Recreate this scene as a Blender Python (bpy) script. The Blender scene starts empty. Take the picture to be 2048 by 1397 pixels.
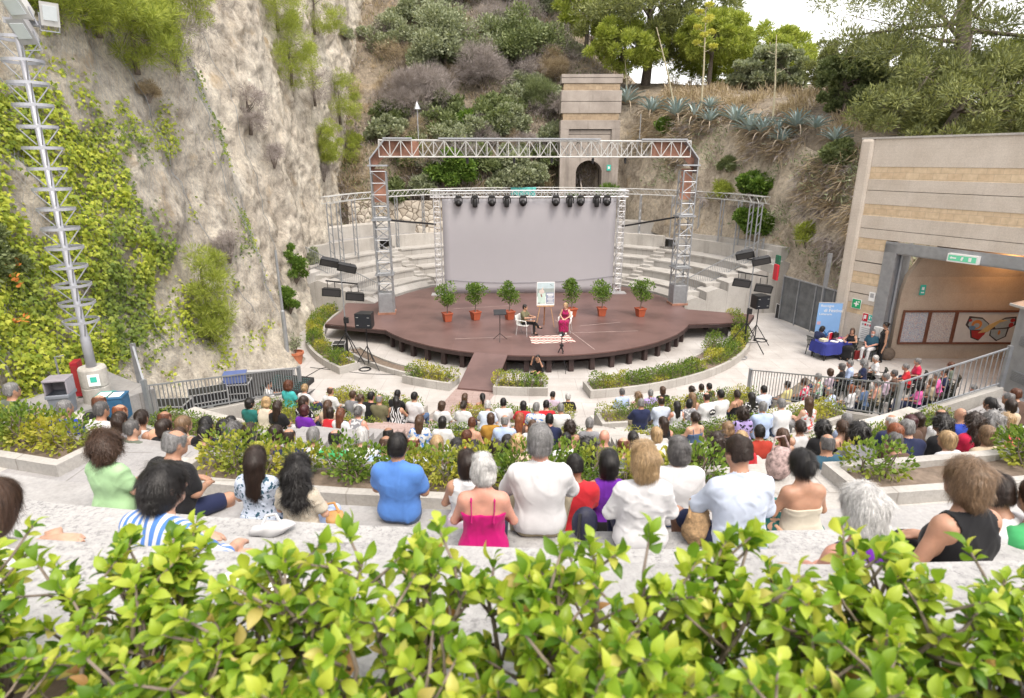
import bpy, math, random
import numpy as np
from mathutils import Vector, Matrix, noise
SC = bpy.context.scene
COL = SC.collection
rad, sin, cos, pi = math.radians, math.sin, math.cos, math.pi
random.seed(7)

# ---------------------------------------------------------------- camera, sky, sun, exposure
PITCH = 17.5
cam_d = bpy.data.cameras.new('camera'); cam = bpy.data.objects.new('camera', cam_d); COL.objects.link(cam)
cam.location = (0, 0, 0); cam.rotation_euler = (rad(90 - PITCH), 0, 0)
cam_d.sensor_width = 36; cam_d.lens = 1200 / 2048 * 36
cam_d.clip_start = 0.05; cam_d.clip_end = 2000
cam_d.dof.use_dof = True; cam_d.dof.focus_distance = 14.0; cam_d.dof.aperture_fstop = 3.4
SC.camera = cam
SUN_EL, SUN_AZ = 58, 150      # azimuth measured clockwise from +Y
w = bpy.data.worlds.new('World'); SC.world = w; w.use_nodes = True
nt = w.node_tree; bg = nt.nodes['Background']
sky = nt.nodes.new('ShaderNodeTexSky'); sky.sky_type = 'NISHITA'; sky.sun_disc = False
sky.sun_elevation = rad(SUN_EL); sky.sun_rotation = rad(SUN_AZ); sky.air_density = 1.0; sky.dust_density = 6.0; sky.ozone_density = 0.6
haze_mix = nt.nodes.new('ShaderNodeMix'); haze_mix.data_type = 'RGBA'; haze_mix.inputs[0].default_value = .72   # thin white overcast over the clear sky
haze_mix.inputs[7].default_value = (7.6, 7.35, 7.1, 1); nt.links.new(sky.outputs[0], haze_mix.inputs[6])
nt.links.new(haze_mix.outputs[2], bg.inputs[0]); bg.inputs[1].default_value = 0.15
sl = bpy.data.lights.new('sun', 'SUN'); sl.energy = 1.4; sl.angle = rad(25); sl.color = (1, .93, .83)
sun = bpy.data.objects.new('sun', sl); COL.objects.link(sun)
d = Vector((sin(rad(SUN_AZ)) * cos(rad(SUN_EL)), cos(rad(SUN_AZ)) * cos(rad(SUN_EL)), sin(rad(SUN_EL))))
sun.rotation_euler = d.to_track_quat('Z', 'Y').to_euler()
SC.view_settings.view_transform = 'Standard'; SC.view_settings.look = 'None'
SC.view_settings.exposure = 1.06; SC.view_settings.gamma = 1
SC.render.engine = 'CYCLES'
SC.cycles.max_bounces = 6; SC.cycles.diffuse_bounces = 3; SC.cycles.transparent_max_bounces = 8
SC.cycles.glossy_bounces = 2; SC.cycles.transmission_bounces = 3
try:
    SC.cycles.use_denoising = True
    SC.cycles.denoiser = 'OPENIMAGEDENOISE'
except Exception: pass
# ---------------------------------------------------------------- helpers
_cp, _sp = cos(rad(PITCH)), sin(rad(PITCH))
def ray(px, py):
    u = (px - 1024) / 1200; v = (698.5 - py) / 1200
    return Vector((u, _cp + v * _sp, -_sp + v * _cp))
def on_z(px, py, z):
    r = ray(px, py); return r * (z / r.z)
def at_y(px, py, y):
    r = ray(px, py); return r * (y / r.y)
CX, CY = 1.0, 30.0                 # centre of the round stage; every ring of the theatre is struck from it
FLOOR, DECK = -8.0, -7.25
def pol(R, deg, z):                # polar point about the stage centre, 0 deg faces the camera
    a = rad(deg); return Vector((CX + R * sin(a), CY - R * cos(a), z))
def to_pol(p):
    return math.hypot(p.x - CX, p.y - CY), math.degrees(math.atan2(p.x - CX, CY - p.y))

def tag(o, label=None, cat=None, group=None, kind=None):
    if label: o['label'] = label
    if cat: o['category'] = cat
    if group: o['group'] = group
    if kind: o['kind'] = kind
    return o
def thing(name, label, cat, loc=(0, 0, 0), rz=0.0, group=None):
    o = bpy.data.objects.new(name, None); COL.objects.link(o)
    o.empty_display_size = .1
    o.location = loc; o.rotation_euler = (0, 0, rz)
    return tag(o, label, cat, group)
def copy_tree(o, parent=None):
    c = o.copy(); COL.objects.link(c)
    if parent: c.parent = parent
    for ch in o.children: copy_tree(ch, c)
    return c

class MB:
    """collects vertices and faces, then links them as one mesh object"""
    def __init__(s): s.v = []; s.f = []; s.m = []
    def add(s, vs, fs, m=0):
        o = len(s.v); s.v.extend([tuple(p) for p in vs])
        s.f.extend([tuple(i + o for i in f) for f in fs]); s.m.extend([m] * len(fs)); return s
    def box(s, c, size, rz=0, m=0, M=None):
        x, y, z = size[0] / 2, size[1] / 2, size[2] / 2
        vs = [Vector((sx * x, sy * y, sz * z)) for sz in (-1, 1) for sy in (-1, 1) for sx in (-1, 1)]
        R = M if M is not None else Matrix.Rotation(rz, 3, 'Z')
        vs = [R @ p + Vector(c) for p in vs]
        return s.add(vs, [(0, 2, 3, 1), (4, 5, 7, 6), (0, 1, 5, 4), (2, 6, 7, 3), (0, 4, 6, 2), (1, 3, 7, 5)], m)
    def bar(s, a, b, wx, wy=None, m=0):
        a, b = Vector(a), Vector(b); d = b - a; L = d.length
        if L < 1e-6: return s
        q = d.to_track_quat('Z', 'Y').to_matrix()
        return s.box((a + b) / 2, (wx, wy or wx, L), M=q, m=m)
    def tube(s, pts, r, n=8, m=0, cap=True):
        pts = [Vector(p) for p in pts]; rs = r if isinstance(r, (list, tuple)) else [r] * len(pts)
        vs = []; fs = []
        up = Vector((0, 0, 1)); prev = None
        for i, p in enumerate(pts):
            t = (pts[min(i + 1, len(pts) - 1)] - pts[max(i - 1, 0)]).normalized()
            if prev is None:
                a = t.orthogonal().normalized()
            else:
                a = prev - t * prev.dot(t)
                a = a.normalized() if a.length > 1e-6 else t.orthogonal().normalized()
            prev = a; b = t.cross(a)
            for k in range(n):
                th = 2 * pi * k / n; vs.append(p + (a * cos(th) + b * sin(th)) * rs[i])
        for i in range(len(pts) - 1):
            for k in range(n):
                k2 = (k + 1) % n
                fs.append((i * n + k, i * n + k2, (i + 1) * n + k2, (i + 1) * n + k))
        if cap:
            fs.append(tuple(range(n - 1, -1, -1))); o = (len(pts) - 1) * n; fs.append(tuple(o + k for k in range(n)))
        return s.add(vs, fs, m)
    def lathe(s, prof, c=(0, 0, 0), n=16, m=0, cap=True):
        vs = []; fs = []
        for (r, z) in prof:
            for k in range(n):
                th = 2 * pi * k / n; vs.append((c[0] + r * cos(th), c[1] + r * sin(th), c[2] + z))
        for i in range(len(prof) - 1):
            for k in range(n):
                k2 = (k + 1) % n; fs.append((i * n + k, i * n + k2, (i + 1) * n + k2, (i + 1) * n + k))
        if cap:
            fs.append(tuple(range(n - 1, -1, -1))); o = (len(prof) - 1) * n; fs.append(tuple(o + k for k in range(n)))
        return s.add(vs, fs, m)
    def sector(s, prof, a0, a1, n=None, m=0, caps=True, base=None, mats=None):
        """profile [(R, z)...] swept about the stage centre from angle a0 to a1 (deg)"""
        n = n or max(2, int(abs(a1 - a0) / 2.5) + 1)
        P = list(prof)
        if base is not None: P = P + [(P[-1][0], base), (P[0][0], base)]
        k = len(P); vs = []; fs = []; ms = []
        for i in range(n + 1):
            a = a0 + (a1 - a0) * i / n
            vs += [pol(R, a, z) for R, z in P]
        for i in range(n):
            for j in range(k if base is not None else k - 1):
                j2 = (j + 1) % k
                fs.append((i * k + j, (i + 1) * k + j, (i + 1) * k + j2, i * k + j2))
                ms.append(mats[j] if mats and j < len(mats) else m)
        if caps and base is not None:
            fs.append(tuple(range(k))); fs.append(tuple(n * k + j for j in range(k - 1, -1, -1))); ms += [m, m]
        o = len(s.v); s.v.extend([tuple(p) for p in vs]); s.f.extend([tuple(i + o for i in f) for f in fs]); s.m.extend(ms)
        return s
    def prism(s, poly, z0, z1, m=0):
        n = len(poly); vs = [(x, y, z0) for x, y in poly] + [(x, y, z1) for x, y in poly]
        fs = [tuple(range(n - 1, -1, -1)), tuple(range(n, 2 * n))] + [(i, (i + 1) % n, n + (i + 1) % n, n + i) for i in range(n)]
        return s.add(vs, fs, m)
    def blob(s, c, r, n=8, m=0, sc=(1, 1, 1)):
        prof = [(max(1e-4, r * sin(pi * i / n)), -r * cos(pi * i / n)) for i in range(n + 1)]
        o = len(s.v); s.lathe(prof, n=n + 2, m=m, cap=False)
        for i in range(o, len(s.v)):
            x, y, z = s.v[i]; s.v[i] = (c[0] + x * sc[0], c[1] + y * sc[1], c[2] + z * sc[2])
        return s
    def build(s, name, mats, parent=None, smooth=False, bevel=0):
        me = bpy.data.meshes.new(name); me.from_pydata(s.v, [], s.f)
        mats = mats if isinstance(mats, (list, tuple)) else [mats]
        for mm in mats: me.materials.append(mm)
        if len(mats) > 1: me.polygons.foreach_set('material_index', s.m)
        if smooth: me.polygons.foreach_set('use_smooth', [True] * len(me.polygons))
        me.validate(); me.update()
        o = bpy.data.objects.new(name, me); COL.objects.link(o)
        if parent is not None: o.parent = parent
        if bevel:
            b = o.modifiers.new('bevel', 'BEVEL'); b.width = bevel; b.segments = 2; b.limit_method = 'ANGLE'
        return o
def np_mesh(name, v, f, mats, parent=None, smooth=True, mi=None):
    """mesh from numpy arrays; f is (n,3) or (n,4)"""
    me = bpy.data.meshes.new(name); v = np.asarray(v, np.float32); f = np.asarray(f, np.int32)
    k = f.shape[1]; me.vertices.add(len(v)); me.vertices.foreach_set('co', v.ravel())
    me.loops.add(f.size); me.loops.foreach_set('vertex_index', f.ravel())
    me.polygons.add(len(f)); me.polygons.foreach_set('loop_start', np.arange(0, f.size, k, dtype=np.int32))
    me.polygons.foreach_set('loop_total', np.full(len(f), k, np.int32))
    for mm in (mats if isinstance(mats, (list, tuple)) else [mats]): me.materials.append(mm)
    if mi is not None: me.polygons.foreach_set('material_index', np.asarray(mi, np.int32))
    me.polygons.foreach_set('use_smooth', np.full(len(f), bool(smooth)))
    me.update(calc_edges=True)
    o = bpy.data.objects.new(name, me); COL.objects.link(o)
    if parent is not None: o.parent = parent
    return o
def text_mesh(body, size, m, name, parent=None, loc=(0, 0, 0), rot=(pi / 2, 0, 0), align='CENTER', ext=.002):
    cu = bpy.data.curves.new(name, 'FONT'); cu.body = body; cu.size = size; cu.align_x = align; cu.extrude = ext
    o = bpy.data.objects.new(name, cu); COL.objects.link(o)
    dg = bpy.context.evaluated_depsgraph_get(); me = bpy.data.meshes.new_from_object(o.evaluated_get(dg))
    bpy.data.objects.remove(o); me.materials.clear(); me.materials.append(m)
    q = bpy.data.objects.new(name, me); COL.objects.link(q); q.location = loc; q.rotation_euler = rot
    if parent is not None: q.parent = parent
    return q

# ---------------------------------------------------------------- materials
def _n(nt, t, **kw):
    n = nt.nodes.new(t)
    for k, v in kw.items():
        if k in n.inputs: n.inputs[k].default_value = v
        else: setattr(n, k, v)
    return n
def ramp(nt, fac, stops):
    r = nt.nodes.new('ShaderNodeValToRGB'); e = r.color_ramp.elements
    while len(e) < len(stops): e.new(.5)
    for i, (p, c) in enumerate(stops): e[i].position = p; e[i].color = (*c, 1)
    nt.links.new(fac, r.inputs[0]); return r.outputs[0]
def mixc(nt, fac, a, b, mode='MIX'):
    m = nt.nodes.new('ShaderNodeMix'); m.data_type = 'RGBA'; m.blend_type = mode
    for sock, val in ((m.inputs[0], fac), (m.inputs[6], a), (m.inputs[7], b)):
        if hasattr(val, 'is_linked'): nt.links.new(val, sock)
        elif isinstance(val, (int, float)): sock.default_value = val
        else: sock.default_value = (*val, 1)
    return m.outputs[2]
def new_mat(name):
    m = bpy.data.materials.new(name); m.use_nodes = True
    nt = m.node_tree; b = nt.nodes['Principled BSDF']; return m, nt, b
def noise_fac(nt, scale, detail=4, coord='Object', rough=.6, stretch=None):
    tc = nt.nodes.new('ShaderNodeTexCoord'); o = tc.outputs[coord]
    if coord == 'World':
        g = nt.nodes.new('ShaderNodeNewGeometry'); o = g.outputs['Position']
    if stretch:
        mp = nt.nodes.new('ShaderNodeMapping'); mp.inputs['Scale'].default_value = stretch; nt.links.new(o, mp.inputs[0]); o = mp.outputs[0]
    n = _n(nt, 'ShaderNodeTexNoise', Scale=scale, Detail=detail, Roughness=rough); nt.links.new(o, n.inputs[0])
    return n.outputs[0]
def wpos(nt):
    return nt.nodes.new('ShaderNodeNewGeometry').outputs['Position']
def bump(nt, b, fac, strength=.2, dist=.02):
    bp = nt.nodes.new('ShaderNodeBump'); bp.inputs['Strength'].default_value = strength; bp.inputs['Distance'].default_value = dist
    nt.links.new(fac, bp.inputs['Height']); nt.links.new(bp.outputs[0], b.inputs['Normal'])
_MC = {}
def M(name, col, rough=.7, var=.12, scale=6, metal=0, bmp=.15, spec=.4, coord='Object', trans=0):
    """plain surface with a little procedural mottling"""
    if name in _MC: return _MC[name]
    m, nt, b = new_mat(name)
    f = noise_fac(nt, scale, 5)
    lo = tuple(max(0, c * (1 - var)) for c in col); hi = tuple(min(1, c * (1 + var)) for c in col)
    nt.links.new(ramp(nt, f, [(.3, lo), (.7, hi)]), b.inputs['Base Color'])
    b.inputs['Roughness'].default_value = rough; b.inputs['Metallic'].default_value = metal
    b.inputs['Specular IOR Level'].default_value = spec
    if bmp: bump(nt, b, noise_fac(nt, scale * 6, 4), bmp, .01)
    _MC[name] = m; return m
def concrete(name, c0, c1, stain=.35, joints=None, tint=(.10, .09, .08), rough=.85, speck=0, sh=1.0):
    """pale cast stone: cloudy tone, weather stains running down upright faces, optional slab joints"""
    m, nt, b = new_mat(name); L = nt.links
    P = wpos(nt)
    def nz(scale, detail, stretch=None, rough=.6):
        o = P
        if stretch:
            mp = nt.nodes.new('ShaderNodeMapping'); mp.inputs['Scale'].default_value = stretch; L.new(P, mp.inputs[0]); o = mp.outputs[0]
        n = _n(nt, 'ShaderNodeTexNoise', Scale=scale, Detail=detail, Roughness=rough); L.new(o, n.inputs[0]); return n.outputs[0]
    col = ramp(nt, nz(.9, 6), [(.32, c0), (.68, c1)])
    streak = ramp(nt, nz(1.6, 5, (1, 1, .12), .65), [(.52, (0, 0, 0)), (.72, (1, 1, 1))])
    f = nt.nodes.new('ShaderNodeMath'); f.operation = 'MULTIPLY'; f.inputs[1].default_value = stain; L.new(streak, f.inputs[0])
    col = mixc(nt, f.outputs[0], col, tint)
    fine = ramp(nt, nz(24, 6, None, .7), [(.35, (.86, .86, .86)), (.65, (1.06, 1.06, 1.06))])
    col = mixc(nt, 1.0, col, fine, 'MULTIPLY')
    if speck:
        sp = ramp(nt, nz(26, 6, None, .78), [(.50, (0, 0, 0)), (.62, (1, 1, 1))])
        g = nt.nodes.new('ShaderNodeMath'); g.operation = 'MULTIPLY'; g.inputs[1].default_value = speck; L.new(mixc(nt, 1, sp, ramp(nt, nz(1.1, 4), [(.35, (.25, .25, .25)), (.65, (1.2, 1.2, 1.2))]), 'MULTIPLY'), g.inputs[0])
        col = mixc(nt, g.outputs[0], col, (.13, .125, .13))
    if joints:
        br = nt.nodes.new('ShaderNodeTexBrick'); br.offset = .5
        for k, v in (('Scale', 1.0), ('Mortar Size', .012), ('Brick Width', joints[0]), ('Row Height', joints[1]), ('Bias', 0), ('Mortar Smooth', .3)): br.inputs[k].default_value = v
        br.inputs['Color1'].default_value = (1, 1, 1, 1); br.inputs['Color2'].default_value = (.93, .92, .91, 1); br.inputs['Mortar'].default_value = (.72, .7, .68, 1)
        L.new(P, br.inputs[0]); col = mixc(nt, 1.0, col, br.outputs[0], 'MULTIPLY')
    L.new(col, b.inputs['Base Color']); b.inputs['Roughness'].default_value = rough
    bump(nt, b, nz(30, 6, None, .7), .25 * sh, .02)
    return m
MAT_FLOOR = concrete('arena_paving', (.40, .375, .36), (.52, .50, .485), .12, (1.2, 1.2), (.30, .25, .22))
MAT_STONE = concrete('cast_stone', (.40, .375, .345), (.51, .49, .46), .35)
MAT_BENCH = concrete('bench_stone', (.38, .362, .34), (.47, .455, .435), .25, (1.1, 1.1))
MAT_WALK = concrete('walkway_concrete', (.27, .265, .27), (.37, .36, .36), .2, (1.6, 1.6))
MAT_STEP = concrete('grey_step_concrete', (.30, .295, .295), (.40, .39, .385), .2)
MAT_LICHEN = concrete('lichen_stone', (.33, .325, .325), (.46, .455, .45), .25, None, (.2, .2, .2), .9, .75, 2)
MAT_SOIL = M('dry_soil', (.17, .13, .10), .95, .35, 9, bmp=.7)
MAT_PATH = concrete('pink_path', (.33, .24, .22), (.42, .32, .30), .15, (.4, .2))
MAT_STEEL = M('galvanised_steel', (.36, .375, .40), .45, .12, 5, .6)
MAT_WHITESTEEL = M('white_painted_steel', (.50, .50, .49), .5, .08, 6, .1)
MAT_ALU = M('aluminium_truss', (.66, .66, .68), .4, .06, 5, .6)
MAT_BLACK = M('black_plastic', (.02, .02, .022), .45, .2, 8)
MAT_DARKMETAL = M('black_metal', (.025, .025, .028), .4, .2, 8, .3)
MAT_WHITE = M('white_plastic', (.75, .75, .74), .4, .03, 4)
MAT_PAPER = M('white_paper', (.78, .78, .77), .7, .03, 4)
MAT_WOOD = M('brown_wood', (.33, .15, .07), .6, .25, 12)
MAT_RUST = M('rusty_sheet', (.33, .17, .12), .8, .45, 2.2)
MAT_GLASS = M('lamp_glass', (.55, .60, .62), .15, .05, 3, spec=.7)

def leaf_mat(name, stops, trans=.35, patch=None, patch_scale=.7, rough=.55, patch_w=.55):
    """leaves: each leaf (mesh island) takes its own tone; 'patch' tones come in drifts"""
    m, nt, b = new_mat(name); L = nt.links
    g = nt.nodes.new('ShaderNodeNewGeometry')
    col = ramp(nt, g.outputs['Random Per Island'], stops)
    if patch:
        n = _n(nt, 'ShaderNodeTexNoise', Scale=patch_scale, Detail=2); L.new(g.outputs['Position'], n.inputs[0])
        col2 = ramp(nt, g.outputs['Random Per Island'], patch)
        f = ramp(nt, n.outputs[0], [(.47, (0, 0, 0)), (.6, (patch_w,) * 3)])
        col = mixc(nt, f, col, col2)
    L.new(col, b.inputs['Base Color']); b.inputs['Roughness'].default_value = rough; b.inputs['Specular IOR Level'].default_value = .35
    if trans:
        t = nt.nodes.new('ShaderNodeBsdfTranslucent'); L.new(mixc(nt, 1, col, (1.25, 1.25, .7), 'MULTIPLY'), t.inputs[0])
        mx = nt.nodes.new('ShaderNodeMixShader'); mx.inputs[0].default_value = trans
        out = nt.nodes['Material Output']; L.new(b.outputs[0], mx.inputs[1]); L.new(t.outputs[0], mx.inputs[2]); L.new(mx.outputs[0], out.inputs[0])
    return m
MAT_HEDGE = leaf_mat('hedge_leaves', [(0, (.06, .12, .018)), (.5, (.13, .21, .028)), (1, (.22, .30, .05))], .3,
                     [(0, (.30, .31, .035)), (.6, (.46, .42, .05)), (1, (.56, .51, .13))], .9, patch_w=.9)
MAT_IVY = leaf_mat('ivy_leaves', [(0, (.16, .23, .02)), (.5, (.33, .39, .04)), (1, (.50, .53, .07))], .3,
                   [(0, (.08, .14, .03)), (1, (.18, .25, .05))], .35, patch_w=.8)
MAT_PINE = leaf_mat('pine_needles', [(0, (.18, .235, .04)), (.5, (.32, .38, .07)), (1, (.47, .51, .11))], .3)
MAT_PINE_DARK = leaf_mat('dark_pine_needles', [(0, (.10, .12, .05)), (.5, (.19, .215, .08)), (1, (.30, .32, .11))], .25)
MAT_OLIVE = leaf_mat('grey_green_leaves', [(0, (.17, .20, .125)), (.5, (.28, .315, .20)), (1, (.40, .43, .29))], .25)
MAT_OAK = leaf_mat('dark_green_leaves', [(0, (.085, .115, .045)), (.5, (.16, .20, .085)), (1, (.26, .30, .14))], .25)
MAT_GREEN = leaf_mat('fresh_green_leaves', [(0, (.06, .12, .02)), (.5, (.12, .21, .035)), (1, (.21, .31, .06))], .3)
MAT_TWIG = leaf_mat('bare_twigs', [(0, (.22, .19, .185)), (.5, (.33, .29, .28)), (1, (.45, .40, .385))], .1)
MAT_DRY = leaf_mat('dry_grass', [(0, (.26, .20, .13)), (.5, (.40, .32, .22)), (1, (.54, .45, .33))], .2)
MAT_AGAVE = leaf_mat('agave_leaves', [(0, (.22, .29, .29)), (.5, (.33, .41, .41)), (1, (.44, .51, .50))], .05, rough=.55)
MAT_DEADAG = leaf_mat('dead_agave_leaves', [(0, (.30, .24, .17)), (1, (.52, .45, .36))], .05)
MAT_BARK = M('grey_bark', (.17, .14, .12), .9, .4, 9, bmp=.6)
MAT_STEM = M('hedge_stem', (.20, .16, .13), .85, .3, 20, bmp=.4)

def rock(name, tones, net=0):
    m, nt, b = new_mat(name); L = nt.links; P = wpos(nt)
    def nz(scale, detail, rough=.65, stretch=(1, 1, 1)):
        mp = nt.nodes.new('ShaderNodeMapping'); mp.inputs['Scale'].default_value = stretch; L.new(P, mp.inputs[0])
        n = _n(nt, 'ShaderNodeTexNoise', Scale=scale, Detail=detail, Roughness=rough, Distortion=.6); L.new(mp.outputs[0], n.inputs[0]); return n.outputs[0]
    col = ramp(nt, nz(.5, 9, .74, (1, 1, .75)), tones)
    fine = ramp(nt, nz(3.0, 8, .75), [(.36, (.58, .55, .53)), (.47, (.90, .885, .87)), (.62, (1.12, 1.10, 1.06))])
    col = mixc(nt, 1, col, fine, 'MULTIPLY')
    grit = ramp(nt, nz(13, 7, .8), [(.38, (.78, .765, .75)), (.5, (1.02, 1.02, 1.01)), (.66, (1.14, 1.13, 1.10))]); col = mixc(nt, .85, col, grit, 'MULTIPLY')
    warm = ramp(nt, nz(.8, 5), [(.58, (0, 0, 0)), (.72, (.6, .6, .6))])
    col = mixc(nt, warm, col, (.50, .36, .20))
    vein = ramp(nt, nz(1.1, 9, .7, (1, 1, .7)), [(.478, (1, 1, 1)), (.496, (.62, .60, .58)), (.514, (1, 1, 1))]); col = mixc(nt, .5, col, vein, 'MULTIPLY')
    run = ramp(nt, nz(1.5, 6, .65, (1, 1, .14)), [(.5, (1, 1, 1)), (.68, (.74, .72, .71))]); col = mixc(nt, .45, col, run, 'MULTIPLY')
    L.new(col, b.inputs['Base Color']); b.inputs['Roughness'].default_value = .92; b.inputs['Specular IOR Level'].default_value = .2
    bump(nt, b, nz(5.5, 12, .82), 1.0, .16)
    return m
MAT_CLIFF = rock('limestone_cliff', [(.36, (.40, .355, .30)), (.45, (.60, .55, .48)), (.53, (.73, .68, .60)), (.64, (.80, .76, .68))])
MAT_CLIFF2 = rock('ochre_rock', [(.34, (.31, .265, .215)), (.45, (.49, .43, .355)), (.55, (.64, .57, .47)), (.66, (.74, .67, .57))])
MAT_SCRUB = rock('scrub_earth', [(.30, (.16, .14, .11)), (.45, (.26, .225, .18)), (.60, (.36, .31, .25)), (.75, (.46, .40, .33))])
# ---------------------------------------------------------------- ground and terraces of the theatre
def struct(mb, name, mats, **k):
    o = mb.build(name, mats, **k); o['kind'] = 'structure'; return o
b = MB(); b.add([(-40, 4, FLOOR - .02), (60, 4, FLOOR - .02), (60, 120, FLOOR - .02), (-40, 120, FLOOR - .02)], [(0, 1, 2, 3)]); struct(b, 'ground', MAT_SCRUB)
b = MB(); b.sector([(0.01, FLOOR), (13.5, FLOOR)], 60, 300, 60); b.sector([(0.01, FLOOR), (13.2, FLOOR)], -60, 60, 40)
b.add([(11.5, 17.5, FLOOR + .004), (34, 10, FLOOR + .004), (34, 24, FLOOR + .004), (17, 26, FLOOR + .004), (14, 31, FLOOR + .004), (11, 30, FLOOR + .004)], [(0, 1, 2, 3, 4, 5)])
b.add([(-10.2, 14, FLOOR + .004), (-6, 14, FLOOR + .004), (-6.5, 22, FLOOR + .004), (-8, 27, FLOOR + .004), (-9.6, 36, FLOOR + .004), (-11.4, 36, FLOOR + .004), (-9.6, 23, FLOOR + .004)], [(0, 1, 2, 3, 4, 5, 6)])
struct(b, 'arena_floor', MAT_FLOOR)

RB = [12.95, 15.65, 18.45, 21.0, 23.0]                 # front edge of each bench row
ZF = [FLOOR + .84 * k for k in range(6)]               # foot level of each row; ZF[5] is not used as floor
WALK = -3.3
BLOCKS = [(-29, -15.5), (-11.5, 3.5), (6.3, 29)]
UP = [(25.6, -2.85), (26.5, -2.42), (27.3, -1.98), (28.0, -1.54)]
for a0, a1 in BLOCKS:
    P = [(12.6, FLOOR + .01)]
    for k in range(5):
        zs = ZF[k] + .43
        nxt = ZF[k + 1] if k < 4 else WALK
        if k: P += [(RB[k] - .42, ZF[k - 1] + .31), (RB[k] - .42, ZF[k])]
        P += [(RB[k], ZF[k] + (.01 if k == 0 else 0)), (RB[k], zs - .08), (RB[k] - .03, zs - .08), (RB[k] - .03, zs), ((RB[k] + .47) if k < 4 else 24.2, zs), ((RB[k] + .47) if k < 4 else 24.2, zs - .12 if k < 4 else WALK)]
    P += [(25.0, WALK)]
    b = MB(); b.sector(P, a0, a1, base=FLOOR - .3); struct(b, 'terrace', [MAT_STONE])
for i, (a0, a1) in enumerate([(-15.5, -11.5), (3.5, 6.3)]):
  n = 28
  for s0, s1 in ((0, 13), (13, 28)):
    P = [(12.6, FLOOR + .01)] if s0 == 0 else []
    for s in range(s0, s1):
        R = 12.95 + (24.6 - 12.95) * s / n; z0 = FLOOR + (WALK - FLOOR) * s / n; z1 = FLOOR + (WALK - FLOOR) * (s + 1) / n
        P += [(R, max(z0, FLOOR + .01)), (R, z1)]
    if s1 == n: P += [(25.0, WALK)]
    else: P += [(12.95 + (24.6 - 12.95) * s1 / n, P[-1][1])]
    b = MB(); b.sector(P, a0, a1, base=FLOOR - .3); struct(b, 'stairs', (MAT_PATH if s0 == 0 else MAT_WALK) if i == 0 else MAT_BENCH)
b = MB(); b.sector([(25.0, WALK), (25.6, WALK)], -34, 40); struct(b, 'walkway', MAT_WALK)
P = [(25.6, WALK - .5)]
for i, (R, z) in enumerate(UP):
    P += [(R, z - .07), (R - .025, z - .07), (R - .025, z)]
    P += [(UP[i + 1][0] if i < 3 else 28.58, z)]
b = MB(); b.sector(P[:5], -34, 40, base=-5); struct(b, 'lower_step', MAT_STEP); b = MB(); b.sector([(26.5, -2.9)] + P[5:], -34, 40, base=-5); struct(b, 'upper_terrace', MAT_LICHEN)
b = MB(); b.sector([(29.75, -1.72), (34, -1.72)], -40, 40); struct(b, 'path', MAT_WALK)
# landings at both ends
b = MB(); b.sector([(19.3, -5.1), (22.4, -5.1), (22.4, -4.3), (23.6, -4.3), (23.6, WALK), (25.0, WALK)], -50, -29.0, base=FLOOR - .3); struct(b, 'landing', MAT_WALK)
b = MB(); b.sector([(19.6, -5.6), (22.4, -5.6), (22.4, -4.6), (23.6, -4.6), (23.6, WALK), (25.0, WALK)], 29.0, 50, base=FLOOR - .3); struct(b, 'landing', MAT_WALK)

# ---------------------------------------------------------------- planters
def planter(R0, R1, a0, a1, zb, zt, label, group, wall=.12, soil=.07):
    root = thing('planter', label, 'planter', pol((R0 + R1) / 2, (a0 + a1) / 2, zb), 0, group)
    off = root.location
    da = math.degrees(wall / R1)
    b = MB()
    b.sector([(R0, zb), (R0, zt), (R0 + wall, zt), (R0 + wall, zb)], a0 + da, a1 - da, base=zb)
    b.sector([(R1 - wall, zb), (R1 - wall, zt), (R1, zt), (R1, zb)], a0 + da, a1 - da, base=zb)
    for s, e in ((a0, a0 + da), (a1 - da, a1)): b.sector([(R0, zb), (R0, zt + .002), (R1, zt + .002), (R1, zb)], s, e, 2, base=zb)
    b.v = [(x - off.x, y - off.y, z - off.z) for x, y, z in b.v]
    b.build('kerb', MAT_BENCH, root)
    s_ = MB(); n = max(3, int((a1 - a0) * R1 / 57 / .12)); m_ = 8
    for i in range(n + 1):
        for j in range(m_ + 1):
            p = pol(R0 + wall + (R1 - R0 - 2 * wall) * j / m_, a0 + da + (a1 - a0 - 2 * da) * i / n, zt - soil)
            p.z += .035 * noise.noise(p * 3.1) + .02 * noise.noise(p * 9)
            s_.v.append(tuple(p - off))
    for i in range(n):
        for j in range(m_): o = i * (m_ + 1) + j; s_.f.append((o, o + m_ + 1, o + m_ + 2, o + 1)); s_.m.append(0)
    s_.build('soil', MAT_SOIL, root, smooth=True)
    return root

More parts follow.
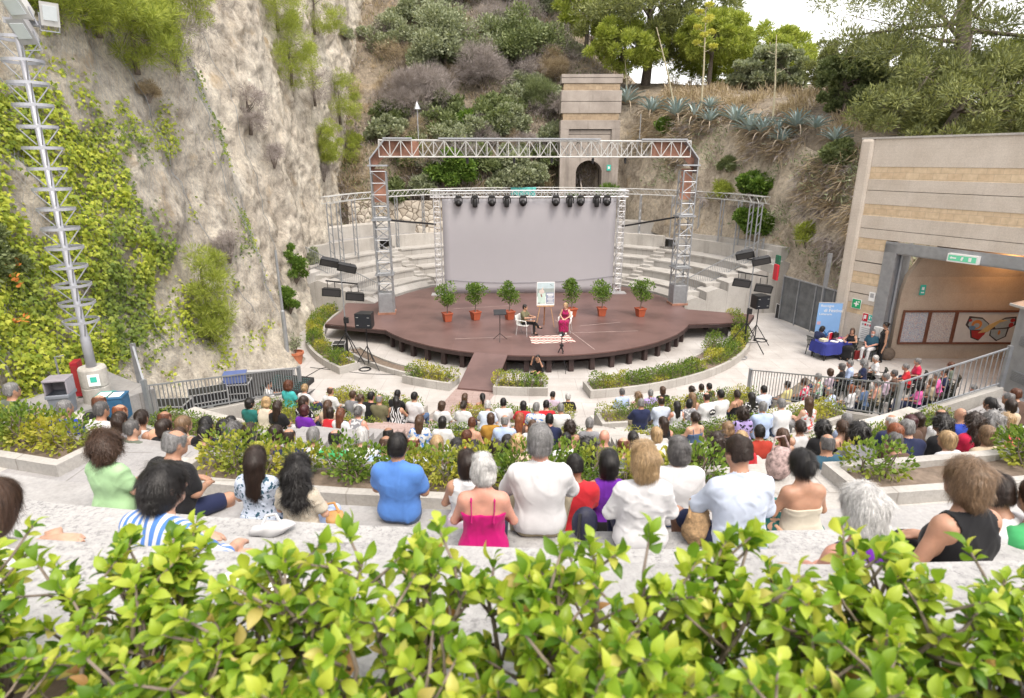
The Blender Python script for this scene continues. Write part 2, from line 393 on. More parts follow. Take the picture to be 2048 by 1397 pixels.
LEAF = np.array([[0, 0, 0], [.30, .42, .06], [.24, .72, .05], [0, 1, -.05], [-.24, .72, .05], [-.30, .42, .06]], np.float32)
LEAF_F = np.array([[0, 1, 2], [0, 2, 3], [0, 3, 4], [0, 4, 5]], np.int32)
def leaf_cloud(c, d, size, rng, tmpl=LEAF, faces=LEAF_F, width=1.0, up=None):
    """place a leaf at each c, growing along d; returns verts and faces"""
    n = len(c); d = d / np.maximum(np.linalg.norm(d, axis=1, keepdims=True), 1e-6)
    r = rng.normal(size=(n, 3)).astype(np.float32)
    if up is not None: r = r * .5 + np.asarray(up, np.float32)
    x = np.cross(d, r); x /= np.maximum(np.linalg.norm(x, axis=1, keepdims=True), 1e-6); z = np.cross(x, d)
    s = np.asarray(size, np.float32).reshape(-1, 1, 1) * np.ones((n, 1, 1), np.float32)
    T = tmpl[None]
    v = c[:, None] + s * (x[:, None] * T[..., :1] * width + d[:, None] * T[..., 1:2] + z[:, None] * T[..., 2:3])
    f = faces[None] + (np.arange(n) * len(tmpl))[:, None, None]
    return v.reshape(-1, 3), f.reshape(-1, faces.shape[1])
def shell(rng, n, c, r, sc=(1, 1, 1), inner=.55, hemi=False):
    d = rng.normal(size=(n, 3)); d /= np.linalg.norm(d, axis=1, keepdims=True)
    if hemi: d[:, 2] = np.abs(d[:, 2]) * 1.0 - .15
    rr = inner + (1 - inner) * rng.random((n, 1)) ** .6
    return np.asarray(c) + d * rr * r * np.asarray(sc), d
def hedge(R0, R1, a0, a1, z, h, label, group, seed, size=.047, dens=520, gaps=.04, cat='hedge'):
    rng = np.random.default_rng(seed); C_, D_ = [], []
    Lm = abs(a1 - a0) * pi / 180 * (R0 + R1) / 2; nb = max(1, int(Lm / .26)); st = MB()
    o0 = pol((R0 + R1) / 2, (a0 + a1) / 2, z)
    for i in range(nb):
        if rng.random() < gaps: continue
        for j in range(2):
            a = a0 + (a1 - a0) * (i + .2 + .6 * rng.random()) / nb; R = R0 + (R1 - R0) * (.28 + .44 * j + rng.normal() * .05)
            p = np.array(pol(R, a, z)); hh = h * (.8 + .4 * rng.random()); r = .19 + .07 * rng.random()
            n = int(dens * r * r * 7)
            c, d = shell(rng, n, p + (0, 0, hh * .45), 1, (r, r, hh * .6), .5)
            d[:, 2] += .5; C_.append(c); D_.append(d + rng.normal(size=d.shape) * .45)
            for q in range(3):
                e = p + (rng.normal() * r * .5, rng.normal() * r * .5, hh * .8)
                st.tube([p - (0, 0, .03), (p + e) / 2 + rng.normal(size=3) * .03, e], [.009, .007, .004], 4)
    c = np.concatenate(C_); d = np.concatenate(D_); c[:, 2] = np.maximum(c[:, 2], z + .03)
    v, f = leaf_cloud(c, d, size * (.7 + .6 * rng.random(len(c))), rng)
    root = thing('hedge', label, cat, o0, 0, group); off = np.array(o0)
    np_mesh('foliage', v - off, f, MAT_HEDGE, root, smooth=False)
    st.v = [tuple(np.array(p) - off) for p in st.v]; st.build('stem_growth', MAT_STEM, root)
    return root
bn = ['left block', 'centre block', 'right block']; rn = ['first', 'second', 'third', 'fourth']
for bi, (a0, a1) in enumerate(BLOCKS):
    for k in range(4):
        zf = ZF[k] + .31; zt = zf + (.50 if k == 0 else .24); hh = (.42, .34, .32, .30)[k]
        planter(RB[k] + .47, RB[k] + 1.44, a0, a1, zf, zt, f'long stone planter behind the {rn[k]} row of seats in the {bn[bi]}', 'stone planters between the seat rows')
        hedge(RB[k] + .6, RB[k] + 1.32, a0 + .5, a1 - .5, zt - .07, hh, f'low yellow and green hedge behind the {rn[k]} row of seats in the {bn[bi]}', 'low hedges between the seat rows', 100 + bi * 10 + k)
for (a0, a1), w_, hs in (((-29, -13.8), 'left', [(-28.5, -14.2)]), ((-10.8, 3.0), 'middle', [(-10.3, -7.3), (-6.9, 2.6)]), ((5.7, 29), 'right', [(6.2, 7.2), (10.6, 24)])):
    planter(24.22, 24.9, a0, a1, WALK, -3.16, f'low stone kerbed planter along the walkway, the {w_} one of three', 'stone planters along the walkway')
    for q, (h0, h1) in enumerate(hs):
        lab = {('left', 0): 'leafy green hedge in the walkway planter by the bins', ('middle', 0): 'green hedge in the walkway planter behind the black shirted man',
               ('middle', 1): 'yellow variegated hedge in the walkway planter ahead of the blue polo shirt', ('right', 0): 'small round yellow bush alone at the end of the right walkway planter',
               ('right', 1): 'green leafy hedge at the far right end of the walkway planter'}[(w_, q)]
        hedge(24.22 + .02, 24.62, h0, h1, -3.2, .34, lab, 'hedges along the walkway', 300 + q + a0.__hash__() % 50, .055, 520, .05, 'bush' if 'bush' in lab else 'hedge')

# end walls with railings
def rail_run(pts, h, label, wall_label=None, wall_h=.5, group='grey railings of upright bars', wall_base=FLOOR - .1, skip=False):
    if wall_label:
        b = MB()
        for p, q in zip(pts[:-1], pts[1:]):
            d = Vector((q[0] - p[0], q[1] - p[1], 0)).normalized(); nrm = Vector((-d.y, d.x, 0)) * .12
            P, Q = Vector(p), Vector(q)
            vs = [P + nrm, P - nrm, Q - nrm, Q + nrm]; lo = [Vector((v.x, v.y, wall_base)) for v in vs]
            b.add([*lo, *vs], [(3, 2, 1, 0), (4, 5, 6, 7), (0, 1, 5, 4), (1, 2, 6, 5), (2, 3, 7, 6), (3, 0, 4, 7)])
        o = b.build('parapet_wall', MAT_STONE); tag(o, wall_label, 'wall')
    root = thing('railing', label, 'railing', pts[0], 0, group); o0 = Vector(pts[0])
    r = MB(); bars = MB(); posts = MB(); up = Vector((0, 0, 1))
    for p, q in zip(pts[:-1], pts[1:]):
        P, Q = Vector(p) - o0, Vector(q) - o0; n = max(2, int((Q - P).length / .125))
        r.bar(P + up * h, Q + up * h, .042, .035); r.bar(P + up * .09, Q + up * .09, .04, .03)
        for i in range(1, n):
            a = P + (Q - P) * i / n; bars.bar(a + up * .09, a + up * h, .018)
    r.build('rail', MAT_STEEL, root); bars.build('bars', MAT_STEEL, root)
    for p in pts[1 if skip else 0:]: P = Vector(p) - o0; posts = MB(); posts.box(P + up * (h / 2 + .02), (.09, .09, h + .06)); posts.build('post', MAT_STEEL, root)
    return root
RL = [(-9.0, 13.6, -5.15), (-8.35, 12.75, -5.75), (-7.0, 18.6, -7.35)]
rail_run(RL[:2], .95, 'short sloping grey railing beside the concrete tower base')
rail_run(RL[1:], .85, 'grey bar railing above the equipment pit on the left', 'low pale parapet wall carrying the railing by the equipment pit', skip=True)
RR = [(8.1, 19.2, -7.75), (9.75, 14.05, -6.3), (12.1, 13.9, -5.35)]
rail_run(RR[:2], .95, 'grey bar railing descending in front of the plastic chairs on the right', 'pale parapet wall below the descending right railing')
rail_run(RR[1:], 1.0, 'grey bar railing rising to the metal kiosk on the right', 'sloping stone wall rising to the metal kiosk', skip=True)
# ---------------------------------------------------------------- cliffs and hillside
def lerp_tab(t, tab):
    for (a, va), (b_, vb) in zip(tab[:-1], tab[1:]):
        if t <= b_: 
            u = max(0, (t - a) / (b_ - a)); return va + (vb - va) * (u * u * (3 - 2 * u))
    return tab[-1][1]
def rough(p, amp, sc=.35):
    q = Vector(p) * sc
    a = noise.fractal(q, 1.0, 2.1, 5); r = 1 - abs(noise.noise(q * 2.3 + Vector((7, 3, 1)))) * 2
    w_ = q * 2.6 + Vector((noise.noise(q * 3), noise.noise(q * 3 + Vector((5, 0, 0))), noise.noise(q * 3 + Vector((0, 9, 0))))) * .5
    w_.z *= .7
    c = noise.voronoi(w_)[0]; cell = c[1] - c[0]
    g1 = max(0, 1 - abs(noise.noise(Vector((3.3, q.y * 1.3 + q.z * .9, q.z * 1.0 - q.y * .5)) * 1.5)) * 8); g2 = max(0, 1 - abs(noise.noise(Vector((8.1 + q.x, q.y * 2.2 - q.z * 1.2, q.z * 1.6)) * 1.6)) * 6)
    a = a - .30 * g1 - .16 * g2
    return amp * (a * .55 + r * .2 + .22 * min(.55, cell) + .16 * noise.noise(q * 9) + .11 * noise.noise(q * 19) + .06 * noise.noise(q * 40))
XB = [(2, -13.0), (8, -11.9), (12, -10.9), (16, -10.6), (20, -10.0), (23.5, -9.5), (26, -10.3), (30, -10.7), (36, -11.6), (44, -11.8), (70, -12.5)]
LEAN = [(2, .10), (14, .10), (22, .17), (25, .20), (32, .10), (40, .06), (70, .03)]
def cliff_x(y, z):
    t = z + 8
    x = lerp_tab(y, XB) - lerp_tab(y, LEAN) * t
    if t < 2.2 and y > 12.5: x += .40 * (2.2 - t) * min(1, (y - 12.5) / 3) * (1 if y < 24 else .35)       # rubble apron
    return x
def build_cliff():
    ys = []; y = 3.0
    while y < 66: ys.append(y); y += .09 + .003 * y
    zs = list(np.arange(-8.4, 20, .16)); vs = []; k = len(zs)
    for y in ys:
        for z in zs:
            p = (0, y, z); r = rough(p, .62, .30)
            fade = min(1, (z + 8.4) / 1.5 + .25)
            vs.append((cliff_x(y, z) + r * fade, y + .25 * noise.noise(Vector((9, y * .5, z * .5))), z))
    f = [(i * k + j, (i + 1) * k + j, (i + 1) * k + j + 1, i * k + j + 1) for i in range(len(ys) - 1) for j in range(k - 1)]
    o = np_mesh('cliff', vs, f, MAT_CLIFF); o['kind'] = 'structure'
    return np.array(vs).reshape(len(ys), k, 3), np.array(ys), np.array(zs)
CLIFF_V, CLIFF_Y, CLIFF_Z = build_cliff()
def cliff_at(y, z):
    i = min(len(CLIFF_Y) - 1, np.searchsorted(CLIFF_Y, y)); j = min(len(CLIFF_Z) - 1, max(0, int((z + 8.4) / .16)))
    return CLIFF_V[i, j]

FOOT = [((-14, 43.0), -4.6, (0, 1)), ((-6, 43.6), -4.6, (0, 1)), ((2, 45.2), -4.4, (.1, 1)), ((3.2, 47.7), -3.4, (.1, 1)), ((8.1, 47.5), -3.6, (.5, .85)), ((8.7, 45.0), -4.4, (.9, .4)), ((10.4, 40.8), -5.0, (.85, .5)),
        ((13.8, 35.8), -5.3, (.9, .4)), ((15.0, 31.0), -6.2, (.95, .25)), ((15.7, 27.8), -7.6, (1, .3)), ((16.8, 27.3), -7.6, (.6, .8)), ((38, 25.0), -7.6, (0, 1))]
PROF = [  # (outward, height) rows from the foot up; left = scrub slope, right = rock wall with a ridge
    ([(0, 0), (.5, 1.6), (1.2, 3.0), (2.0, 4.6), (6, 8.3), (13.5, 15.6), (20, 21), (28, 26), (60, 36)]),
    ([(0, 0), (.5, 2.4), (.9, 4.8), (1.5, 7.2), (2.6, 8.4), (5, 9.2), (12, 9.9), (22, 10.2), (60, 8)]),
    ([(0, 0), (.45, 1.8), (.9, 3.8), (1.5, 5.6), (2.3, 6.9), (4, 7.3), (10, 7.2), (20, 6.8), (60, 4)])]
def build_hill():
    seg = []; n = 0
    # resample the foot line
    pts = [Vector((*p, z)) for p, z, _ in FOOT]; outs = [Vector((*o, 0)).normalized() for *_, o in FOOT]
    S = []; 
    for i in range(len(pts) - 1):
        m = max(2, int((pts[i + 1] - pts[i]).length / .3))
        for q in range(m): t = q / m; S.append((pts[i].lerp(pts[i + 1], t), outs[i].lerp(outs[i + 1], t).normalized(), i + t))
    rows = []
    for p, o, u in S:
        wts = (1 - min(1, max(0, (u - 2.5) / 1.1)), 0, 0); a = wts[0]; b2 = min(1, max(0, (u - 6) / 2))
        prof = [tuple(a * P0[j] + (1 - a) * ((1 - b2) * P1[j] + b2 * P2[j]) for j in range(2)) for P0, P1, P2 in zip(*PROF)]
        dense = []
        for (o0, z0), (o1, z1) in zip(prof[:-1], prof[1:]):
            L = math.hypot(o1 - o0, z1 - z0); m = max(1, int(L / (.3 if L < 9 else 1.2)))
            m = {}.get(0, m); dense.append((o0, z0, o1, z1))
        row = []
        NS = [6, 9, 9, 8, 10, 16, 10, 8, 10]
        for (o0, z0, o1, z1), m in zip(dense, NS):
            for q in range(m):
                t = q / m; oo = o0 + (o1 - o0) * t; zz = z0 + (z1 - z0) * t
                v = p + o * oo + Vector((0, 0, zz))
                r = rough(v, .6 if oo < 4 else .8, .45 if oo < 4 else .2)
                v = v + o * (-r * .7) * min(1, .3 + zz) + Vector((0, 0, r * .35 if zz > 1 else 0))
                row.append(v)
        rows.append(row)
    k = len(rows[0]); vs = [v for r in rows for v in r]
    f = [(i * k + j, i * k + j + 1, (i + 1) * k + j + 1, (i + 1) * k + j) for i in range(len(rows) - 1) for j in range(k - 1)]
    mi = []
    for i in range(len(rows) - 1):
        for j in range(k - 1):
            mi.append(1 if (S[i][2] > 3.6 and j < 26) else 0)
    o = np_mesh('hillside', [tuple(v) for v in vs], f, [MAT_SCRUB, MAT_CLIFF2], mi=mi); o['kind'] = 'structure'
    return np.array([tuple(v) for v in vs]).reshape(len(rows), k, 3), [s[2] for s in S]
HILL_V, HILL_U = build_hill()
def hill_near(x, y):
    d = (HILL_V[..., 0] - x) ** 2 + (HILL_V[..., 1] - y) ** 2
    return Vector(HILL_V.reshape(-1, 3)[d.argmin()])
# ---------------------------------------------------------------- plants on the cliffs and the hill
def proj(V):
    d = V[..., 1] * _cp - V[..., 2] * _sp; return 1024 + 1200 * V[..., 0] / d, 698.5 - 1200 * (V[..., 1] * _sp + V[..., 2] * _cp) / d, d
_cv = CLIFF_V.reshape(-1, 3); _cpx, _cpy, _cd = proj(_cv); _hv = HILL_V.reshape(-1, 3); _hpx, _hpy, _hd = proj(_hv)
def on_rock(px, py, which='c'):        # the visible rock seen at a place of the photo: anchors a plant on the surface
    V, X, Y, D = (_cv, _cpx, _cpy, _cd) if which == 'c' else (_hv, _hpx, _hpy, _hd)
    e = (X - px) ** 2 + (Y - py) ** 2; ok = np.where((e < 14 ** 2) & (D > 1))[0]
    if not len(ok): ok = np.array([e.argmin()])
    return Vector(V[ok[D[ok].argmin()]])
NEEDLE = np.array([[0, 0, 0], [.06, .5, .02], [0, 1, 0], [-.06, .5, .02]], np.float32); NEEDLE_F = np.array([[0, 1, 2], [0, 2, 3]], np.int32)
def foliage(rng, cl, n, size, width=1, needle=True, up=.5, jit=.45, inner=.15, flat=.75):
    C_, D_ = [], []
    for c, r in cl: p, q = shell(rng, n, c, r, (1, 1, flat), inner); q[:, 2] += up; C_.append(p); D_.append(q + rng.normal(size=q.shape) * jit)
    c, d = np.concatenate(C_), np.concatenate(D_); return leaf_cloud(c, d, size * (.6 + .8 * rng.random(len(c))), rng, *((NEEDLE, NEEDLE_F) if needle else (LEAF, LEAF_F)), width=width)
def tree(name, label, base, h, crown, rad3, ncl, n, size, mat, seed, cat='tree', width=1, needle=True, tr=.16, lean=(0, 0), cr=(.16, .32), group=None, limbs=12, up=.5, shell_in=.35):
    """trunk with limbs reaching into a crown of many loose clumps; crown = centre offset from the base"""
    rng = np.random.default_rng(seed); root = thing(name, label, cat, base, 0, group); crown = np.array(crown, float); rad3 = np.array(rad3, float); cl = []
    for i in range(ncl):
        d = rng.normal(size=3); d /= np.linalg.norm(d); d *= shell_in + (1 - shell_in) * rng.random() ** .5; cl.append((crown + d * rad3, np.mean(rad3) * rng.uniform(*cr)))
    top = np.array([lean[0], lean[1], h]); st = MB(); P = [np.array([0, 0, -.3]), top * .25 + rng.normal(size=3) * tr * .5, top * .55 + rng.normal(size=3) * tr * .7, top * .8, top]; st.tube(P, [tr * 1.25, tr, tr * .75, tr * .5, tr * .2], 9)
    for i in range(min(limbs, ncl)):
        c = cl[i][0]; u = rng.uniform(.35, .95); s = top * u; mid = (s + c) / 2 + np.array([0, 0, .12 * np.linalg.norm(c - s) * rng.uniform(-.4, 1)]) + rng.normal(size=3) * tr * .6
        w_ = tr * .42 * (1.15 - u); st.tube([s, mid, c], [w_, w_ * .65, w_ * .2], 6)
        for q in range(3): e = c + rng.normal(size=3) * cl[i][1] * .8; st.tube([mid + (c - mid) * rng.random(), e], [w_ * .3, w_ * .1], 4)
    st.build('trunk', MAT_BARK, root, smooth=True); v, f = foliage(rng, cl, n, size, width, needle, up); np_mesh('crown', v, f, mat, root, smooth=False); return root
def shrub(label, base, r3, ncl, n, size, mat, seed, needle=False, width=1, group=None, cat='shrub', name='shrub', up=.35, cr=(.22, .4), stems=10):
    rng = np.random.default_rng(seed); root = thing(name, label, cat, base, 0, group); r3 = np.array(r3, float); cl = []
    for i in range(ncl):
        d = rng.normal(size=3); d /= np.linalg.norm(d); d[2] = abs(d[2]) * 1.2 - .1; cl.append((np.array([0, 0, r3[2] * .35]) + d * r3 * (.45 + .5 * rng.random()), np.mean(r3) * rng.uniform(*cr)))
    st = MB()
    for c, r in cl[:stems]: st.tube([(0, 0, -.15), c * .5 + rng.normal(size=3) * .05, c], [.035, .022, .008], 5)
    st.build('stem_growth', MAT_BARK, root); v, f = foliage(rng, cl, n, size, width, needle, up); np_mesh('foliage', v, f, mat, root, smooth=False); return root

# ivy on the near cliff
IVY = np.array([[0, .30, .07], [0, 0, 0], [.30, .02, 0], [.55, .42, -.05], [.20, .52, .03], [0, 1, -.08], [-.20, .52, .03], [-.55, .42, -.05], [-.30, .02, 0]], np.float32); IVY_F = np.array([[0, i, i % 8 + 1] for i in range(1, 9)], np.int32)
def ivy(n, seed, dens, size):
    rng = np.random.default_rng(seed); C_ = []
    while len(C_) < n:
        y, z = rng.uniform(7, 27), rng.uniform(-6.6, 9.5); g = dens(y, z)
        if rng.random() < g: p = cliff_at(y, z); C_.append(p + rng.normal(size=3) * (.05, .08, .08) + (.04 + .10 * rng.random() * min(1, g * 1.5), 0, 0))
    c = np.array(C_); d = rng.normal(size=c.shape) * .45 + (.35, 0, -.75); return leaf_cloud(c, d, size * (.6 + .7 * rng.random(n)), rng, IVY, IVY_F, up=(1.2, -.5, .5))
def nfb(y, z, s, o=0): return .5 + .5 * noise.fractal(Vector((o, y * s, z * s)), 1, 2, 4)
def d_dense(y, z):
    lim = 18.6 + 1.2 * noise.noise(Vector((1, z * .6, 3))) - .22 * max(0, z + 3); low = -5.9 + max(0, y - 13.5) * .28
    if y > lim or z < low: return 0
    g = nfb(y, z, .8, 4) + .25 - max(0, z - .6) * .13; return max(0, min(1, (g - .53) * 7)) * min(1, (lim - y) * 1.2 + .15)
def d_thin(y, z):
    if y > 25: return 0
    g = nfb(y - z * .5, z, .5, 9); return max(0, min(1, (g - .51) * 5)) * (1 if y < 21 else .3)
v1, f1 = ivy(24000, 1, d_dense, .118); v2, f2 = ivy(15000, 2, d_thin, .10)
o = np_mesh('ivy', np.concatenate([v1, v2]), np.concatenate([f1, f2 + len(v1)]), MAT_IVY, smooth=False); tag(o, 'yellow green creeper covering the near part of the left cliff', None, None, 'stuff')
# wire net pinned over the same rock
b = MB(); step = .17
def net_line(y0, dirn):
    pts = []; y, z = y0, -6.0
    while z < 7.5:
        if 7 < y < 26: pts.append(cliff_at(y, z) + np.array([.10, 0, 0]))
        elif len(pts) > 3: yield pts; pts = []
        z += .22; y += dirn * .13
    if len(pts) > 3: yield pts
NV, NF = [], []
for dirn in (-1, 1):
    for y0 in np.arange(7 - (9 if dirn > 0 else 0), 26 + (9 if dirn < 0 else 0), step):
        for pts in net_line(y0, dirn):
            P = np.array(pts); P[1:-1] = (P[:-2] + P[1:-1] + P[2:]) / 3; o = len(NV); w_ = np.array([0, .0045, 0])
            for p in P: NV += [p - w_, p + w_]
            NF += [(o + 2 * i, o + 2 * i + 1, o + 2 * i + 3, o + 2 * i + 2) for i in range(len(P) - 1)]
o = np_mesh('rockfall_net', NV, NF, MAT_STEEL, smooth=False); tag(o, 'grey wire rockfall net pinned over the near left cliff', 'net')
b = MB()
for y0, y1 in ((9, 12.5), (13, 17.5), (18.5, 22), (22, 24), (27, 28)):
    b.tube([cliff_at(y0 + (y1 - y0) * t, 7 - 12.5 * t) + np.array([.13, 0, 0]) for t in np.linspace(0, 1, 40)], .012, 4)
tag(b.build('cliff_cables', MAT_STEEL), 'slack steel cables running down over the left cliff net', 'cable')

# pines and shrubs growing out of the left cliff
GL = 'small pines on the left cliff'
for i, (px, py, h, r, m, lab) in enumerate([
    (590, 165, 2.4, (1.2, 1.5, 1.7), MAT_PINE, 'bright green pine high on the pale part of the left cliff'), (640, 60, 2.5, (1.5, 1.6, 1.6), MAT_PINE, 'yellowish pine near the top of the frame on the left cliff'),
    (690, 240, 2.6, (1.0, 1.4, 1.9), MAT_PINE, 'slender pine leaning out of the cliff left of the gantry'), (655, 310, 1.8, (.7, 1, 1.3), MAT_PINE, 'small pine just above the lattice ring on the cliff'),
    (428, 665, 3.0, (.5, .75, 1.8), MAT_PINE, 'tall young pine standing low on the cliff right of the ivy'), (360, 130, 2.6, (.9, 1.3, 1.8), MAT_TWIG, 'half bare grey pine high on the near cliff'),
    (200, 60, 1.6, (1.3, 1.9, .9), MAT_PINE, 'spreading pine branches at the cliff top behind the floodlights'), (330, 40, 1.6, (1.2, 1.7, 1.0), MAT_PINE, 'yellow green pine on the cliff edge at the top left'),
    (505, 265, 1.6, (.6, .9, 1.0), MAT_TWIG, 'bare grey shrub tree on the cliff nose'), (735, 300, 1.5, (.8, 1.0, 1.2), MAT_PINE, 'yellow pine by the top left corner of the gantry'),
    (120, 30, 1.6, (1.3, 1.9, 1.0), MAT_PINE, 'leafy pine branches right of the floodlights'), (275, 130, 1.8, (.9, 1.6, 1.1), MAT_PINE, 'drooping pine above the bare rock at the top left'), (400, 20, 2.2, (1.0, 1.6, 1.8), MAT_TWIG, 'thin grey pine with sparse needles at the top of the cliff'), (560, 60, 2.2, (1.1, 1.5, 1.5), MAT_PINE, 'sunlit yellow pine beside the pale rock face'), (705, 330, 1.6, (.8, 1.2, 1.4), MAT_PINE, 'pale pine above the left end of the ring'), (640, 200, 2.0, (1.0, 1.4, 1.6), MAT_TWIG, 'bare grey pine between the green ones')]):
    p = on_rock(px, py); tree('pine_tree', lab, p + Vector((.1, 0, 0)), h, (.55 if r[0] > .6 else .3, -.2, h * .5), r, (34 if i != 4 else 60) if m is not MAT_TWIG else 26, (330 if i != 4 else 170) if m is MAT_PINE else 150, .17, m, 600 + i, tr=.07, cr=(.16, .34), group=GL, limbs=10, width=.75 if m is not MAT_TWIG else .6)
for i, (px, py, r, m, n, lab) in enumerate([(603, 560, (.5, .6, 1.3), MAT_GREEN, 260, 'tall green shrub at the cliff foot left of the stage'), (590, 620, (.4, .5, .8), MAT_GREEN, 200, 'low green shrub at the cliff foot above the grey pole'), (700, 80, (.8, 1.0, .6), MAT_OLIVE, 200, 'grey green cushion shrub on the bare upper cliff'),
    (635, 545, (.4, .6, 1.1), MAT_OLIVE, 200, 'olive green shrub by the left end of the back seating'), (560, 330, (.5, 1.0, .8), MAT_TWIG, 300, 'brownish dry shrub under the cliff nose'), (660, 360, (.6, 1.2, .9), MAT_TWIG, 300, 'grey twiggy shrub low on the cliff by the ring'), (300, 205, (.25, .5, .35), MAT_DRY, 260, 'dry brown tuft in the cliff hollow'), (470, 520, (.4, .9, .7), MAT_TWIG, 280, 'dry bush right of the tall young pine'), (20, 600, (.3, .6, 1.4), MAT_OAK, 260, 'dark green trumpet vine at the left edge of the cliff')]):
    shrub(lab, on_rock(px, py) + Vector((.05, 0, 0)), r, 16, n, .11, m, 640 + i, needle=m in (MAT_TWIG, MAT_DRY), width=.8, group='shrubs on the left cliff')
b = MB(); rng = np.random.default_rng(9); vs, fs = [], []
for px, py in ((8, 520), (14, 547), (30, 628), (20, 640), (25, 575), (10, 520)):
    p = np.array(on_rock(px, py)) + (.3, -.1, 0); d = rng.normal(size=(7, 3)) + (1, 0, .2); v, f = leaf_cloud(np.repeat(p[None], 7, 0) + rng.normal(size=(7, 3)) * .05, d, np.full(7, .11), rng); fs.append(f + sum(map(len, vs))); vs.append(v)
o = np_mesh('orange_flowers', np.concatenate(vs), np.concatenate(fs), M('orange_petals', (.62, .22, .05), .6), smooth=False); tag(o, 'orange trumpet flowers on the dark vine at the left edge', 'flowers')

# dry grass and scrub over the slopes
def blades(rng, c, up, size, mat_w=.35): d = rng.normal(size=c.shape) * .4 + up; return leaf_cloud(c, d, size * (.5 + .9 * rng.random(len(c))), rng, NEEDLE, NEEDLE_F, width=mat_w)
def scatter_hill(n, seed, cond, size, width, up, name, mat, lab, clump=.5, tuft=14, spread=.22):
    rng = np.random.default_rng(seed); k = HILL_V.shape[1]; C_ = []
    while len(C_) < n:
        i, j = rng.integers(0, HILL_V.shape[0] - 1), rng.integers(0, k - 12); p = HILL_V[i, j] + (HILL_V[i + 1, j + 1] - HILL_V[i, j]) * rng.random()
        if p[1] > 75 or not cond(HILL_U[i], j, p) or noise.noise(Vector(p) * clump) < -.05: continue
        for q in range(tuft): C_.append(p + rng.normal(size=3) * (spread, spread, spread * .5))
    v, f = blades(rng, np.array(C_), up, size, width); o = np_mesh(name, v, f, mat, smooth=False); tag(o, lab, None, None, 'stuff')
scatter_hill(26000, 3, lambda u, j, p: u < 3.6 and j > 2, .42, .8, (0, -.5, .8), 'dry_grass', MAT_DRY, 'dry beige grass over the back slope', .4, 16)
scatter_hill(26000, 4, lambda u, j, p: u < 3.6, .34, 1.2, (0, -.5, .6), 'scrub', MAT_TWIG, 'grey brown scrub over the back slope', .3, 16, .3)
scatter_hill(12000, 14, lambda u, j, p: u < 3.4, .22, 2.4, (0, -.5, .6), 'low_green_scrub', MAT_OAK, 'low green ground cover over the back slope', .25, 20, .35)
scatter_hill(24000, 5, lambda u, j, p: u > 4.6 and 14 < j < 40, .62, .5, (-.75, -.3, -.35), 'hanging_dry_grass', MAT_DRY, 'dry straw grass hanging down the right rock wall', .35, 22, .25)
scatter_hill(15000, 6, lambda u, j, p: u > 4.2 and j > 30, .5, .8, (-.2, -.3, .8), 'dry_grass', MAT_DRY, 'dry grass along the ridge on the right', .4, 16)
scatter_hill(11000, 7, lambda u, j, p: u > 5.2 and 3 < j < 30, .28, 2.0, (-.6, -.4, .3), 'low_scrub', MAT_OLIVE, 'sparse green scrub on the right rock wall', .5, 18, .3)
scatter_hill(13000, 8, lambda u, j, p: u > 5.5 and 6 < j < 34, .55, .5, (-.7, -.3, -.5), 'hanging_dry_grass', MAT_TWIG, 'brown dead grass hanging down the right rock wall', .35, 22, .25)

# shrubs of the back slope
GB = 'shrubs on the back slope'
def hp(px, py): return on_rock(px, py, 'h')
for i, (px, py, r, m, n, ndl, lab) in enumerate([
    (890, 165, (2.0, 1.8, 3.2), MAT_OLIVE, 420, False, 'tall silvery grey green bush high on the back slope'), (840, 225, (2.4, 1.6, 1.9), MAT_TWIG, 620, True, 'wide bare purplish brown bush on the back slope'), (965, 170, (1.8, 1.5, 2.0), MAT_TWIG, 520, True, 'bare pinkish bush right of the silvery bush'),
    (1060, 130, (2.6, 2, 2.6), MAT_OAK, 420, False, 'broad dark green bush above the tunnel tower'), (1020, 265, (1.3, 1.0, 1.3), MAT_OLIVE, 320, False, 'grey green bush in the middle of the back slope'), (935, 270, (.8, .7, 1.2), MAT_GREEN, 300, False, 'fresh green creeper bush on the back slope'),
    (915, 372, (1.6, 1.0, 1.5), MAT_GREEN, 420, False, 'bright green bush above the screen on the left'), (1045, 372, (1.6, 1.0, 1.5), MAT_OLIVE, 380, False, 'grey green bush above the screen left of the tunnel'), (1100, 150, (1.3, 1.2, 1.4), MAT_DRY, 520, True, 'tall beige grass clump left of the tunnel tower'), (960, 335, (1.2, .8, 1.0), MAT_OAK, 320, False, 'dark bush between the two bright bushes over the screen'),
    (820, 330, (1.0, .8, 1.0), MAT_GREEN, 300, False, 'green bush by the left gantry post'), (1085, 215, (1.2, 1.0, 1.5), MAT_OAK, 320, True, 'dark tussock left of the tunnel tower wall'), (790, 400, (.9, .6, 1.0), MAT_OAK, 320, False, 'dark green bush on top of the dry stone wall'), (860, 395, (.9, .6, .7), MAT_OLIVE, 280, False, 'grey leafy plant by the dry stone wall')]):
    shrub(lab, hp(px, py), tuple(q * 1.3 for q in r), 34, n, .2 if not ndl else .34, m, 700 + i, needle=ndl, width=1 if not ndl else .35, group=GB, up=.5)
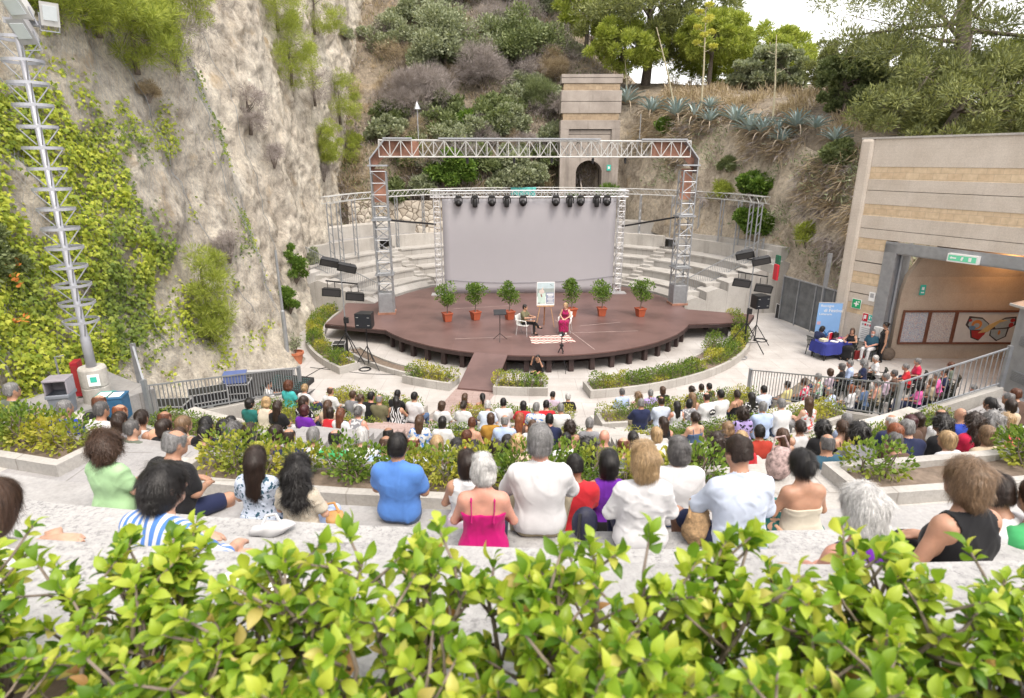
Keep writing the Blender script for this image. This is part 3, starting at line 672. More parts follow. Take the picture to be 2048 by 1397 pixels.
for i, (px, py, r, m, n, ndl, lab) in enumerate([(1322, 270, (.8, .6, .7), MAT_GREEN, 300, False, 'round green bush on the rock right of the tunnel'), (1497, 405, (1.4, 1.2, 1.0), MAT_GREEN, 620, False, 'dense dark green creeper hanging over the right rock wall'), (1500, 460, (1.3, 1.0, 1.0), MAT_GREEN, 620, False, 'lower half of the green creeper by the ring end'), (1430, 400, (.9, .8, .8), MAT_PINE, 320, True, 'feathery light green sapling left of the creeper'),
    (1600, 490, (.7, .6, .9), MAT_PINE, 260, True, 'yellow green shrub above the metal fence'), (1665, 345, (.8, .6, 1.0), MAT_OAK, 300, False, 'dark green shrub beside the portal corner'), (1445, 350, (.5, .5, .6), MAT_OAK, 260, True, 'dark tussock on the right rock wall')]):
    shrub(lab, hp(px, py), r, 22, n, .2, m, 740 + i, needle=ndl, width=1, group='shrubs on the right rock wall', up=.1 if 'creeper' in lab else .4)

rngf = random.Random(5)
FILL = [(MAT_OAK, False, 'dark green'), (MAT_OLIVE, False, 'grey green'), (MAT_TWIG, True, 'bare twiggy'), (MAT_DRY, True, 'straw coloured'), (MAT_TWIG, True, 'purplish bare'), (MAT_OLIVE, False, 'silvery')]
for i in range(78):
    px, py = rngf.uniform(770, 1125), rngf.uniform(20, 345); m, ndl, nm = FILL[i % 6]; r = rngf.uniform(.9, 1.9) * (1.25 if py < 150 else 1)
    shrub(f'{nm} scrub bush among the many on the back slope', hp(px, py), (r * 1.2, r, r * rngf.uniform(.6, 1)), 16, 230, .2 if not ndl else .34, m, 1000 + i, needle=ndl, width=1 if not ndl else .35, group=f'{nm} scrub on the back slope', up=.5, stems=6)
# trees on the hill
def hx(x, y): return hill_near(x, y)
GT = 'trees on the hill behind'
TREES = [ # name, label, x, y, h, crown, radii, clumps, leaves, size, mat, needle, trunk
 ('pine_tree', 'big umbrella pine with a dark trunk behind the agaves', 11.0, 53, 8.5, (.3, -.5, 5.2), (6.2, 4.5, 3.4), 130, 330, .34, MAT_PINE_DARK, True, .34),
 ('pine_tree', 'low bright green pine right of the tunnel tower', 8.6, 51, 5, (.2, -.6, 3.0), (3.2, 2.4, 1.9), 70, 330, .30, MAT_PINE, True, .16),
 ('pine_tree', 'bright green pine under the big umbrella pine', 14.6, 50, 5.5, (0, -.5, 3.3), (3.0, 2.4, 1.8), 66, 330, .30, MAT_PINE, True, .16),
 ('pine_tree', 'light green pine above the tunnel tower', 6.3, 56, 7, (0, 0, 4.6), (2.6, 2.2, 3.0), 70, 300, .32, MAT_PINE, True, .18),
 ('pine_tree', 'sunlit yellow green pine at the edge of the open sky', 20.0, 52, 4, (0, 0, 1.9), (3.4, 2.4, 2.3), 80, 300, .32, MAT_PINE, True, .2),
 ('olive_tree', 'pale grey green tree below the open sky', 18.2, 46, 3, (0, 0, 1.2), (3.0, 2.0, 1.5), 66, 320, .2, MAT_OLIVE, False, .16),
 ('oak_tree', 'dark round tree right of the gap of sky', 20.6, 42, 3.6, (0, 0, 1.7), (2.3, 1.8, 1.7), 60, 320, .2, MAT_PINE_DARK, True, .18),
 ('pine_tree', 'huge dark pine over the concrete portal', 22.0, 32.5, 13, (.2, -1.0, 7.4), (8.0, 4.5, 4.4), 135, 300, .24, MAT_PINE_DARK, True, .38),
 ('pine_tree', 'lower spreading pine just above the portal roof', 20.5, 30.0, 6, (.8, -.6, 3.0), (5.6, 2.6, 2.2), 130, 330, .22, MAT_PINE_DARK, True, .2),
 ('pine_tree', 'pine with light green tips at the right edge', 27.0, 30.5, 7, (0, -.5, 4.0), (4.0, 2.6, 3.0), 90, 330, .22, MAT_PINE, True, .2),
 ('oak_tree', 'dark evergreen shrub tree on the portal roof at the right', 25.0, 27.5, 3.5, (0, 0, 1.8), (3.0, 1.6, 1.6), 60, 330, .15, MAT_OAK, False, .12),
 ('oak_tree', 'dark leafy tree on the ridge between agaves and portal', 18.4, 36.0, 3.4, (0, 0, 1.6), (1.9, 1.6, 1.5), 66, 320, .18, MAT_OAK, False, .14),
 ('oak_tree', 'dark olive tree at the top of the back slope', 1.5, 60, 7, (0, 0, 4), (4.5, 3, 3.4), 90, 320, .26, MAT_OAK, False, .2),
 ('olive_tree', 'grey green tree at the upper left of the back slope', -5.5, 58, 6, (0, 0, 3.5), (3.0, 2.6, 4.0), 80, 330, .24, MAT_OLIVE, False, .18),
 ('oak_tree', 'dark tree at the far top of the back slope', -2.0, 66, 7, (0, 0, 4), (5, 3, 4), 80, 320, .3, MAT_OAK, False, .2),
 ('pine_tree', 'hazy light green pine left of the sky gap', 17.0, 56, 5, (0, 0, 2.6), (4.0, 3, 2.6), 90, 320, .30, MAT_PINE, True, .18),
 ('olive_tree', 'feathery grey green tree just left of the huge pine', 21.5, 38, 4, (0, 0, 2.0), (2.6, 2.0, 1.9), 80, 320, .17, MAT_OLIVE, False, .14),
 ('pine_tree', 'dense green pine filling the space behind the portal roof', 24.0, 34.5, 6, (0, 0, 3.6), (4.6, 2.6, 2.6), 120, 330, .22, MAT_PINE_DARK, True, .2),
 ('pine_tree', 'light pine above the right end of the portal roof', 28.5, 34.0, 8, (0, 0, 5.2), (4.0, 2.6, 3.4), 100, 320, .22, MAT_PINE, True, .2),
 ('pine_tree', 'distant pine behind the light green pine', 8, 64, 9, (0, 0, 6), (5, 3.5, 4.5), 90, 320, .36, MAT_PINE_DARK, True, .25)]
for i, (nm, lab, x, y, h, cr_, r3, ncl, n, s, m, ndl, tr) in enumerate(TREES):
    tree(nm, lab, hx(x, y), h, cr_, r3, ncl, n, s, m, 800 + i, needle=ndl, tr=tr, group=GT, cr=(.10, .22), width=1.7 if ndl else 1, limbs=26, lean=(.3 * sin(i), .2))
# agaves along the ridge
def agave(loc, s, rz, seed, lab, dead=0):
    rng = np.random.default_rng(seed); root = thing('agave', lab, 'agave', loc, rz, 'agaves along the ridge'); V, F_, Mi = [], [], []
    for i in range(30):
        el = rad(14 + 70 * (i / 30)); az = i * 2.4; L = (1.0 + .2 * rng.random()) * (.8 + .2 * cos(el)); w_ = .085; o = len(V); dd = i < 5 + dead
        for j in range(6):
            u = j / 5; r_ = L * (u - .12 * u * u); e = el - .55 * u * u * (.4 if not dd else 1.6); c = np.array([cos(az) * cos(e) * r_, sin(az) * cos(e) * r_, sin(e) * r_ + .1]); sd = np.array([-sin(az), cos(az), 0]); ww = w_ * (1 - u) ** .6 * (1 if u > .05 else .7) * (.5 if dd else 1)
            V += [c - sd * ww + (0, 0, .03), c - (0, 0, .015), c + sd * ww + (0, 0, .03)]
        for j in range(5):
            for q in range(2): a = o + j * 3 + q; F_.append((a, a + 1, a + 4, a + 3)); Mi.append(1 if dd else 0)
    np_mesh('leaves', V, F_, [MAT_AGAVE, MAT_DEADAG], root, smooth=True, mi=Mi); root.scale = (s,) * 3; return root
for i, (px, py, s, dead, lab) in enumerate([(1247, 212, 1.35, 0, 'large blue green agave next to the tunnel tower'), (1298, 228, 1.25, 2, 'upright agave second from the tunnel tower'), (1350, 232, 1.3, 0, 'agave at the foot of the leaning flower stalk'), (1384, 262, 1.1, 18, 'half dead agave with straw coloured leaves below the ridge'), (1415, 258, 1.0, 2, 'agave right of the half dead one'),
    (1462, 262, 1.15, 0, 'agave in the middle of the big clump'), (1492, 276, 1.2, 0, 'widest agave at the front of the big clump'), (1520, 285, 1.1, 4, 'low agave at the right of the big clump'), (1545, 285, 1.0, 16, 'dead yellow agave between clump and single agave'), (1583, 268, 1.05, 0, 'single upright agave right of the dead one'), (1624, 280, .8, 0, 'small agave near the portal corner'), (1660, 292, .9, 0, 'last agave beside the portal wall'), (1425, 215, .8, 0, 'small agave behind the ridge line'), (1215, 205, .9, 3, 'agave tucked behind the tunnel tower corner'), (1555, 300, .85, 0, 'agave hanging below the ridge above the dry grass')]):
    agave(hp(px, py) + Vector((-.25, -.3, .2)), s * 1.2, i * 1.1, 900 + i, lab, dead)
for i, (pb, pt, n, lab) in enumerate([((1256, 190), (1250, 120), 0, 'short broken agave stalk by the tunnel tower'), ((1350, 235), (1313, 55), 3, 'tall bare leaning agave stalk'), ((1390, 245), (1412, 10), 9, 'tall agave stalk with yellow flower clusters'), ((1537, 275), (1553, 70), 2, 'thin agave stalk against the open sky')]):
    p = hp(*pb); q = at_y(pt[0], pt[1], p.y + .4); root = thing('agave_stalk', lab, 'flower stalk', p, 0, 'agave flower stalks'); d = q - p; st = MB(); st.tube([Vector((0, 0, -.2)), d * .5 + Vector((.06, 0, 0)), d], [.07, .05, .025], 7)
    rng = np.random.default_rng(i); cl = []
    for k in range(n):
        e = d * (.62 + .38 * k / max(1, n)); a = k * 2.2; t = e + Vector((cos(a) * .45, sin(a) * .45, .22)) * (1.3 - .6 * k / max(1, n)); st.tube([e, (e + t) / 2 + Vector((0, 0, -.05)), t], .018, 5); cl.append((np.array(t) + (0, 0, .05), .24))
    st.build('stem', M('pale_stalk', (.40, .36, .25), .8, .2), root)
    if n > 4: v, f = foliage(rng, cl, 200, .11, 1, False, .6, flat=.4); np_mesh('flowers', v, f, leaf_mat('yellow_blossom', [(0, (.40, .40, .06)), (1, (.62, .60, .14))], .2), root, smooth=False)
# palms by the tunnel, reeds on the portal roof
def palm(loc, s, seed, lab):
    rng = np.random.default_rng(seed); root = thing('palm', lab, 'palm', loc, 0, 'small palms by the tunnel'); b = MB(); b.tube([(0, 0, -.2), (0, 0, .35)], [.14, .1], 8); b.build('trunk', MAT_BARK, root); C_, D_ = [], []
    for i in range(16):
        a = i * 2.4; el = rad(20 + 60 * (i / 16)); tip = np.array([cos(a) * cos(el), sin(a) * cos(el), sin(el)]) * .7 + (0, 0, .35)
        for k in range(16): t = (k / 15 - .5) * 2.4; sd = np.cross(tip / .8, [0, 0, 1]); C_.append(tip); D_.append(tip * cos(t) + sd * sin(t) * .9 + rng.normal(size=3) * .05)
    v, f = leaf_cloud(np.array(C_), np.array(D_), np.full(len(C_), .55), rng, NEEDLE, NEEDLE_F, width=.9); np_mesh('fronds', v, f, MAT_GREEN, root, smooth=False); root.scale = (s,) * 3
palm(Vector((7.1, 45.3, -3.3)), 1.15, 1, 'fan palm right of the tunnel arch'); palm(Vector((4.3, 45.2, -3.4)), .8, 2, 'smaller fan palm left of the tunnel arch')
rng = np.random.default_rng(31); p0 = Vector((17.2, 27.4, .7)); rd_ = thing('reed_clump', 'tall straw coloured reed clump behind the portal coping', 'reeds', hx(17.3, 27.6)); C_ = rng.normal(size=(420, 3)) * (.5, .35, .1); D_ = rng.normal(size=(420, 3)) * .28 + (.15, 0, 1); v, f = leaf_cloud(C_, D_, 1.2 + 1.3 * rng.random(420), rng, NEEDLE, NEEDLE_F, width=.16); np_mesh('stalks', v, f, MAT_DRY, rd_, smooth=False)
# ---------------------------------------------------------------- stage, ramp, rings of planting round it
def deck_mat():
    m, nt, b = new_mat('painted_deck'); L = nt.links; P = wpos(nt)
    n = _n(nt, 'ShaderNodeTexNoise', Scale=.55, Detail=5, Roughness=.55); L.new(P, n.inputs[0])
    col = ramp(nt, n.outputs[0], [(.36, (.100, .057, .052)), (.5, (.138, .080, .073)), (.7, (.165, .098, .090))])
    br = nt.nodes.new('ShaderNodeTexBrick'); br.offset = 0
    for k, v in (('Scale', 1), ('Mortar Size', .008), ('Brick Width', 2.4), ('Row Height', 1.2)): br.inputs[k].default_value = v
    br.inputs['Color1'].default_value = (1, 1, 1, 1); br.inputs['Color2'].default_value = (.96, .96, .96, 1); br.inputs['Mortar'].default_value = (1.25, 1.22, 1.2, 1)
    L.new(P, br.inputs[0]); col = mixc(nt, 1, col, br.outputs[0], 'MULTIPLY')
    mp = nt.nodes.new('ShaderNodeMapping'); mp.inputs['Scale'].default_value = (.35, 3, 1); mp.inputs['Rotation'].default_value = (0, 0, .4); L.new(P, mp.inputs[0])
    s = _n(nt, 'ShaderNodeTexNoise', Scale=2.2, Detail=6, Roughness=.7); L.new(mp.outputs[0], s.inputs[0])
    sc = ramp(nt, s.outputs[0], [(.66, (0, 0, 0)), (.78, (.35, .35, .35))]); col = mixc(nt, sc, col, (.42, .33, .32))
    L.new(col, b.inputs['Base Color']); b.inputs['Roughness'].default_value = .42; b.inputs['Specular IOR Level'].default_value = .45
    bump(nt, b, n.outputs[0], .05, .02); return m
MAT_DECK = deck_mat()
MAT_SKIRT = M('dark_brown_steel', (.045, .028, .027), .6, .2, 4)
st = thing('stage', 'round dark red brown stage on short posts below the white screen', 'stage', (CX, CY, FLOOR))
def rel(o, *ps): return [Vector(p) - o for p in ps]
SO = Vector((CX, CY, FLOOR))
def wing_poly():
    pts = []
    # outline of the deck: front arc, right wing, back arc, left wing
    A = lambda a, R=7.85: (CX + R * sin(rad(a)), CY - R * cos(rad(a)))
    rw = [on_z(*p, DECK) for p in ((1388, 640), (1497, 645), (1508, 630), (1392, 622))]
    lw = [on_z(*p, DECK) for p in ((686, 603), (683, 624), (650, 648), (763, 652))]
    arc0 = [A(a) for a in np.linspace(-58, 66, 60)]
    pts += arc0
    pts += [(rw[1].x, rw[1].y), (rw[2].x, rw[2].y)]
    pts += [A(a) for a in np.linspace(88, 250, 60)]
    pts += [(-9.1, 33.3), (lw[1].x, lw[1].y), (lw[2].x, lw[2].y)]
    return pts
WP = wing_poly()
b = MB(); b.prism([(x - CX, y - CY) for x, y in WP], DECK - FLOOR - .05, DECK - FLOOR); b.build('deck', MAT_DECK, st)
b = MB(); n = len(WP)
for (x0, y0), (x1, y1) in zip(WP, WP[1:] + WP[:1]):
    b.bar((x0 - CX, y0 - CY, .62), (x1 - CX, y1 - CY, .62), .04, .14)
b.build('fascia', MAT_SKIRT, st)
b = MB()
for a in np.arange(-56, 68, 6.6):
    p = pol(7.65, a, FLOOR) - SO; b = MB(); b.box((p.x, p.y, .29), (.2, .16, .58), rz=rad(a)); b.build('post', MAT_SKIRT, st)
for x, y in ((-8.6, 29.3), (-7.6, 28.9), (-6.9, 28.2), (9.6, 28.7), (11, 29)): b = MB(); b.box((x - CX, y - CY, .29), (.2, .2, .58)); b.build('post', MAT_SKIRT, st)
b = MB(); b.sector([(6.6, FLOOR + .02), (6.6, DECK - .06)], -62, 72, 40); b.v = [(x - CX, y - CY, z - FLOOR) for x, y, z in b.v]; b.build('backing_wall', MAT_SKIRT, st)
for (xa, ya), (xb, yb) in (((1147, 666), (1276, 662)), ((910, 678), (1024, 674)), ((907, 618), (1030, 611)), ((1110, 640), (1190, 700)), ((1160, 652), (1240, 645))):
    pa, pb = on_z(xa, ya, DECK + .003) - SO, on_z(xb, yb, DECK + .003) - SO; b = MB(); b.bar(pa, pb, .022, .004); b.build('tape_line', M('worn_tape', (.40, .32, .30), .8, .3, 3), st)
# sloping ramp down to the paving, and the pink strip that leads on to the aisle
def strip(R0, z0, R1, z1, a, w, th):
    u = Vector((sin(rad(a)), -cos(rad(a)), 0)); s = Vector((u.y, -u.x, 0)) * w / 2; c = Vector((CX, CY, 0))
    q = [c + u * R0 + s, c + u * R0 - s, c + u * R1 - s, c + u * R1 + s]
    top = [Vector((p.x, p.y, z)) for p, z in zip(q, (z0, z0, z1, z1))]; bot = [p - Vector((0, 0, th)) for p in top]
    m = MB(); m.add(top + bot, [(0, 1, 2, 3), (7, 6, 5, 4), (0, 4, 5, 1), (1, 5, 6, 2), (2, 6, 7, 3), (3, 7, 4, 0)]); return m
o = strip(7.84, DECK + .004, 10.0, FLOOR + .08, -13.5, 1.35, .06).build('ramp', MAT_DECK); tag(o, 'narrow brown ramp sloping down from the stage front to the paving', 'ramp')
o = strip(9.9, FLOOR + .016, 12.98, FLOOR + .016, -13.5, 1.5, .012).build('path', MAT_PATH); o['kind'] = 'structure'

# inner planting ring of bare soil and outer ring with hedges
GP = 'curved planters around the stage'
planter(9.0, 9.75, -58, -24, FLOOR, FLOOR + .2, 'bare curved soil bed left of the stage ramp', GP)
planter(9.0, 9.75, 14, 62, FLOOR, FLOOR + .2, 'bare curved soil bed right of the stage with one shrub', GP)
planter(10.2, 11.1, -104, -44, FLOOR, FLOOR + .3, 'curved stone planter under the left light stands', GP)
planter(9.35, 10.25, -30, -18.5, FLOOR, FLOOR + .3, 'short stone planter directly left of the brown ramp', GP)
planter(9.35, 10.2, -9.5, 1.5, FLOOR, FLOOR + .3, 'short stone planter directly right of the brown ramp', GP)
planter(9.6, 10.6, 9.5, 88, FLOOR, FLOOR + .3, 'long curved stone planter sweeping right of the stage front', GP)
GH = 'yellow hedges round the stage'
HZ = FLOOR + .24
for q, (R0, R1, a0, a1, h, lab, gp) in enumerate([
    (10.35, 11.0, -103, -62, .5, 'tall yellow hedge curving along the left edge of the stage floor', .0), (10.35, 11.0, -60, -55, .48, 'separate green bush behind the left light stand', 0),
    (10.35, 11.0, -52.5, -45, .48, 'yellow and green hedge piece behind the left speaker', 0),
    (9.45, 10.15, -29.5, -19, .5, 'bushy yellow hedge in the short planter left of the ramp', 0), (9.5, 10.1, -9, 1, .5, 'bushy yellow hedge in the short planter right of the ramp', 0),
    (9.75, 10.45, 10.5, 39, .44, 'long yellow hedge curving in front of the stage on the right', .04), (9.75, 10.45, 43, 60, .48, 'yellow hedge between the right light stand and the stage', 0),
    (9.75, 10.45, 61, 86, .62, 'tall green hedge at the far right end of the curved planter', 0), (9.1, 9.7, 50, 57, .8, 'lone green shrub in the bare soil bed right of the stage', 0)]):
    hedge(R0, R1, a0, a1, HZ, h, lab, GH, 500 + q, .064, 400, gp, 'shrub' if 'shrub' in lab or 'bush ' in lab else 'hedge')

# ---------------------------------------------------------------- seating bank behind the stage
RK = [8.7, 9.85, 11.05, 12.25]
def back_bank(a0, a1):
    P = [(8.3, FLOOR)]; z = DECK - .05
    for k, R in enumerate(RK):
        z += .44; P += [(R, z - .44 if k else FLOOR), (R, z - .09), (R - .05, z - .09), (R - .05, z)]
    P += [(13.35, z)]
    P[1] = (8.3, DECK - .02)
    m = MB(); m.sector(P, a0, a1, base=FLOOR - .3); struct(m, 'back_terrace', MAT_BENCH)
    m = MB(); m.sector([(13.35, z), (13.35, z + .75), (13.75, z + .75), (13.75, -5.0)], a0, a1, base=FLOOR - .3); struct(m, 'back_terrace', MAT_STONE)
    return z
for a0, a1 in ((103, 134), (138, 180), (180, 222), (226, 259)): ZT = back_bank(a0, a1)
for a in (136, 224):
    P = [(8.3, DECK)]
    for s in range(12): P += [(8.6 + s * .4, DECK + s * .155), (8.6 + s * .4, DECK + (s + 1) * .155)]
    m = MB(); m.sector(P, a - 2, a + 2, base=FLOOR - .3); struct(m, 'back_stairs', MAT_BENCH)
m = MB(); m.sector([(13.7, -5.0), (17.2, -4.8)], 100, 262, 50); struct(m, 'upper_walk', MAT_WALK)
m = MB(); m.sector([(13.7, -4.5), (14.2, -4.5)], 100, 130, 20, base=-6); struct(m, 'upper_kerb', MAT_STONE)
m = MB(); m.sector([(15.2, -5.0), (15.2, -4.15), (16.0, -4.1)], 140, 262, 50, base=-6); struct(m, 'upper_kerb', MAT_STONE)
# stepped end walls with bar railings
for s, (ad, side) in enumerate(((102, 'right'), (260, 'left'))):
    m = MB(); z = DECK
    for k in range(5):
        R = 8.3 + k * 1.2; z = DECK + .25 + .46 * k
        m.sector([(R, FLOOR), (R, z - .2), (R + .6, z), (R + 1.2, z - .2), (R + 1.2, FLOOR)], ad - 3.5, ad + 3.5, 3, base=FLOOR - .2)
    tag(m.build('end_wall', MAT_BENCH), f'stepped pale end wall of the {side} side of the back seating', 'wall')
    a_ = ad + (4.2 if s == 0 else -4.2)
    rail_run([tuple(pol(8.5, a_, DECK - .1)), tuple(pol(13.6, a_, -5.15))], .95, f'sloping bar railing up the {side} end of the back seating')

# dry stone retaining wall
def stonewall_mat():
    m, nt, b = new_mat('dry_stone'); L = nt.links; P = wpos(nt)
    v = nt.nodes.new('ShaderNodeTexVoronoi'); v.inputs['Scale'].default_value = 2.2; L.new(P, v.inputs[0])
    e = nt.nodes.new('ShaderNodeTexVoronoi'); e.feature = 'DISTANCE_TO_EDGE'; e.inputs['Scale'].default_value = 2.2; L.new(P, e.inputs[0])
    col = ramp(nt, v.outputs['Color'], [(.2, (.40, .35, .29)), (.8, (.58, .53, .46))]); k = ramp(nt, e.outputs[0], [(0, (.18, .15, .12)), (.08, (1, 1, 1))])
    L.new(mixc(nt, 1, col, k, 'MULTIPLY'), b.inputs['Base Color']); b.inputs['Roughness'].default_value = .95; bump(nt, b, e.outputs[0], .8, .15); return m
m = MB(); m.add([(-11.5, 42.9, -5), (-2.4, 43.1, -5), (-2.4, 43.3, -2.75), (-11.5, 43.1, -2.75), (-11.5, 43.8, -2.75), (-2.4, 44, -2.75), (-2.4, 44, -5), (-11.5, 43.8, -5)],
    [(0, 1, 2, 3), (3, 2, 5, 4), (1, 6, 5, 2), (0, 3, 4, 7), (4, 5, 6, 7)])
tag(m.build('retaining_wall', stonewall_mat()), 'low dry stone retaining wall behind the back seating on the left', 'wall')

# ---------------------------------------------------------------- screen with its truss frame
def truss_box(m, a, b_, w, d, n, r=.025, side=Vector((1, 0, 0)), dep=Vector((0, 1, 0)), diag=True):
    """four chords and zig-zag lacing between a and b"""
    a, b_ = Vector(a), Vector(b_); c = [side * (sx * w / 2) + dep * (sy * d / 2) for sx, sy in ((-1, -1), (1, -1), (1, 1), (-1, 1))]
    for q in c: m.tube([a + q, b_ + q], r, 6)
    for i in range(n):
        p0 = a + (b_ - a) * i / n; p1 = a + (b_ - a) * (i + 1) / n
        for j in range(4):
            u, v = c[j], c[(j + 1) % 4]
            m.tube([p0 + u, p0 + v], r * .6, 5, cap=False)
            if diag: m.tube([p0 + (u if i % 2 else v), p1 + (v if i % 2 else u)], r * .6, 5, cap=False)
    for j in range(4): m.tube([b_ + c[j], b_ + c[(j + 1) % 4]], r * .6, 5, cap=False)
    return m
S0, S1 = on_z(890, 589, DECK), on_z(1224, 586, DECK)
sx_ = (S1 - S0).normalized(); W_ = (S1 - S0).length; sn = Vector((-sx_.y, sx_.x, 0)); H_ = 5.2
scr = thing('projection_screen', 'large white projection screen in an aluminium truss frame on the stage', 'screen', (S0 + S1) / 2, math.atan2(sx_.y, sx_.x))
MAT_SCREEN = M('screen_cloth', (.41, .40, .43), .85, .015, 1.2, bmp=.03)
b = MB(); nx, nz_ = 24, 14
for j in range(nz_ + 1):
    for i in range(nx + 1):
        u, v = i / nx, j / nz_
        b.v.append(((u - .5) * W_, .015 * sin(u * 9) * sin(v * 5), .06 + v * H_))
for j in range(nz_):
    for i in range(nx): o = j * (nx + 1) + i; b.f.append((o, o + 1, o + nx + 2, o + nx + 1)); b.m.append(0)
o = b.build('cloth', MAT_SCREEN, scr, smooth=True); o.modifiers.new('thick', 'SOLIDIFY').thickness = .01
b = MB(); b.tube([(W_ * (u - .5), -.03, .85 - .28 * (1 - (2 * u - 1) ** 2) + .12 * u) for u in np.linspace(0, 1, 25)], .012, 5); b.build('hem_line', M('grey_cord', (.22, .22, .25), .7), scr)
b = MB(); X_, Z_ = Vector((1, 0, 0)), Vector((0, 0, 1)); Yv = Vector((0, 1, 0))
for s in (-1, 1): b = MB(); truss_box(b, (s * (W_ / 2 + .28), .0, 0), (s * (W_ / 2 + .28), .0, H_ + .5), .34, .34, 20, .022); b.build('side_tower', MAT_ALU, scr)
b = MB(); truss_box(b, (-W_ / 2 - .6, -.02, H_ + .3), (W_ / 2 + .6, -.02, H_ + .3), .34, .34, 34, .024, side=Z_, dep=Yv); b.build('top_truss', MAT_ALU, scr)
for s in (-1, 1): b = MB(); b.box((s * (W_ / 2 + .28), -.1, .03), (.9, .6, .05)); b.build('base_plate', MAT_ALU, scr)
# row of moving-head lights hung on it
MAT_LENS = M('dark_lens', (.02, .02, .024), .45, .1, 4, spec=.8)
def head_light(x, kind, lab):
    root = thing('stage_light', lab, 'stage light', (S0 + S1) / 2 + sx_ * x - sn * .22 + Vector((0, 0, H_ + .12)), math.atan2(sx_.y, sx_.x), 'black moving-head lights on the screen truss')
    m = MB(); m.box((0, 0, .05), (.30, .24, .13)); m.build('base_box', MAT_BLACK, root, bevel=.015)
    m = MB(); 
    for s in (-1, 1): m.bar((s * .19, 0, .0), (s * .19, 0, -.32), .05, .12)
    m.bar((-.19, 0, 0), (.19, 0, 0), .1, .06); m.build('yoke', MAT_BLACK, root, bevel=.01)
    m = MB()
    if kind: m.lathe([(.05, -.17), (.15, -.14), (.18, 0), (.17, .1), (.12, .16)], n=18); rot = (pi / 2, 0, 0); m.v = [(x_, -z_, y_ - .3) for x_, y_, z_ in m.v]; m.lathe([(.02, 0), (.14, .0), (.15, .012)], (0, 0, 0), 18)
    else: m.lathe([(.10, -.52), (.13, -.48), (.14, -.26), (.12, -.1), (.08, -.04)], n=16)
    if kind:
        k = len(m.v) - 54; m.v[k:] = [(x_, -.17 - z_, y_ - .3) for x_, y_, z_ in m.v[k:]]
    m.build('lamp_head', MAT_BLACK, root, smooth=True)
    return root
LX = [(915, 1), (947, 0), (980, 1), (1009, 0), (1041, 1), (1105, 1), (1133, 0), (1154, 1), (1186, 0), (1206, 1)]
wd = ['first', 'second', 'third', 'fourth', 'fifth']
for i, (px, kd) in enumerate(LX):
    f = (px - 882) / (1227 - 882) - .5
    head_light(f * W_, kd, f"{'round faced' if kd else 'narrow downward pointing'} black stage light, {wd[i % 5]} from the left in the {'left' if i < 5 else 'right'} five")

# ---------------------------------------------------------------- big lattice gantry over the stage
g0, g1 = on_z(775, 626, DECK), on_z(1354, 608, DECK)
gx = (g1 - g0).normalized(); GW = (g1 - g0).length; GH_ = 7.74
gan = thing('gantry', 'tall galvanised lattice gantry with rusty corner plates spanning the stage', 'gantry', (g0 + g1) / 2, math.atan2(gx.y, gx.x))
for s in (-1, 1):
    b = MB(); truss_box(b, (s * GW / 2, 0, 1.0), (s * GW / 2, 0, GH_ - 1.0), .68, .62, 11, .036); 
    for q in (-1, 1):
        for q2 in (-1, 1): b.tube([(s * GW / 2 + q * .34, q2 * .31, 0), (s * GW / 2 + q * .34, q2 * .31, 1)], .05, 6)
    for z in (1.95, 4.55, 7.0): b.box((s * GW / 2, 0, z), (.9, .8, .07))
    b.build('lattice_post', MAT_STEEL, gan)
    b = MB(); b.box((s * GW / 2, 0, .55), (.72, .66, 1.0)); b.build('base_casing', MAT_STEEL, gan, bevel=.02)
    b = MB(); b.box((s * GW / 2, 0, .04), (.86, .8, .1)); b.build('foot_plate', MAT_RUST, gan)
b = MB(); truss_box(b, (-GW / 2 + .1, 0, GH_), (GW / 2 - .1, 0, GH_), .72, .62, 30, .036, side=Z_, dep=Yv); b.build('beam', MAT_WHITESTEEL, gan)
for s in (-1, 1):
    b = MB(); b.box((s * (GW / 2 - 1.1), .12, GH_), (1.6, .05, .66)); b.box((s * GW / 2, .15, GH_ - 1.65), (.56, .05, 1.5))
    b.add([(s * (GW / 2 - .3), .1, GH_ + .33), (s * (GW / 2 - .3), .1, GH_ - .36), (s * (GW / 2 + .3), .1, GH_ - 1.0), (s * (GW / 2 + .34), .1, GH_ - .45)], [(0, 1, 2, 3)])
    b.build('rusty_plate', MAT_RUST, gan).modifiers.new('t', 'SOLIDIFY').thickness = .03
b = MB()
for s in (-1, 1):
    for (xa, za), (xb, zb) in (((GW / 2 - .35, GH_ + .42), (GW / 2 + .36, GH_ - .42)), ((GW / 2 + .36, GH_ - .42), (GW / 2 + .36, GH_ - 1.1))):
        b.add([(s * x, y, z) for y in (-.36, .36) for x, z in ((xa, za), (xb, zb), (xb - .05, zb - .03), (xa - .05, za - .03))], [(0, 1, 2, 3), (7, 6, 5, 4), (0, 4, 5, 1), (1, 5, 6, 2), (2, 6, 7, 3), (3, 7, 4, 0)])
for x0, x1 in ((-GW / 2 + .3, -GW / 2 + 1.6), (-GW / 2 + 2.8, GW / 2 - 4.6), (GW / 2 - 2.6, GW / 2 - .3)): b.box(((x0 + x1) / 2, 0, GH_ + .45), (x1 - x0, .75, .06))
b.build('cover_sheets', MAT_STEEL, gan)
b = MB(); b.tube([(-GW / 2 + 1.9, 0, GH_ + .4), (-GW / 2 + 1.9, 0, GH_ + 2.0)], .02, 5); b.lathe([(.16, 0), (.02, .32)], (-GW / 2 + 1.9, 0, GH_ + 1.7), 6)
b.tube([(GW / 2 - 2.6, 0, GH_ + .4), (GW / 2 - 2.6, 0, GH_ + 1.6)], .02, 5); b.build('antenna', MAT_STEEL, gan)
b = MB()
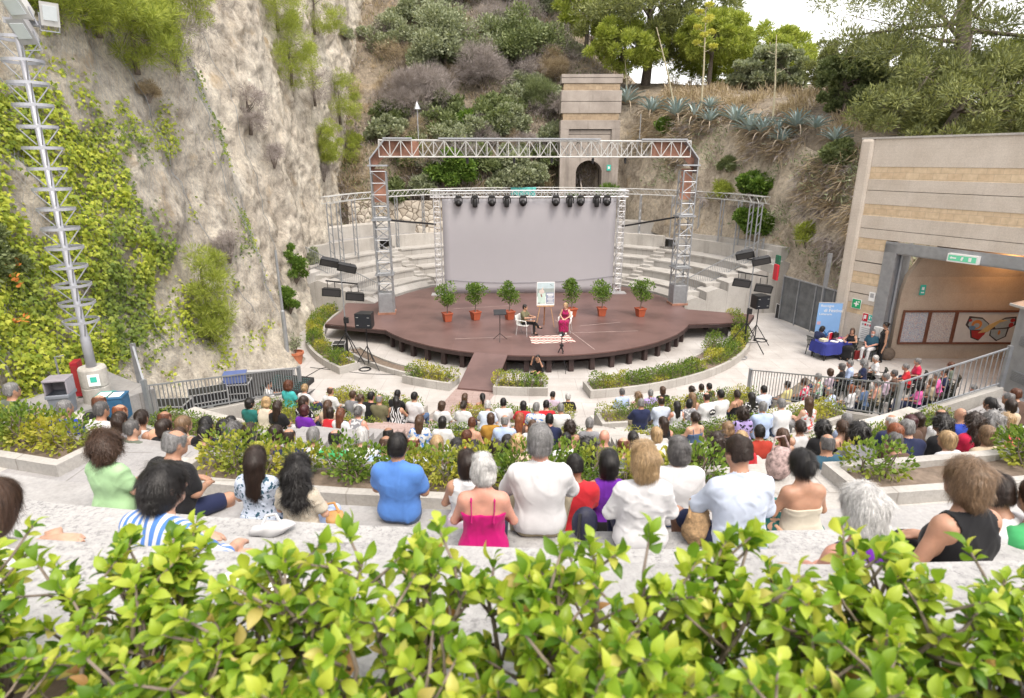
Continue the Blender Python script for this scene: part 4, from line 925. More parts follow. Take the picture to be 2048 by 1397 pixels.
for x in (-3.4, -1.2, .6, 2.6, 4.2): b = MB(); b.lathe([(.05, -.3), (.07, -.1), (.03, 0)], (x, -.2, GH_ - .36), 8); b.build('hook', MAT_BLACK, gan)
for s, (p, lab) in enumerate(((-1, 'left'), (1, 'right'))):
    a = Vector((g0 if s == 0 else g1)) + Vector((0, 0, 4.55)); e = (S0 - sx_ * .4 if s == 0 else S1 + sx_ * .4) + Vector((0, 0, 3.9 if s == 0 else 3.75))
    m = MB(); m.tube([a, e], .05, 8); tag(m.build('brace_pipe', MAT_DARKMETAL), f'black brace pipe from the {lab} gantry post to the screen frame', 'pipe')

# ---------------------------------------------------------------- curved lattice ring on posts
RC = Vector((1.8, 33.0)); RR_ = 11.6; RT = -1.9
ring = thing('lattice_ring', 'curved white lattice ring on slim posts round the back seating', 'lattice ring', (RC.x, RC.y, -5))
ro = Vector((RC.x, RC.y, -5))
def rp(a, dz=0, dr=0): return Vector(((RR_ + dr) * sin(rad(a)), -(RR_ + dr) * cos(rad(a)), RT + 5 + dz))
b = MB(); A_ = np.linspace(98, 262, 83); A_ = np.linspace(102, 280 - 18, 83); A_ = np.linspace(104 - 14, 270, 90)
for dz, dr in ((0, 0), (-.36, 0), (0, .4), (-.36, .4)):
    b.tube([rp(a, dz, dr) for a in A_], .024, 5)
for i, (a, c) in enumerate(zip(A_[:-1], A_[1:])):
    for dr in (0, .4): b.tube([rp(a, -.36 if i % 2 else 0, dr), rp(c, 0 if i % 2 else -.36, dr)], .014, 4, cap=False)
    b.tube([rp(a, 0, 0), rp(c, 0, .4)], .018, 4, cap=False)
b.build('lattice', MAT_WHITESTEEL, ring)
for a in (92, 97, 103, 111, 120, 131, 143, 156, 170, 184, 198, 210, 222, 233, 243, 253, 262, 269):
    m = MB(); 
    for q in (0, .22): p = rp(a, -.36, q); m.tube([(p.x, p.y, -.75), p], .038, 6)
    for z in np.arange(-.5, 2.6, .5): m.tube([rp(a, z - 3.1, 0), rp(a, z - 2.85, .22)], .02, 4)
    m.build('post', MAT_STEEL, ring)
# ---------------------------------------------------------------- concrete portal on the right
def board_mat():
    m = concrete('board_marked_concrete', (.52, .455, .385), (.62, .555, .485), .16, None, (.20, .17, .15))
    nt = m.node_tree; b = nt.nodes['Principled BSDF']; L = nt.links
    src = b.inputs['Base Color'].links[0].from_socket; P = wpos(nt)
    w_ = nt.nodes.new('ShaderNodeTexWave'); w_.wave_type = 'BANDS'; w_.bands_direction = 'Z'; w_.inputs['Scale'].default_value = 2.4; w_.inputs['Distortion'].default_value = 1.5; w_.inputs['Detail Scale'].default_value = .4
    L.new(P, w_.inputs[0]); L.new(mixc(nt, .5, src, ramp(nt, w_.outputs[0], [(0, (.93, .93, .93)), (.15, (1, 1, 1))]), 'MULTIPLY'), b.inputs['Base Color']); return m
MAT_BOARD = board_mat()
def tan_brick(name, c1, c2, bw, rh, mortar, coord_axis='wall'):
    m, nt, b = new_mat(name); L = nt.links
    tc = nt.nodes.new('ShaderNodeTexCoord'); sp = nt.nodes.new('ShaderNodeSeparateXYZ'); cb = nt.nodes.new('ShaderNodeCombineXYZ')
    L.new(tc.outputs['Object'], sp.inputs[0]); L.new(sp.outputs[0], cb.inputs[0]); L.new(sp.outputs[2], cb.inputs[1])
    br = nt.nodes.new('ShaderNodeTexBrick')
    for k, v in (('Scale', 1), ('Mortar Size', .008), ('Brick Width', bw), ('Row Height', rh), ('Bias', .1)): br.inputs[k].default_value = v
    br.inputs['Color1'].default_value = (*c1, 1); br.inputs['Color2'].default_value = (*c2, 1); br.inputs['Mortar'].default_value = (*mortar, 1)
    L.new(cb.outputs[0], br.inputs[0])
    f = noise_fac(nt, 5, 6); col = mixc(nt, 1, br.outputs[0], ramp(nt, f, [(.35, (.85, .83, .8)), (.65, (1.05, 1.04, 1.03))]), 'MULTIPLY')
    L.new(col, b.inputs['Base Color']); b.inputs['Roughness'].default_value = .9; bump(nt, b, f, .3, .02); return m
MAT_TUFF = tan_brick('tuff_brick', (.66, .53, .37), (.60, .465, .315), .5, .235, (.48, .38, .28))
B0 = Vector((14.35, 26.0, FLOOR)); bd = Vector((.46, -.888, 0)).normalized(); bn_ = Vector((-bd.y, bd.x, 0))
BRZ = math.atan2(bd.y, bd.x)
por = thing('portal_building', 'big pale concrete wall with tan brick bands and a wide square opening', 'building', B0, BRZ)
def Z(z): return z - FLOOR
OP0, OP1, OPZ = 1.75, 9.0, -3.2
conc = [(.8, -.27), (-.75, -1.18), (-1.2, -1.73), (-2.19, -2.7), (-2.72, -3.1)]
bric = [(-.27, -.75), (-1.73, -2.19)]
b = MB()
for i, (zt, zb) in enumerate(conc): b.box(((.55 + 12) / 2, .45, Z((zt + zb) / 2)), (12 - .55, .9, zt - zb))
for zt, zb in ((-3.57, -4.08), (-4.1, -4.52), (-5.02, -5.42), (-5.44, -5.85), (-6.32, -8.2)):
    b.box(((.55 + OP0) / 2, .45, Z((zt + zb) / 2)), (OP0 - .55, .9, zt - zb - .02))
    b.box(((OP1 + 12) / 2, .45, Z((zt + zb) / 2)), (12 - OP1, .9, zt - zb - .02))
b.build('wall', MAT_BOARD, por, bevel=.006)
b = MB()
for zt, zb in bric: b.box(((.55 + 12) / 2, .47, Z((zt + zb) / 2)), (12 - .55, .905, zt - zb))
for zt, zb in ((-3.1, -3.57), (-4.52, -5.02), (-5.85, -6.32)):
    b.box(((.55 + OP0) / 2, .47, Z((zt + zb) / 2)), (OP0 - .55, .905, zt - zb)); b.box(((OP1 + 12) / 2, .47, Z((zt + zb) / 2)), (12 - OP1, .88, zt - zb))
b.build('brick_bands', MAT_TUFF, por)
b = MB(); b.box((.275, .4, Z(-3.6)), (.55, 1.0, 8.85)); b.build('corner_pilaster', MAT_BOARD, por, bevel=.12)
b = MB(); b.box((6.2, .45, Z(.83)), (12.4, 1.0, .07)); b.build('coping', MAT_STONE, por)
b = MB()
b.box((OP0 + .02, .35, Z(-5.6)), (.05, .75, 4.8)); b.box((OP0 + .25, -.02, Z(-5.6)), (.5, .06, 4.78)); b.box((OP0 + .47, .5, Z(-5.6)), (.06, .98, 4.76)); b.tube([(OP0 + .56, .3, Z(-8)), (OP0 + .56, .3, Z(-3.6))], .06, 8)
b.box(((OP0 + OP1) / 2, -.02, Z(-3.35)), (OP1 - OP0, .06, .42)); b.box(((OP0 + OP1) / 2, .45, Z(-3.585)), (OP1 - OP0 - .1, .9, .05))
b.build('steel_frame', MAT_STEEL, por, bevel=.006)
# vaulted passage behind the opening
def plaster():
    m = concrete('tan_plaster', (.42, .33, .255), (.50, .405, .32), .2, None, (.22, .16, .11)); return m
MAT_PLASTER = plaster()
YW = 24.05; vs = []; prof = [(YW, -8.1), (YW, -7.0), (YW, -5.2), (YW - .1, -4.5), (YW - .45, -3.75), (YW - 1.2, -3.1), (YW - 2.4, -2.75), (YW - 4, -2.7), (YW - 5.6, -3.1), (YW - 6.5, -4.2), (YW - 6.7, -5.4), (YW - 6.7, -8.1)]
b = MB()
for i in range(6): b.v += [((14.35 + (26 - y) * .518 + .55) * (1 - i / 5) + 34 * i / 5, y, z) for y, z in prof]
k = len(prof)
for i in range(5):
    for j in range(k - 1): o = i * k + j; b.f.append((o, o + 1, o + k + 1, o + k)); b.m.append(0)
b.f.append(tuple(5 * k + j for j in range(k))); b.m.append(0)
o = b.build('passage', MAT_PLASTER); tag(o, 'warm lit vaulted passage wall behind the concrete portal', 'passage wall'); o.modifiers.new('t', 'SOLIDIFY').thickness = .2; o.modifiers['t'].offset = 1
lamp = thing('ceiling_lamp', 'warm lamp glowing under the passage vault', 'lamp', (19.6, 22.9, -3.4))
m_, nt_, b_ = new_mat('lamp_glow'); b_.inputs['Emission Color'].default_value = (1, .55, .2, 1); b_.inputs['Emission Strength'].default_value = 12
b = MB(); b.blob((0, 0, 0), .1); b.build('bulb', m_, lamp, smooth=True); b = MB(); b.lathe([(.14, .05), (.14, .12), (.02, .3)], n=12); b.build('holder', MAT_DARKMETAL, lamp)
ll = bpy.data.lights.new('lamp_light', 'POINT'); ll.energy = 38; ll.color = (1, .5, .18); ll.shadow_soft_size = .12
lo = bpy.data.objects.new('lamp_light', ll); COL.objects.link(lo); lo.parent = lamp; lo.location = (0, -.05, -.2)

def on_face(px, py, out=.03):
    r = ray(px, py); n = -bn_; p0 = B0 + n * out; t = p0.dot(n) / r.dot(n); return r * t
FR = (pi / 2, 0, BRZ)
def plate(name, label, cat, c, w_, h_, m, rz, marks=(), group=None, th=.02):
    """flat sign facing -y of its own frame; marks are (dx, dz, w, h, material) slabs on its face"""
    root = thing(name, label, cat, c, rz, group)
    q = MB(); q.box((0, 0, 0), (w_, th, h_)); q.build('panel', m, root)
    for i, (nm, dx, dz, w2, h2, mm, *rot) in enumerate(marks):
        q = MB(); q.box((dx, -th / 2 - .004 - .001 * i, dz), (w2, .004, h2), M=Matrix.Rotation(rot[0], 3, 'Y') if rot else None); q.build(nm, mm, root)
    return root
MAT_SGREEN = M('sign_green', (.02, .36, .14), .5, .03); MAT_SRED = M('sign_red', (.55, .02, .04), .5, .03); MAT_TEAL = M('sign_teal', (.05, .45, .36), .5, .03)
MAT_INK = M('black_ink', (.03, .03, .035), .7, .05); MAT_GREY = M('mid_grey', (.35, .35, .36), .6, .05)
MW = MAT_PAPER
plate('safety_sign', 'green safety sign with a white heart and ring on the portal wall', 'sign', on_face(1713, 608), .42, .42, MW, BRZ,
      [('green_field', 0, 0, .38, .38, MAT_SGREEN), ('white_cross_bar', 0, .0, .22, .06, MW), ('white_cross_post', 0, .0, .06, .22, MW), ('white_mark', .1, .1, .07, .05, MW)])
plate('fire_sign', 'red fire hose sign beside the steel door frame', 'sign', on_face(1731, 635), .26, .36, MW, BRZ, [('red_field', 0, 0, .23, .33, MAT_SRED), ('white_hose', 0, .02, .08, .16, MW), ('white_stripe', -.06, -.02, .025, .2, MW)])
plate('exit_arrow_sign', 'small green arrow sign right of the red fire sign', 'sign', on_face(1741, 637), .22, .30, MW, BRZ, [('green_field', 0, .02, .2, .24, MAT_TEAL), ('white_figure', -.03, .03, .04, .14, MW), ('white_arrow', .05, .03, .06, .03, MW)])
plate('paper_notice', 'small white paper notice high on the portal wall', 'notice', on_face(1744, 594), .26, .38, MW, BRZ, [('printed_block', 0, .05, .15, .18, MAT_GREY)])
pm = [('headline_mark', -.17 + .11 * i, .33, .08, .09, [MAT_GREY, MAT_SRED, MAT_GREY, MAT_SRED][i]) for i in range(4)] + [('text_line', -.02, .17 - .085 * i, .36 - .04 * (i % 3), .022, MAT_GREY) for i in range(6)] + [('dark_logo', .12, -.36, .15, .09, MAT_INK)]
plate('poster_board', 'white poster with red and black headline behind the seated man', 'poster', on_face(1731, 665), .56, .86, MW, BRZ, pm)
plate('cable_box', 'white utility cabinet against the steel frame behind the seated man', 'cabinet', on_face(1760, 672, .12), .5, .7, MAT_WHITE, BRZ, [('door_seam', 0, 0, .01, .6, MAT_GREY)], th=.2)
MAT_LITGREEN, nt_, b_ = new_mat('lit_green'); b_.inputs['Base Color'].default_value = (.10, .36, .22, 1); b_.inputs['Emission Color'].default_value = (.12, .5, .3, 1); b_.inputs['Emission Strength'].default_value = .25
e = plate('exit_sign', 'long white and green emergency exit light box on the lintel', 'exit sign', on_face(1927, 518, .16), 1.0, .30, MAT_WHITE, BRZ,
      [('green_panel', 0, 0, .92, .2, MAT_LITGREEN), ('white_arrow', -.28, 0, .18, .05, MW), ('white_arrow_head', -.36, 0, .07, .07, MW, pi / 4), ('white_figure', .0, 0, .07, .13, MW, .3), ('white_door', .26, 0, .10, .14, MW)], th=.2)
plate('door_sign', 'small teal sign high on the plaster wall inside the passage', 'sign', Vector((16.7, YW - .06, -5.05)), .22, .42, MAT_TEAL, 0, [('white_figure', 0, .06, .1, .12, MW), ('white_arrow', 0, -.1, .12, .05, MW)])

# murals on the passage wall
def scribble(name, base, cols, sc, seed):
    m, nt, b = new_mat(name); L = nt.links; tc = nt.nodes.new('ShaderNodeTexCoord'); col = base
    for i, c in enumerate(cols):
        mp = nt.nodes.new('ShaderNodeMapping'); mp.inputs['Location'].default_value = (seed + i * 3.7, i * 1.3, i); mp.inputs['Rotation'].default_value = (0, i * .8, 0); L.new(tc.outputs['Object'], mp.inputs[0])
        w_ = nt.nodes.new('ShaderNodeTexWave'); w_.inputs['Scale'].default_value = sc * (1 + .3 * i); w_.inputs['Distortion'].default_value = 14; w_.inputs['Detail'].default_value = 3; w_.inputs['Detail Scale'].default_value = 2.2; L.new(mp.outputs[0], w_.inputs[0])
        f = ramp(nt, w_.outputs[0], [(.80, (0, 0, 0)), (.9, (.85, .85, .85))]); col = mixc(nt, f, col, c)
    L.new(col, b.inputs['Base Color']); b.inputs['Roughness'].default_value = .7; return m
mw = (.56, .53, .50)
SCR1 = scribble('line_painting', mw, [(.35, .38, .48), (.25, .25, .34), (.50, .30, .28), (.30, .42, .52)], 2.4, 1)
SCR2 = scribble('line_painting_two', mw, [(.45, .33, .30), (.28, .28, .34), (.52, .42, .36)], 2.8, 7)
MUT = M('mural_ground', mw, .8, .08, 3)
def mural(x0, x1, m, lab):
    root = thing('mural', lab, 'painting', ((x0 + x1) / 2, YW - .05, -6.62), 0, 'framed paintings in the passage')
    w_ = x1 - x0; q = MB(); q.box((0, 0, 0), (w_ - .08, .03, 1.28)); q.build('canvas', m, root)
    q = MB()
    for z in (-.68, .68): q.box((0, -.02, z), (w_, .07, .08))
    for s in (-1, 1): q.box((s * (w_ / 2 - .03), -.025, 0), (.07, .07, 1.28))
    q.build('frame', M('mural_frame', (.16, .065, .04), .6, .2), root); return root
mural(16.1, 17.2, SCR1, 'leftmost framed painting, a tangle of blue grey lines')
mural(17.2, 18.3, SCR2, 'middle framed painting, fine brownish line work')
mr = mural(18.3, 21.2, MUT, 'wide framed painting of a big colourful butterfly')
def patch(pts, m, name, lift):
    q = MB(); n = len(pts); q.v = [(x, -.018 - lift, z) for x, z in pts] + [(x, -.014 - lift + .006, z) for x, z in pts]
    q.f = [tuple(range(n))] + [(i, (i + 1) % n, n + (i + 1) % n, n + i) for i in range(n)]; q.m = [0] * len(q.f); q.build(name, m, mr)
def ell(cx, cz, rx, rz_, n=20, rot=0): return [(cx + rx * cos(t) * cos(rot) - rz_ * sin(t) * sin(rot), cz + rx * cos(t) * sin(rot) + rz_ * sin(t) * cos(rot)) for t in np.linspace(2 * pi, 0, n, endpoint=False)]
KC = {'ink': (.05, .04, .04), 'red': (.36, .03, .03), 'grey': (.32, .36, .37), 'sand': (.55, .38, .16), 'orange': (.55, .2, .05), 'blue': (.12, .2, .3)}
KM = {k: M('paint_' + k, c, .7, .1) for k, c in KC.items()}
for i, (p, k, nm) in enumerate([([(-.1, .15), (-.45, .42), (-1.0, .48), (-1.08, .1), (-.85, -.12), (-.75, -.45), (-.4, -.58), (-.15, -.2)], 'ink', 'wing_outline'), ([(.02, .15), (.5, .42), (.95, .46), (1.0, .1), (.75, -.05), (.72, -.4), (.35, -.6), (.0, -.35)], 'ink', 'wing_outline'),
      ([(-.13, .13), (-.45, .36), (-.9, .40), (-.98, .1), (-.75, -.1), (-.2, -.1)], 'grey', 'wing_panel'), ([(-.2, -.14), (-.78, -.14), (-.7, -.42), (-.4, -.53), (-.2, -.3)], 'red', 'wing_panel'), ([(.06, .14), (.5, .36), (.9, .40), (.92, .12), (.65, 0), (.2, -.05)], 'grey', 'wing_panel'),
      ([(.04, -.1), (.68, -.06), (.66, -.38), (.36, -.54), (.06, -.34)], 'grey', 'wing_panel'), (ell(-.62, .12, .22, .2), 'orange', 'wing_eye'), (ell(-.62, .08, .12, .1), 'grey', 'wing_eye'), (ell(-.78, -.02, .14, .09), 'blue', 'wing_eye'), ([(-.5, -.25), (-.1, -.2), (.3, .2), (.62, .3), (.3, .33), (-.15, .08)], 'sand', 'sweep'), (ell(.82, .3, .1, .08), 'red', 'wing_eye'), (ell(.8, .1, .1, .1), 'red', 'wing_eye'), (ell(-.92, .3, .07, .06), 'red', 'wing_eye'), (ell(.38, -.22, .05, .1), 'orange', 'wing_eye')]):
    patch([(x + .1, z) for x, z in p], KM[k], nm, .0008 * i)

# metal kiosk at the right edge
kio = thing('kiosk', 'grey sheet metal kiosk with louvres and a tiled eave', 'kiosk', (13.3, 13.7, -5.62))
b = MB(); b.box((0, 0, 1.1), (1.5, 1.5, 2.2)); b.build('walls', MAT_STEEL, kio, bevel=.02)
for z0 in (.35, 1.25, 1.85):
    b = MB()
    for i in range(7): b.box((0, -.762, z0 + i * .04), (1.0, .03, .016)); b.box((-.762, 0, z0 + i * .04), (.03, 1.0, .016))
    b.build('louvre', MAT_STEEL, kio)
b = MB(); b.add([(-.88, -.88, 2.22), (.88, -.88, 2.22), (.88, .88, 2.22), (-.88, .88, 2.22), (-.1, -.1, 2.75), (.1, -.1, 2.75), (.1, .1, 2.75), (-.1, .1, 2.75)], [(3, 2, 1, 0), (0, 1, 5, 4), (1, 2, 6, 5), (2, 3, 7, 6), (3, 0, 4, 7), (4, 5, 6, 7)])
b.build('roof', M('roof_tile', (.36, .24, .17), .85, .3, 7, bmp=.5), kio); b = MB(); b.box((0, 0, 2.19), (1.8, 1.8, .06)); b.build('eave', MAT_BENCH, kio)

# dark metal gate between the seating and the portal
ga = thing('metal_gate', 'tall dark grey sheet metal fence between the back seating and the portal', 'fence', (14.0, 30.5, FLOOR), math.atan2(-4.7, 1.0))
MAT_SHEET = M('weathered_sheet', (.15, .16, .17), .5, .35, 1.8, .5)
b = MB()
for i in range(4): b.box((.62 + i * 1.22, 0, 1.18), (1.2, .03, 2.2))
b.build('sheets', MAT_SHEET, ga); b = MB()
for i in range(5): b.box((.01 + i * 1.22, -.03, 1.2), (.05, .05, 2.35))
b.box((2.45, -.03, 2.32), (4.95, .06, .06)); b.build('frame_bars', MAT_STEEL, ga)
b = MB(); b.bar((14.62, 27.6, FLOOR), (14.62, 27.6, -4.1), .16, .14); tag(b.build('steel_column', MAT_STEEL, bevel=.01), 'free standing grey steel column in front of the metal fence', 'column')

# tunnel block high at the back
tb = thing('tunnel_block', 'weathered concrete tower with an arched stair tunnel at its foot', 'building', (5.65, 46.2, -3.6))
MAT_OLDC = concrete('old_concrete', (.27, .235, .21), (.39, .345, .31), .6, None, (.10, .085, .075))
def zz(z): return z + 3.6
b = MB(); W2 = 2.15; ar = .95
b.box((-(W2 + ar) / 2, .6, zz(-1.4)), (W2 - ar, 1.6, 4.6)); b.box(((W2 + ar) / 2, .6, zz(-1.4)), (W2 - ar, 1.6, 4.6))
arch = [(ar * cos(t), zz(-.9) + ar * sin(t) * .9) for t in np.linspace(pi, 0, 15)]
for (x0, z0), (x1, z1) in zip(arch[:-1], arch[1:]):
    t_ = zz(.9); vs = [(x0, -.2, z0), (x1, -.2, z1), (x1, -.2, t_), (x0, -.2, t_), (x0, 1.4, z0), (x1, 1.4, z1), (x1, 1.4, t_), (x0, 1.4, t_)]
    b.add(vs, [(0, 1, 2, 3), (4, 7, 6, 5), (0, 4, 5, 1), (3, 2, 6, 7)])
for zt, zb in ((.9, 1.28), (1.3, 1.75), (1.77, 2.05)): b.box((0, .75, zz((zt + zb) / 2)), (2 * 1.55, 1.6, zb - zt - .01))
for s in (-1, 1): b.box((s * 1.85, .6, zz(1.5)), (.6, 1.6, 1.2))
for zt, zb in ((2.1, 2.72), (3.18, 3.95), (3.97, 4.7), (5.15, 5.5), (5.52, 5.75)): b.box((0, .6, zz((zt + zb) / 2)), (2 * W2, 1.6, zb - zt - .01))
b.build('wall', MAT_OLDC, tb, bevel=.015)
b = MB(); b.box((0, .64, zz(2.95)), (2 * W2 - .3, 1.56, .46)); b.box((0, .64, zz(4.92)), (2 * W2 - .3, 1.56, .44)); b.box((0, .72, zz(.8) + 1.6), (2.6, 1.3, .3)); b.build('brick_bands', tan_brick('old_tuff', (.42, .33, .23), (.34, .26, .18), .5, .22, (.22, .18, .14)), tb)
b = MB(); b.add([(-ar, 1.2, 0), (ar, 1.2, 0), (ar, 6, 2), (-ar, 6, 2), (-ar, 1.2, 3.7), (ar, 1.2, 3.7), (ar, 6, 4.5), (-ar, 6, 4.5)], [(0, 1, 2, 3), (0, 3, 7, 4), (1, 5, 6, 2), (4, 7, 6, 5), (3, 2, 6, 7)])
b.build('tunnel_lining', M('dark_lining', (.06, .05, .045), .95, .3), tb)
b = MB()
for i in range(12): b.box((.25, .2 + .32 * i, .1 + .17 * i), (1.3, .34, .2 + .02))
b.build('steps', M('worn_steps', (.22, .15, .14), .9, .25), tb); b = MB(); b.add([(-.5, -.4, 0), (-.4, -.4, 0), (-.4, 3, 2.4), (-.5, 3, 2.4), (-.5, -.4, 1.3), (-.4, -.4, 1.3), (-.4, 3, 3.2), (-.5, 3, 3.2)], [(0, 1, 5, 4), (4, 5, 6, 7), (0, 4, 7, 3), (1, 2, 6, 5)]); b.build('stair_parapet', MAT_OLDC, tb)
plate('tunnel_sign', 'tiny green sign beside the arched tunnel', 'sign', Vector((7.1, 45.96, -.55)), .3, .4, MAT_TEAL, 0, [('white_mark', 0, 0, .14, .16, MW)])

# floodlight mast on the left
ms = thing('floodlight_mast', 'tall pale grey mast with stacked rings on a concrete drum', 'light mast', (-9.2, 12.4, -5.15))
b = MB(); b.lathe([(.27, 0), (.27, .38), (.255, .40), (.27, .42), (.27, .80), (.25, .84)], n=24); b.build('concrete_drum', MAT_STONE, ms, smooth=False)
b = MB(); b.tube([(0, 0, .8), (0, 0, 1.5), (0, 0, 1.55), (0, 0, 8.9)], [.10, .095, .07, .05], 14); MAT_MAST = M('mast_grey', (.38, .39, .43), .45, .06, 4, .3); b.build('pole', MAT_MAST, ms, smooth=True)
for i in range(15):
    z = 1.85 + .388 * i; q = MB(); R = .335
    n = 28; vs = []
    for k in range(n):
        t = 2 * pi * k / n
        for r_, dz in ((R, 0), (R, .055), (R - .015, .055), (R - .015, 0)): vs.append((r_ * cos(t), r_ * sin(t), z + dz))
    q.add(vs, [(4 * k + j, 4 * ((k + 1) % n) + j, 4 * ((k + 1) % n) + (j + 1) % 4, 4 * k + (j + 1) % 4) for k in range(n) for j in range(4)])
    for k in range(4):
        t = pi / 4 + k * pi / 2; q.tube([(R * cos(t), R * sin(t), z + .02), (.08 * cos(t), .08 * sin(t), z - .30)], .012, 6)
    q.build('ring', MAT_MAST, ms)
pl = plate('paper_notice', 'white paper notice taped to the concrete mast drum', 'notice', Vector((-9.04, 12.165, -4.55)), .22, .26, MW, .35, [('printed_block', 0, .02, .12, .12, MAT_TEAL)])
def flood(px, py, y, size, yaw, tilt, lab, m):
    p = at_y(px, py, y); root = thing('floodlight', lab, 'floodlight', p, yaw, 'floodlights at the mast top')
    R = Matrix.Rotation(tilt, 3, 'X'); q = MB(); w_, h_ = size
    q.add([R @ Vector(v) for v in [(-w_ / 2, -.06, -h_ / 2), (w_ / 2, -.06, -h_ / 2), (w_ / 2, -.06, h_ / 2), (-w_ / 2, -.06, h_ / 2), (-w_ * .32, .12, -h_ * .32), (w_ * .32, .12, -h_ * .32), (w_ * .32, .12, h_ * .32), (-w_ * .32, .12, h_ * .32)]], [(0, 1, 5, 4), (1, 2, 6, 5), (2, 3, 7, 6), (3, 0, 4, 7), (4, 5, 6, 7), (3, 2, 1, 0)])
    q.build('housing', m, root); q = MB(); q.box(R @ Vector((0, -.07, .02)), (w_ * .72, .02, h_ * .6), M=R); q.build('glass', MAT_GLASS, root)
    q = MB(); q.bar((-w_ * .5, 0, 0), (-w_ * .5, .1, -h_ * .7), .02); q.bar((w_ * .5, 0, 0), (w_ * .5, .1, -h_ * .7), .02); q.bar((-w_ * .5, .1, -h_ * .7), (w_ * .5, .1, -h_ * .7), .02); q.build('bracket', MAT_MAST, root)
flood(37, 15, 12.2, (.48, .40), -.3, .5, 'large black and white floodlight at the very top of the mast', MAT_WHITESTEEL)
flood(48, 62, 12.15, (.36, .44), -.1, .55, 'dark grey floodlight facing down on the front of the mast', MAT_GREY)
flood(97, 28, 12.4, (.30, .40), .9, .3, 'pale floodlight turned sideways at the right of the mast', MAT_WHITESTEEL)
b = MB(); b.bar(at_y(8, 40, 12.4), at_y(85, 50, 12.4), .06, .1); tag(b.build('cross_arm', MAT_MAST), 'pale cross arm carrying the floodlights', 'cross arm')
# ---------------------------------------------------------------- things on and round the stage
def crown_cloud(rng, centre, rad3, n, size, clumps=14, up=.4):
    C_, D_ = [], []
    for i in range(clumps):
        d = rng.normal(size=3); d /= np.linalg.norm(d); c = np.asarray(centre) + d * np.asarray(rad3) * (.35 + .55 * rng.random()); r = .28 + .25 * rng.random()
        p, q = shell(rng, n // clumps, c, r * np.mean(rad3) * 1.6, (1, 1, .8), .3); q[:, 2] += up; C_.append(p); D_.append(q + rng.normal(size=q.shape) * .5)
    c, d = np.concatenate(C_), np.concatenate(D_); return leaf_cloud(c, d, size * (.7 + .6 * rng.random(len(c))), rng)
MAT_TERRA = M('terracotta', (.42, .14, .07), .75, .18, 5); MAT_PLAIN = M('red_plastic_pot', (.36, .085, .04), .6, .12, 5)
def potted_tree(px, py, h, w_, seed, lab):
    p = on_z(px, py, DECK); rng = np.random.default_rng(seed); root = thing('potted_tree', lab, 'potted plant', p, rng.random() * .6, 'potted trees on the stage')
    q = MB(); q.add([(sx * r, sy * r, z) for r, z in ((.15, 0), (.2, .36), (.225, .36), (.225, .42), (.19, .42), (.18, .38)) for sx, sy in ((-1, -1), (1, -1), (1, 1), (-1, 1))],
        [(4 * i + k, 4 * i + (k + 1) % 4, 4 * i + 4 + (k + 1) % 4, 4 * i + 4 + k) for i in range(5) for k in range(4)] + [(3, 2, 1, 0), (20, 21, 22, 23)])
    q.build('pot', MAT_PLAIN, root, bevel=.012)
    q = MB(); q.tube([(0, 0, .3), (.02, .01, .7), (-.01, .02, h * .55), (.02, 0, h * .85)], [.03, .022, .018, .006], 7)
    for i in range(7): t = i * 2.4; z = .62 + .09 * i; q.tube([(0, 0, z), (w_ * .35 * cos(t), w_ * .35 * sin(t), z + .28)], [.01, .004], 5)
    q.build('trunk', MAT_BARK, root)
    v, f = crown_cloud(rng, (0, 0, h * .68), (w_ * rng.uniform(.36, .46), w_ * rng.uniform(.36, .46), h * .30), 1300, .085, 11); np_mesh('crown', v, f, MAT_GREEN, root, smooth=False)
    return root
for i, (px, py, h, w_, lab) in enumerate([(895, 643, 1.85, .95, 'leftmost potted tree on the stage'), (951, 640, 1.95, 1.0, 'potted tree second from the left on the stage'), (1019, 639, 1.8, .85, 'potted tree left of the poster easel'),
     (1143, 633, 2.1, .95, 'potted tree behind the woman in the long dress'), (1203, 632, 1.95, 1.1, 'potted tree in front of the right edge of the screen'), (1280, 633, 1.95, 1.0, 'rightmost potted tree on the stage')]):
    potted_tree(px, py, h, w_, 40 + i, lab)

def chair_white(p, rz, lab):
    root = thing('chair', lab, 'chair', p, rz, 'white armchairs on the stage')
    q = MB(); q.box((0, 0, .44), (.50, .48, .035)); q.build('seat', MAT_WHITE, root, bevel=.012)
    q = MB(); q.add([(-.25, -.22, .46), (.25, -.22, .46), (.26, -.30, .86), (-.26, -.30, .86), (-.25, -.25, .46), (.25, -.25, .46), (.26, -.33, .86), (-.26, -.33, .86)], [(0, 1, 2, 3), (5, 4, 7, 6), (3, 2, 6, 7), (0, 4, 5, 1), (0, 3, 7, 4), (1, 5, 6, 2)]); q.build('backrest', MAT_WHITE, root, bevel=.01)
    for s in (-1, 1):
        q = MB(); q.bar((s * .27, -.28, .68), (s * .27, .2, .66), .05, .035); q.bar((s * .27, .2, .66), (s * .25, .22, .44), .04, .035); q.build('armrest', MAT_WHITE, root, bevel=.008)
        for y in (-.22, .22): q = MB(); q.tube([(s * .22, y, .43), (s * .27, y * 1.15, 0)], .015, 7); q.build('leg', MAT_ALU, root)
    return root
P_MAN, P_WOM = on_z(1048, 669, DECK), on_z(1130, 664, DECK)
chair_white(P_MAN, -pi / 2 - .45, 'white armchair under the man in the olive shirt')
chair_white(P_WOM, pi - .25, 'white armchair under the woman in the long dress')
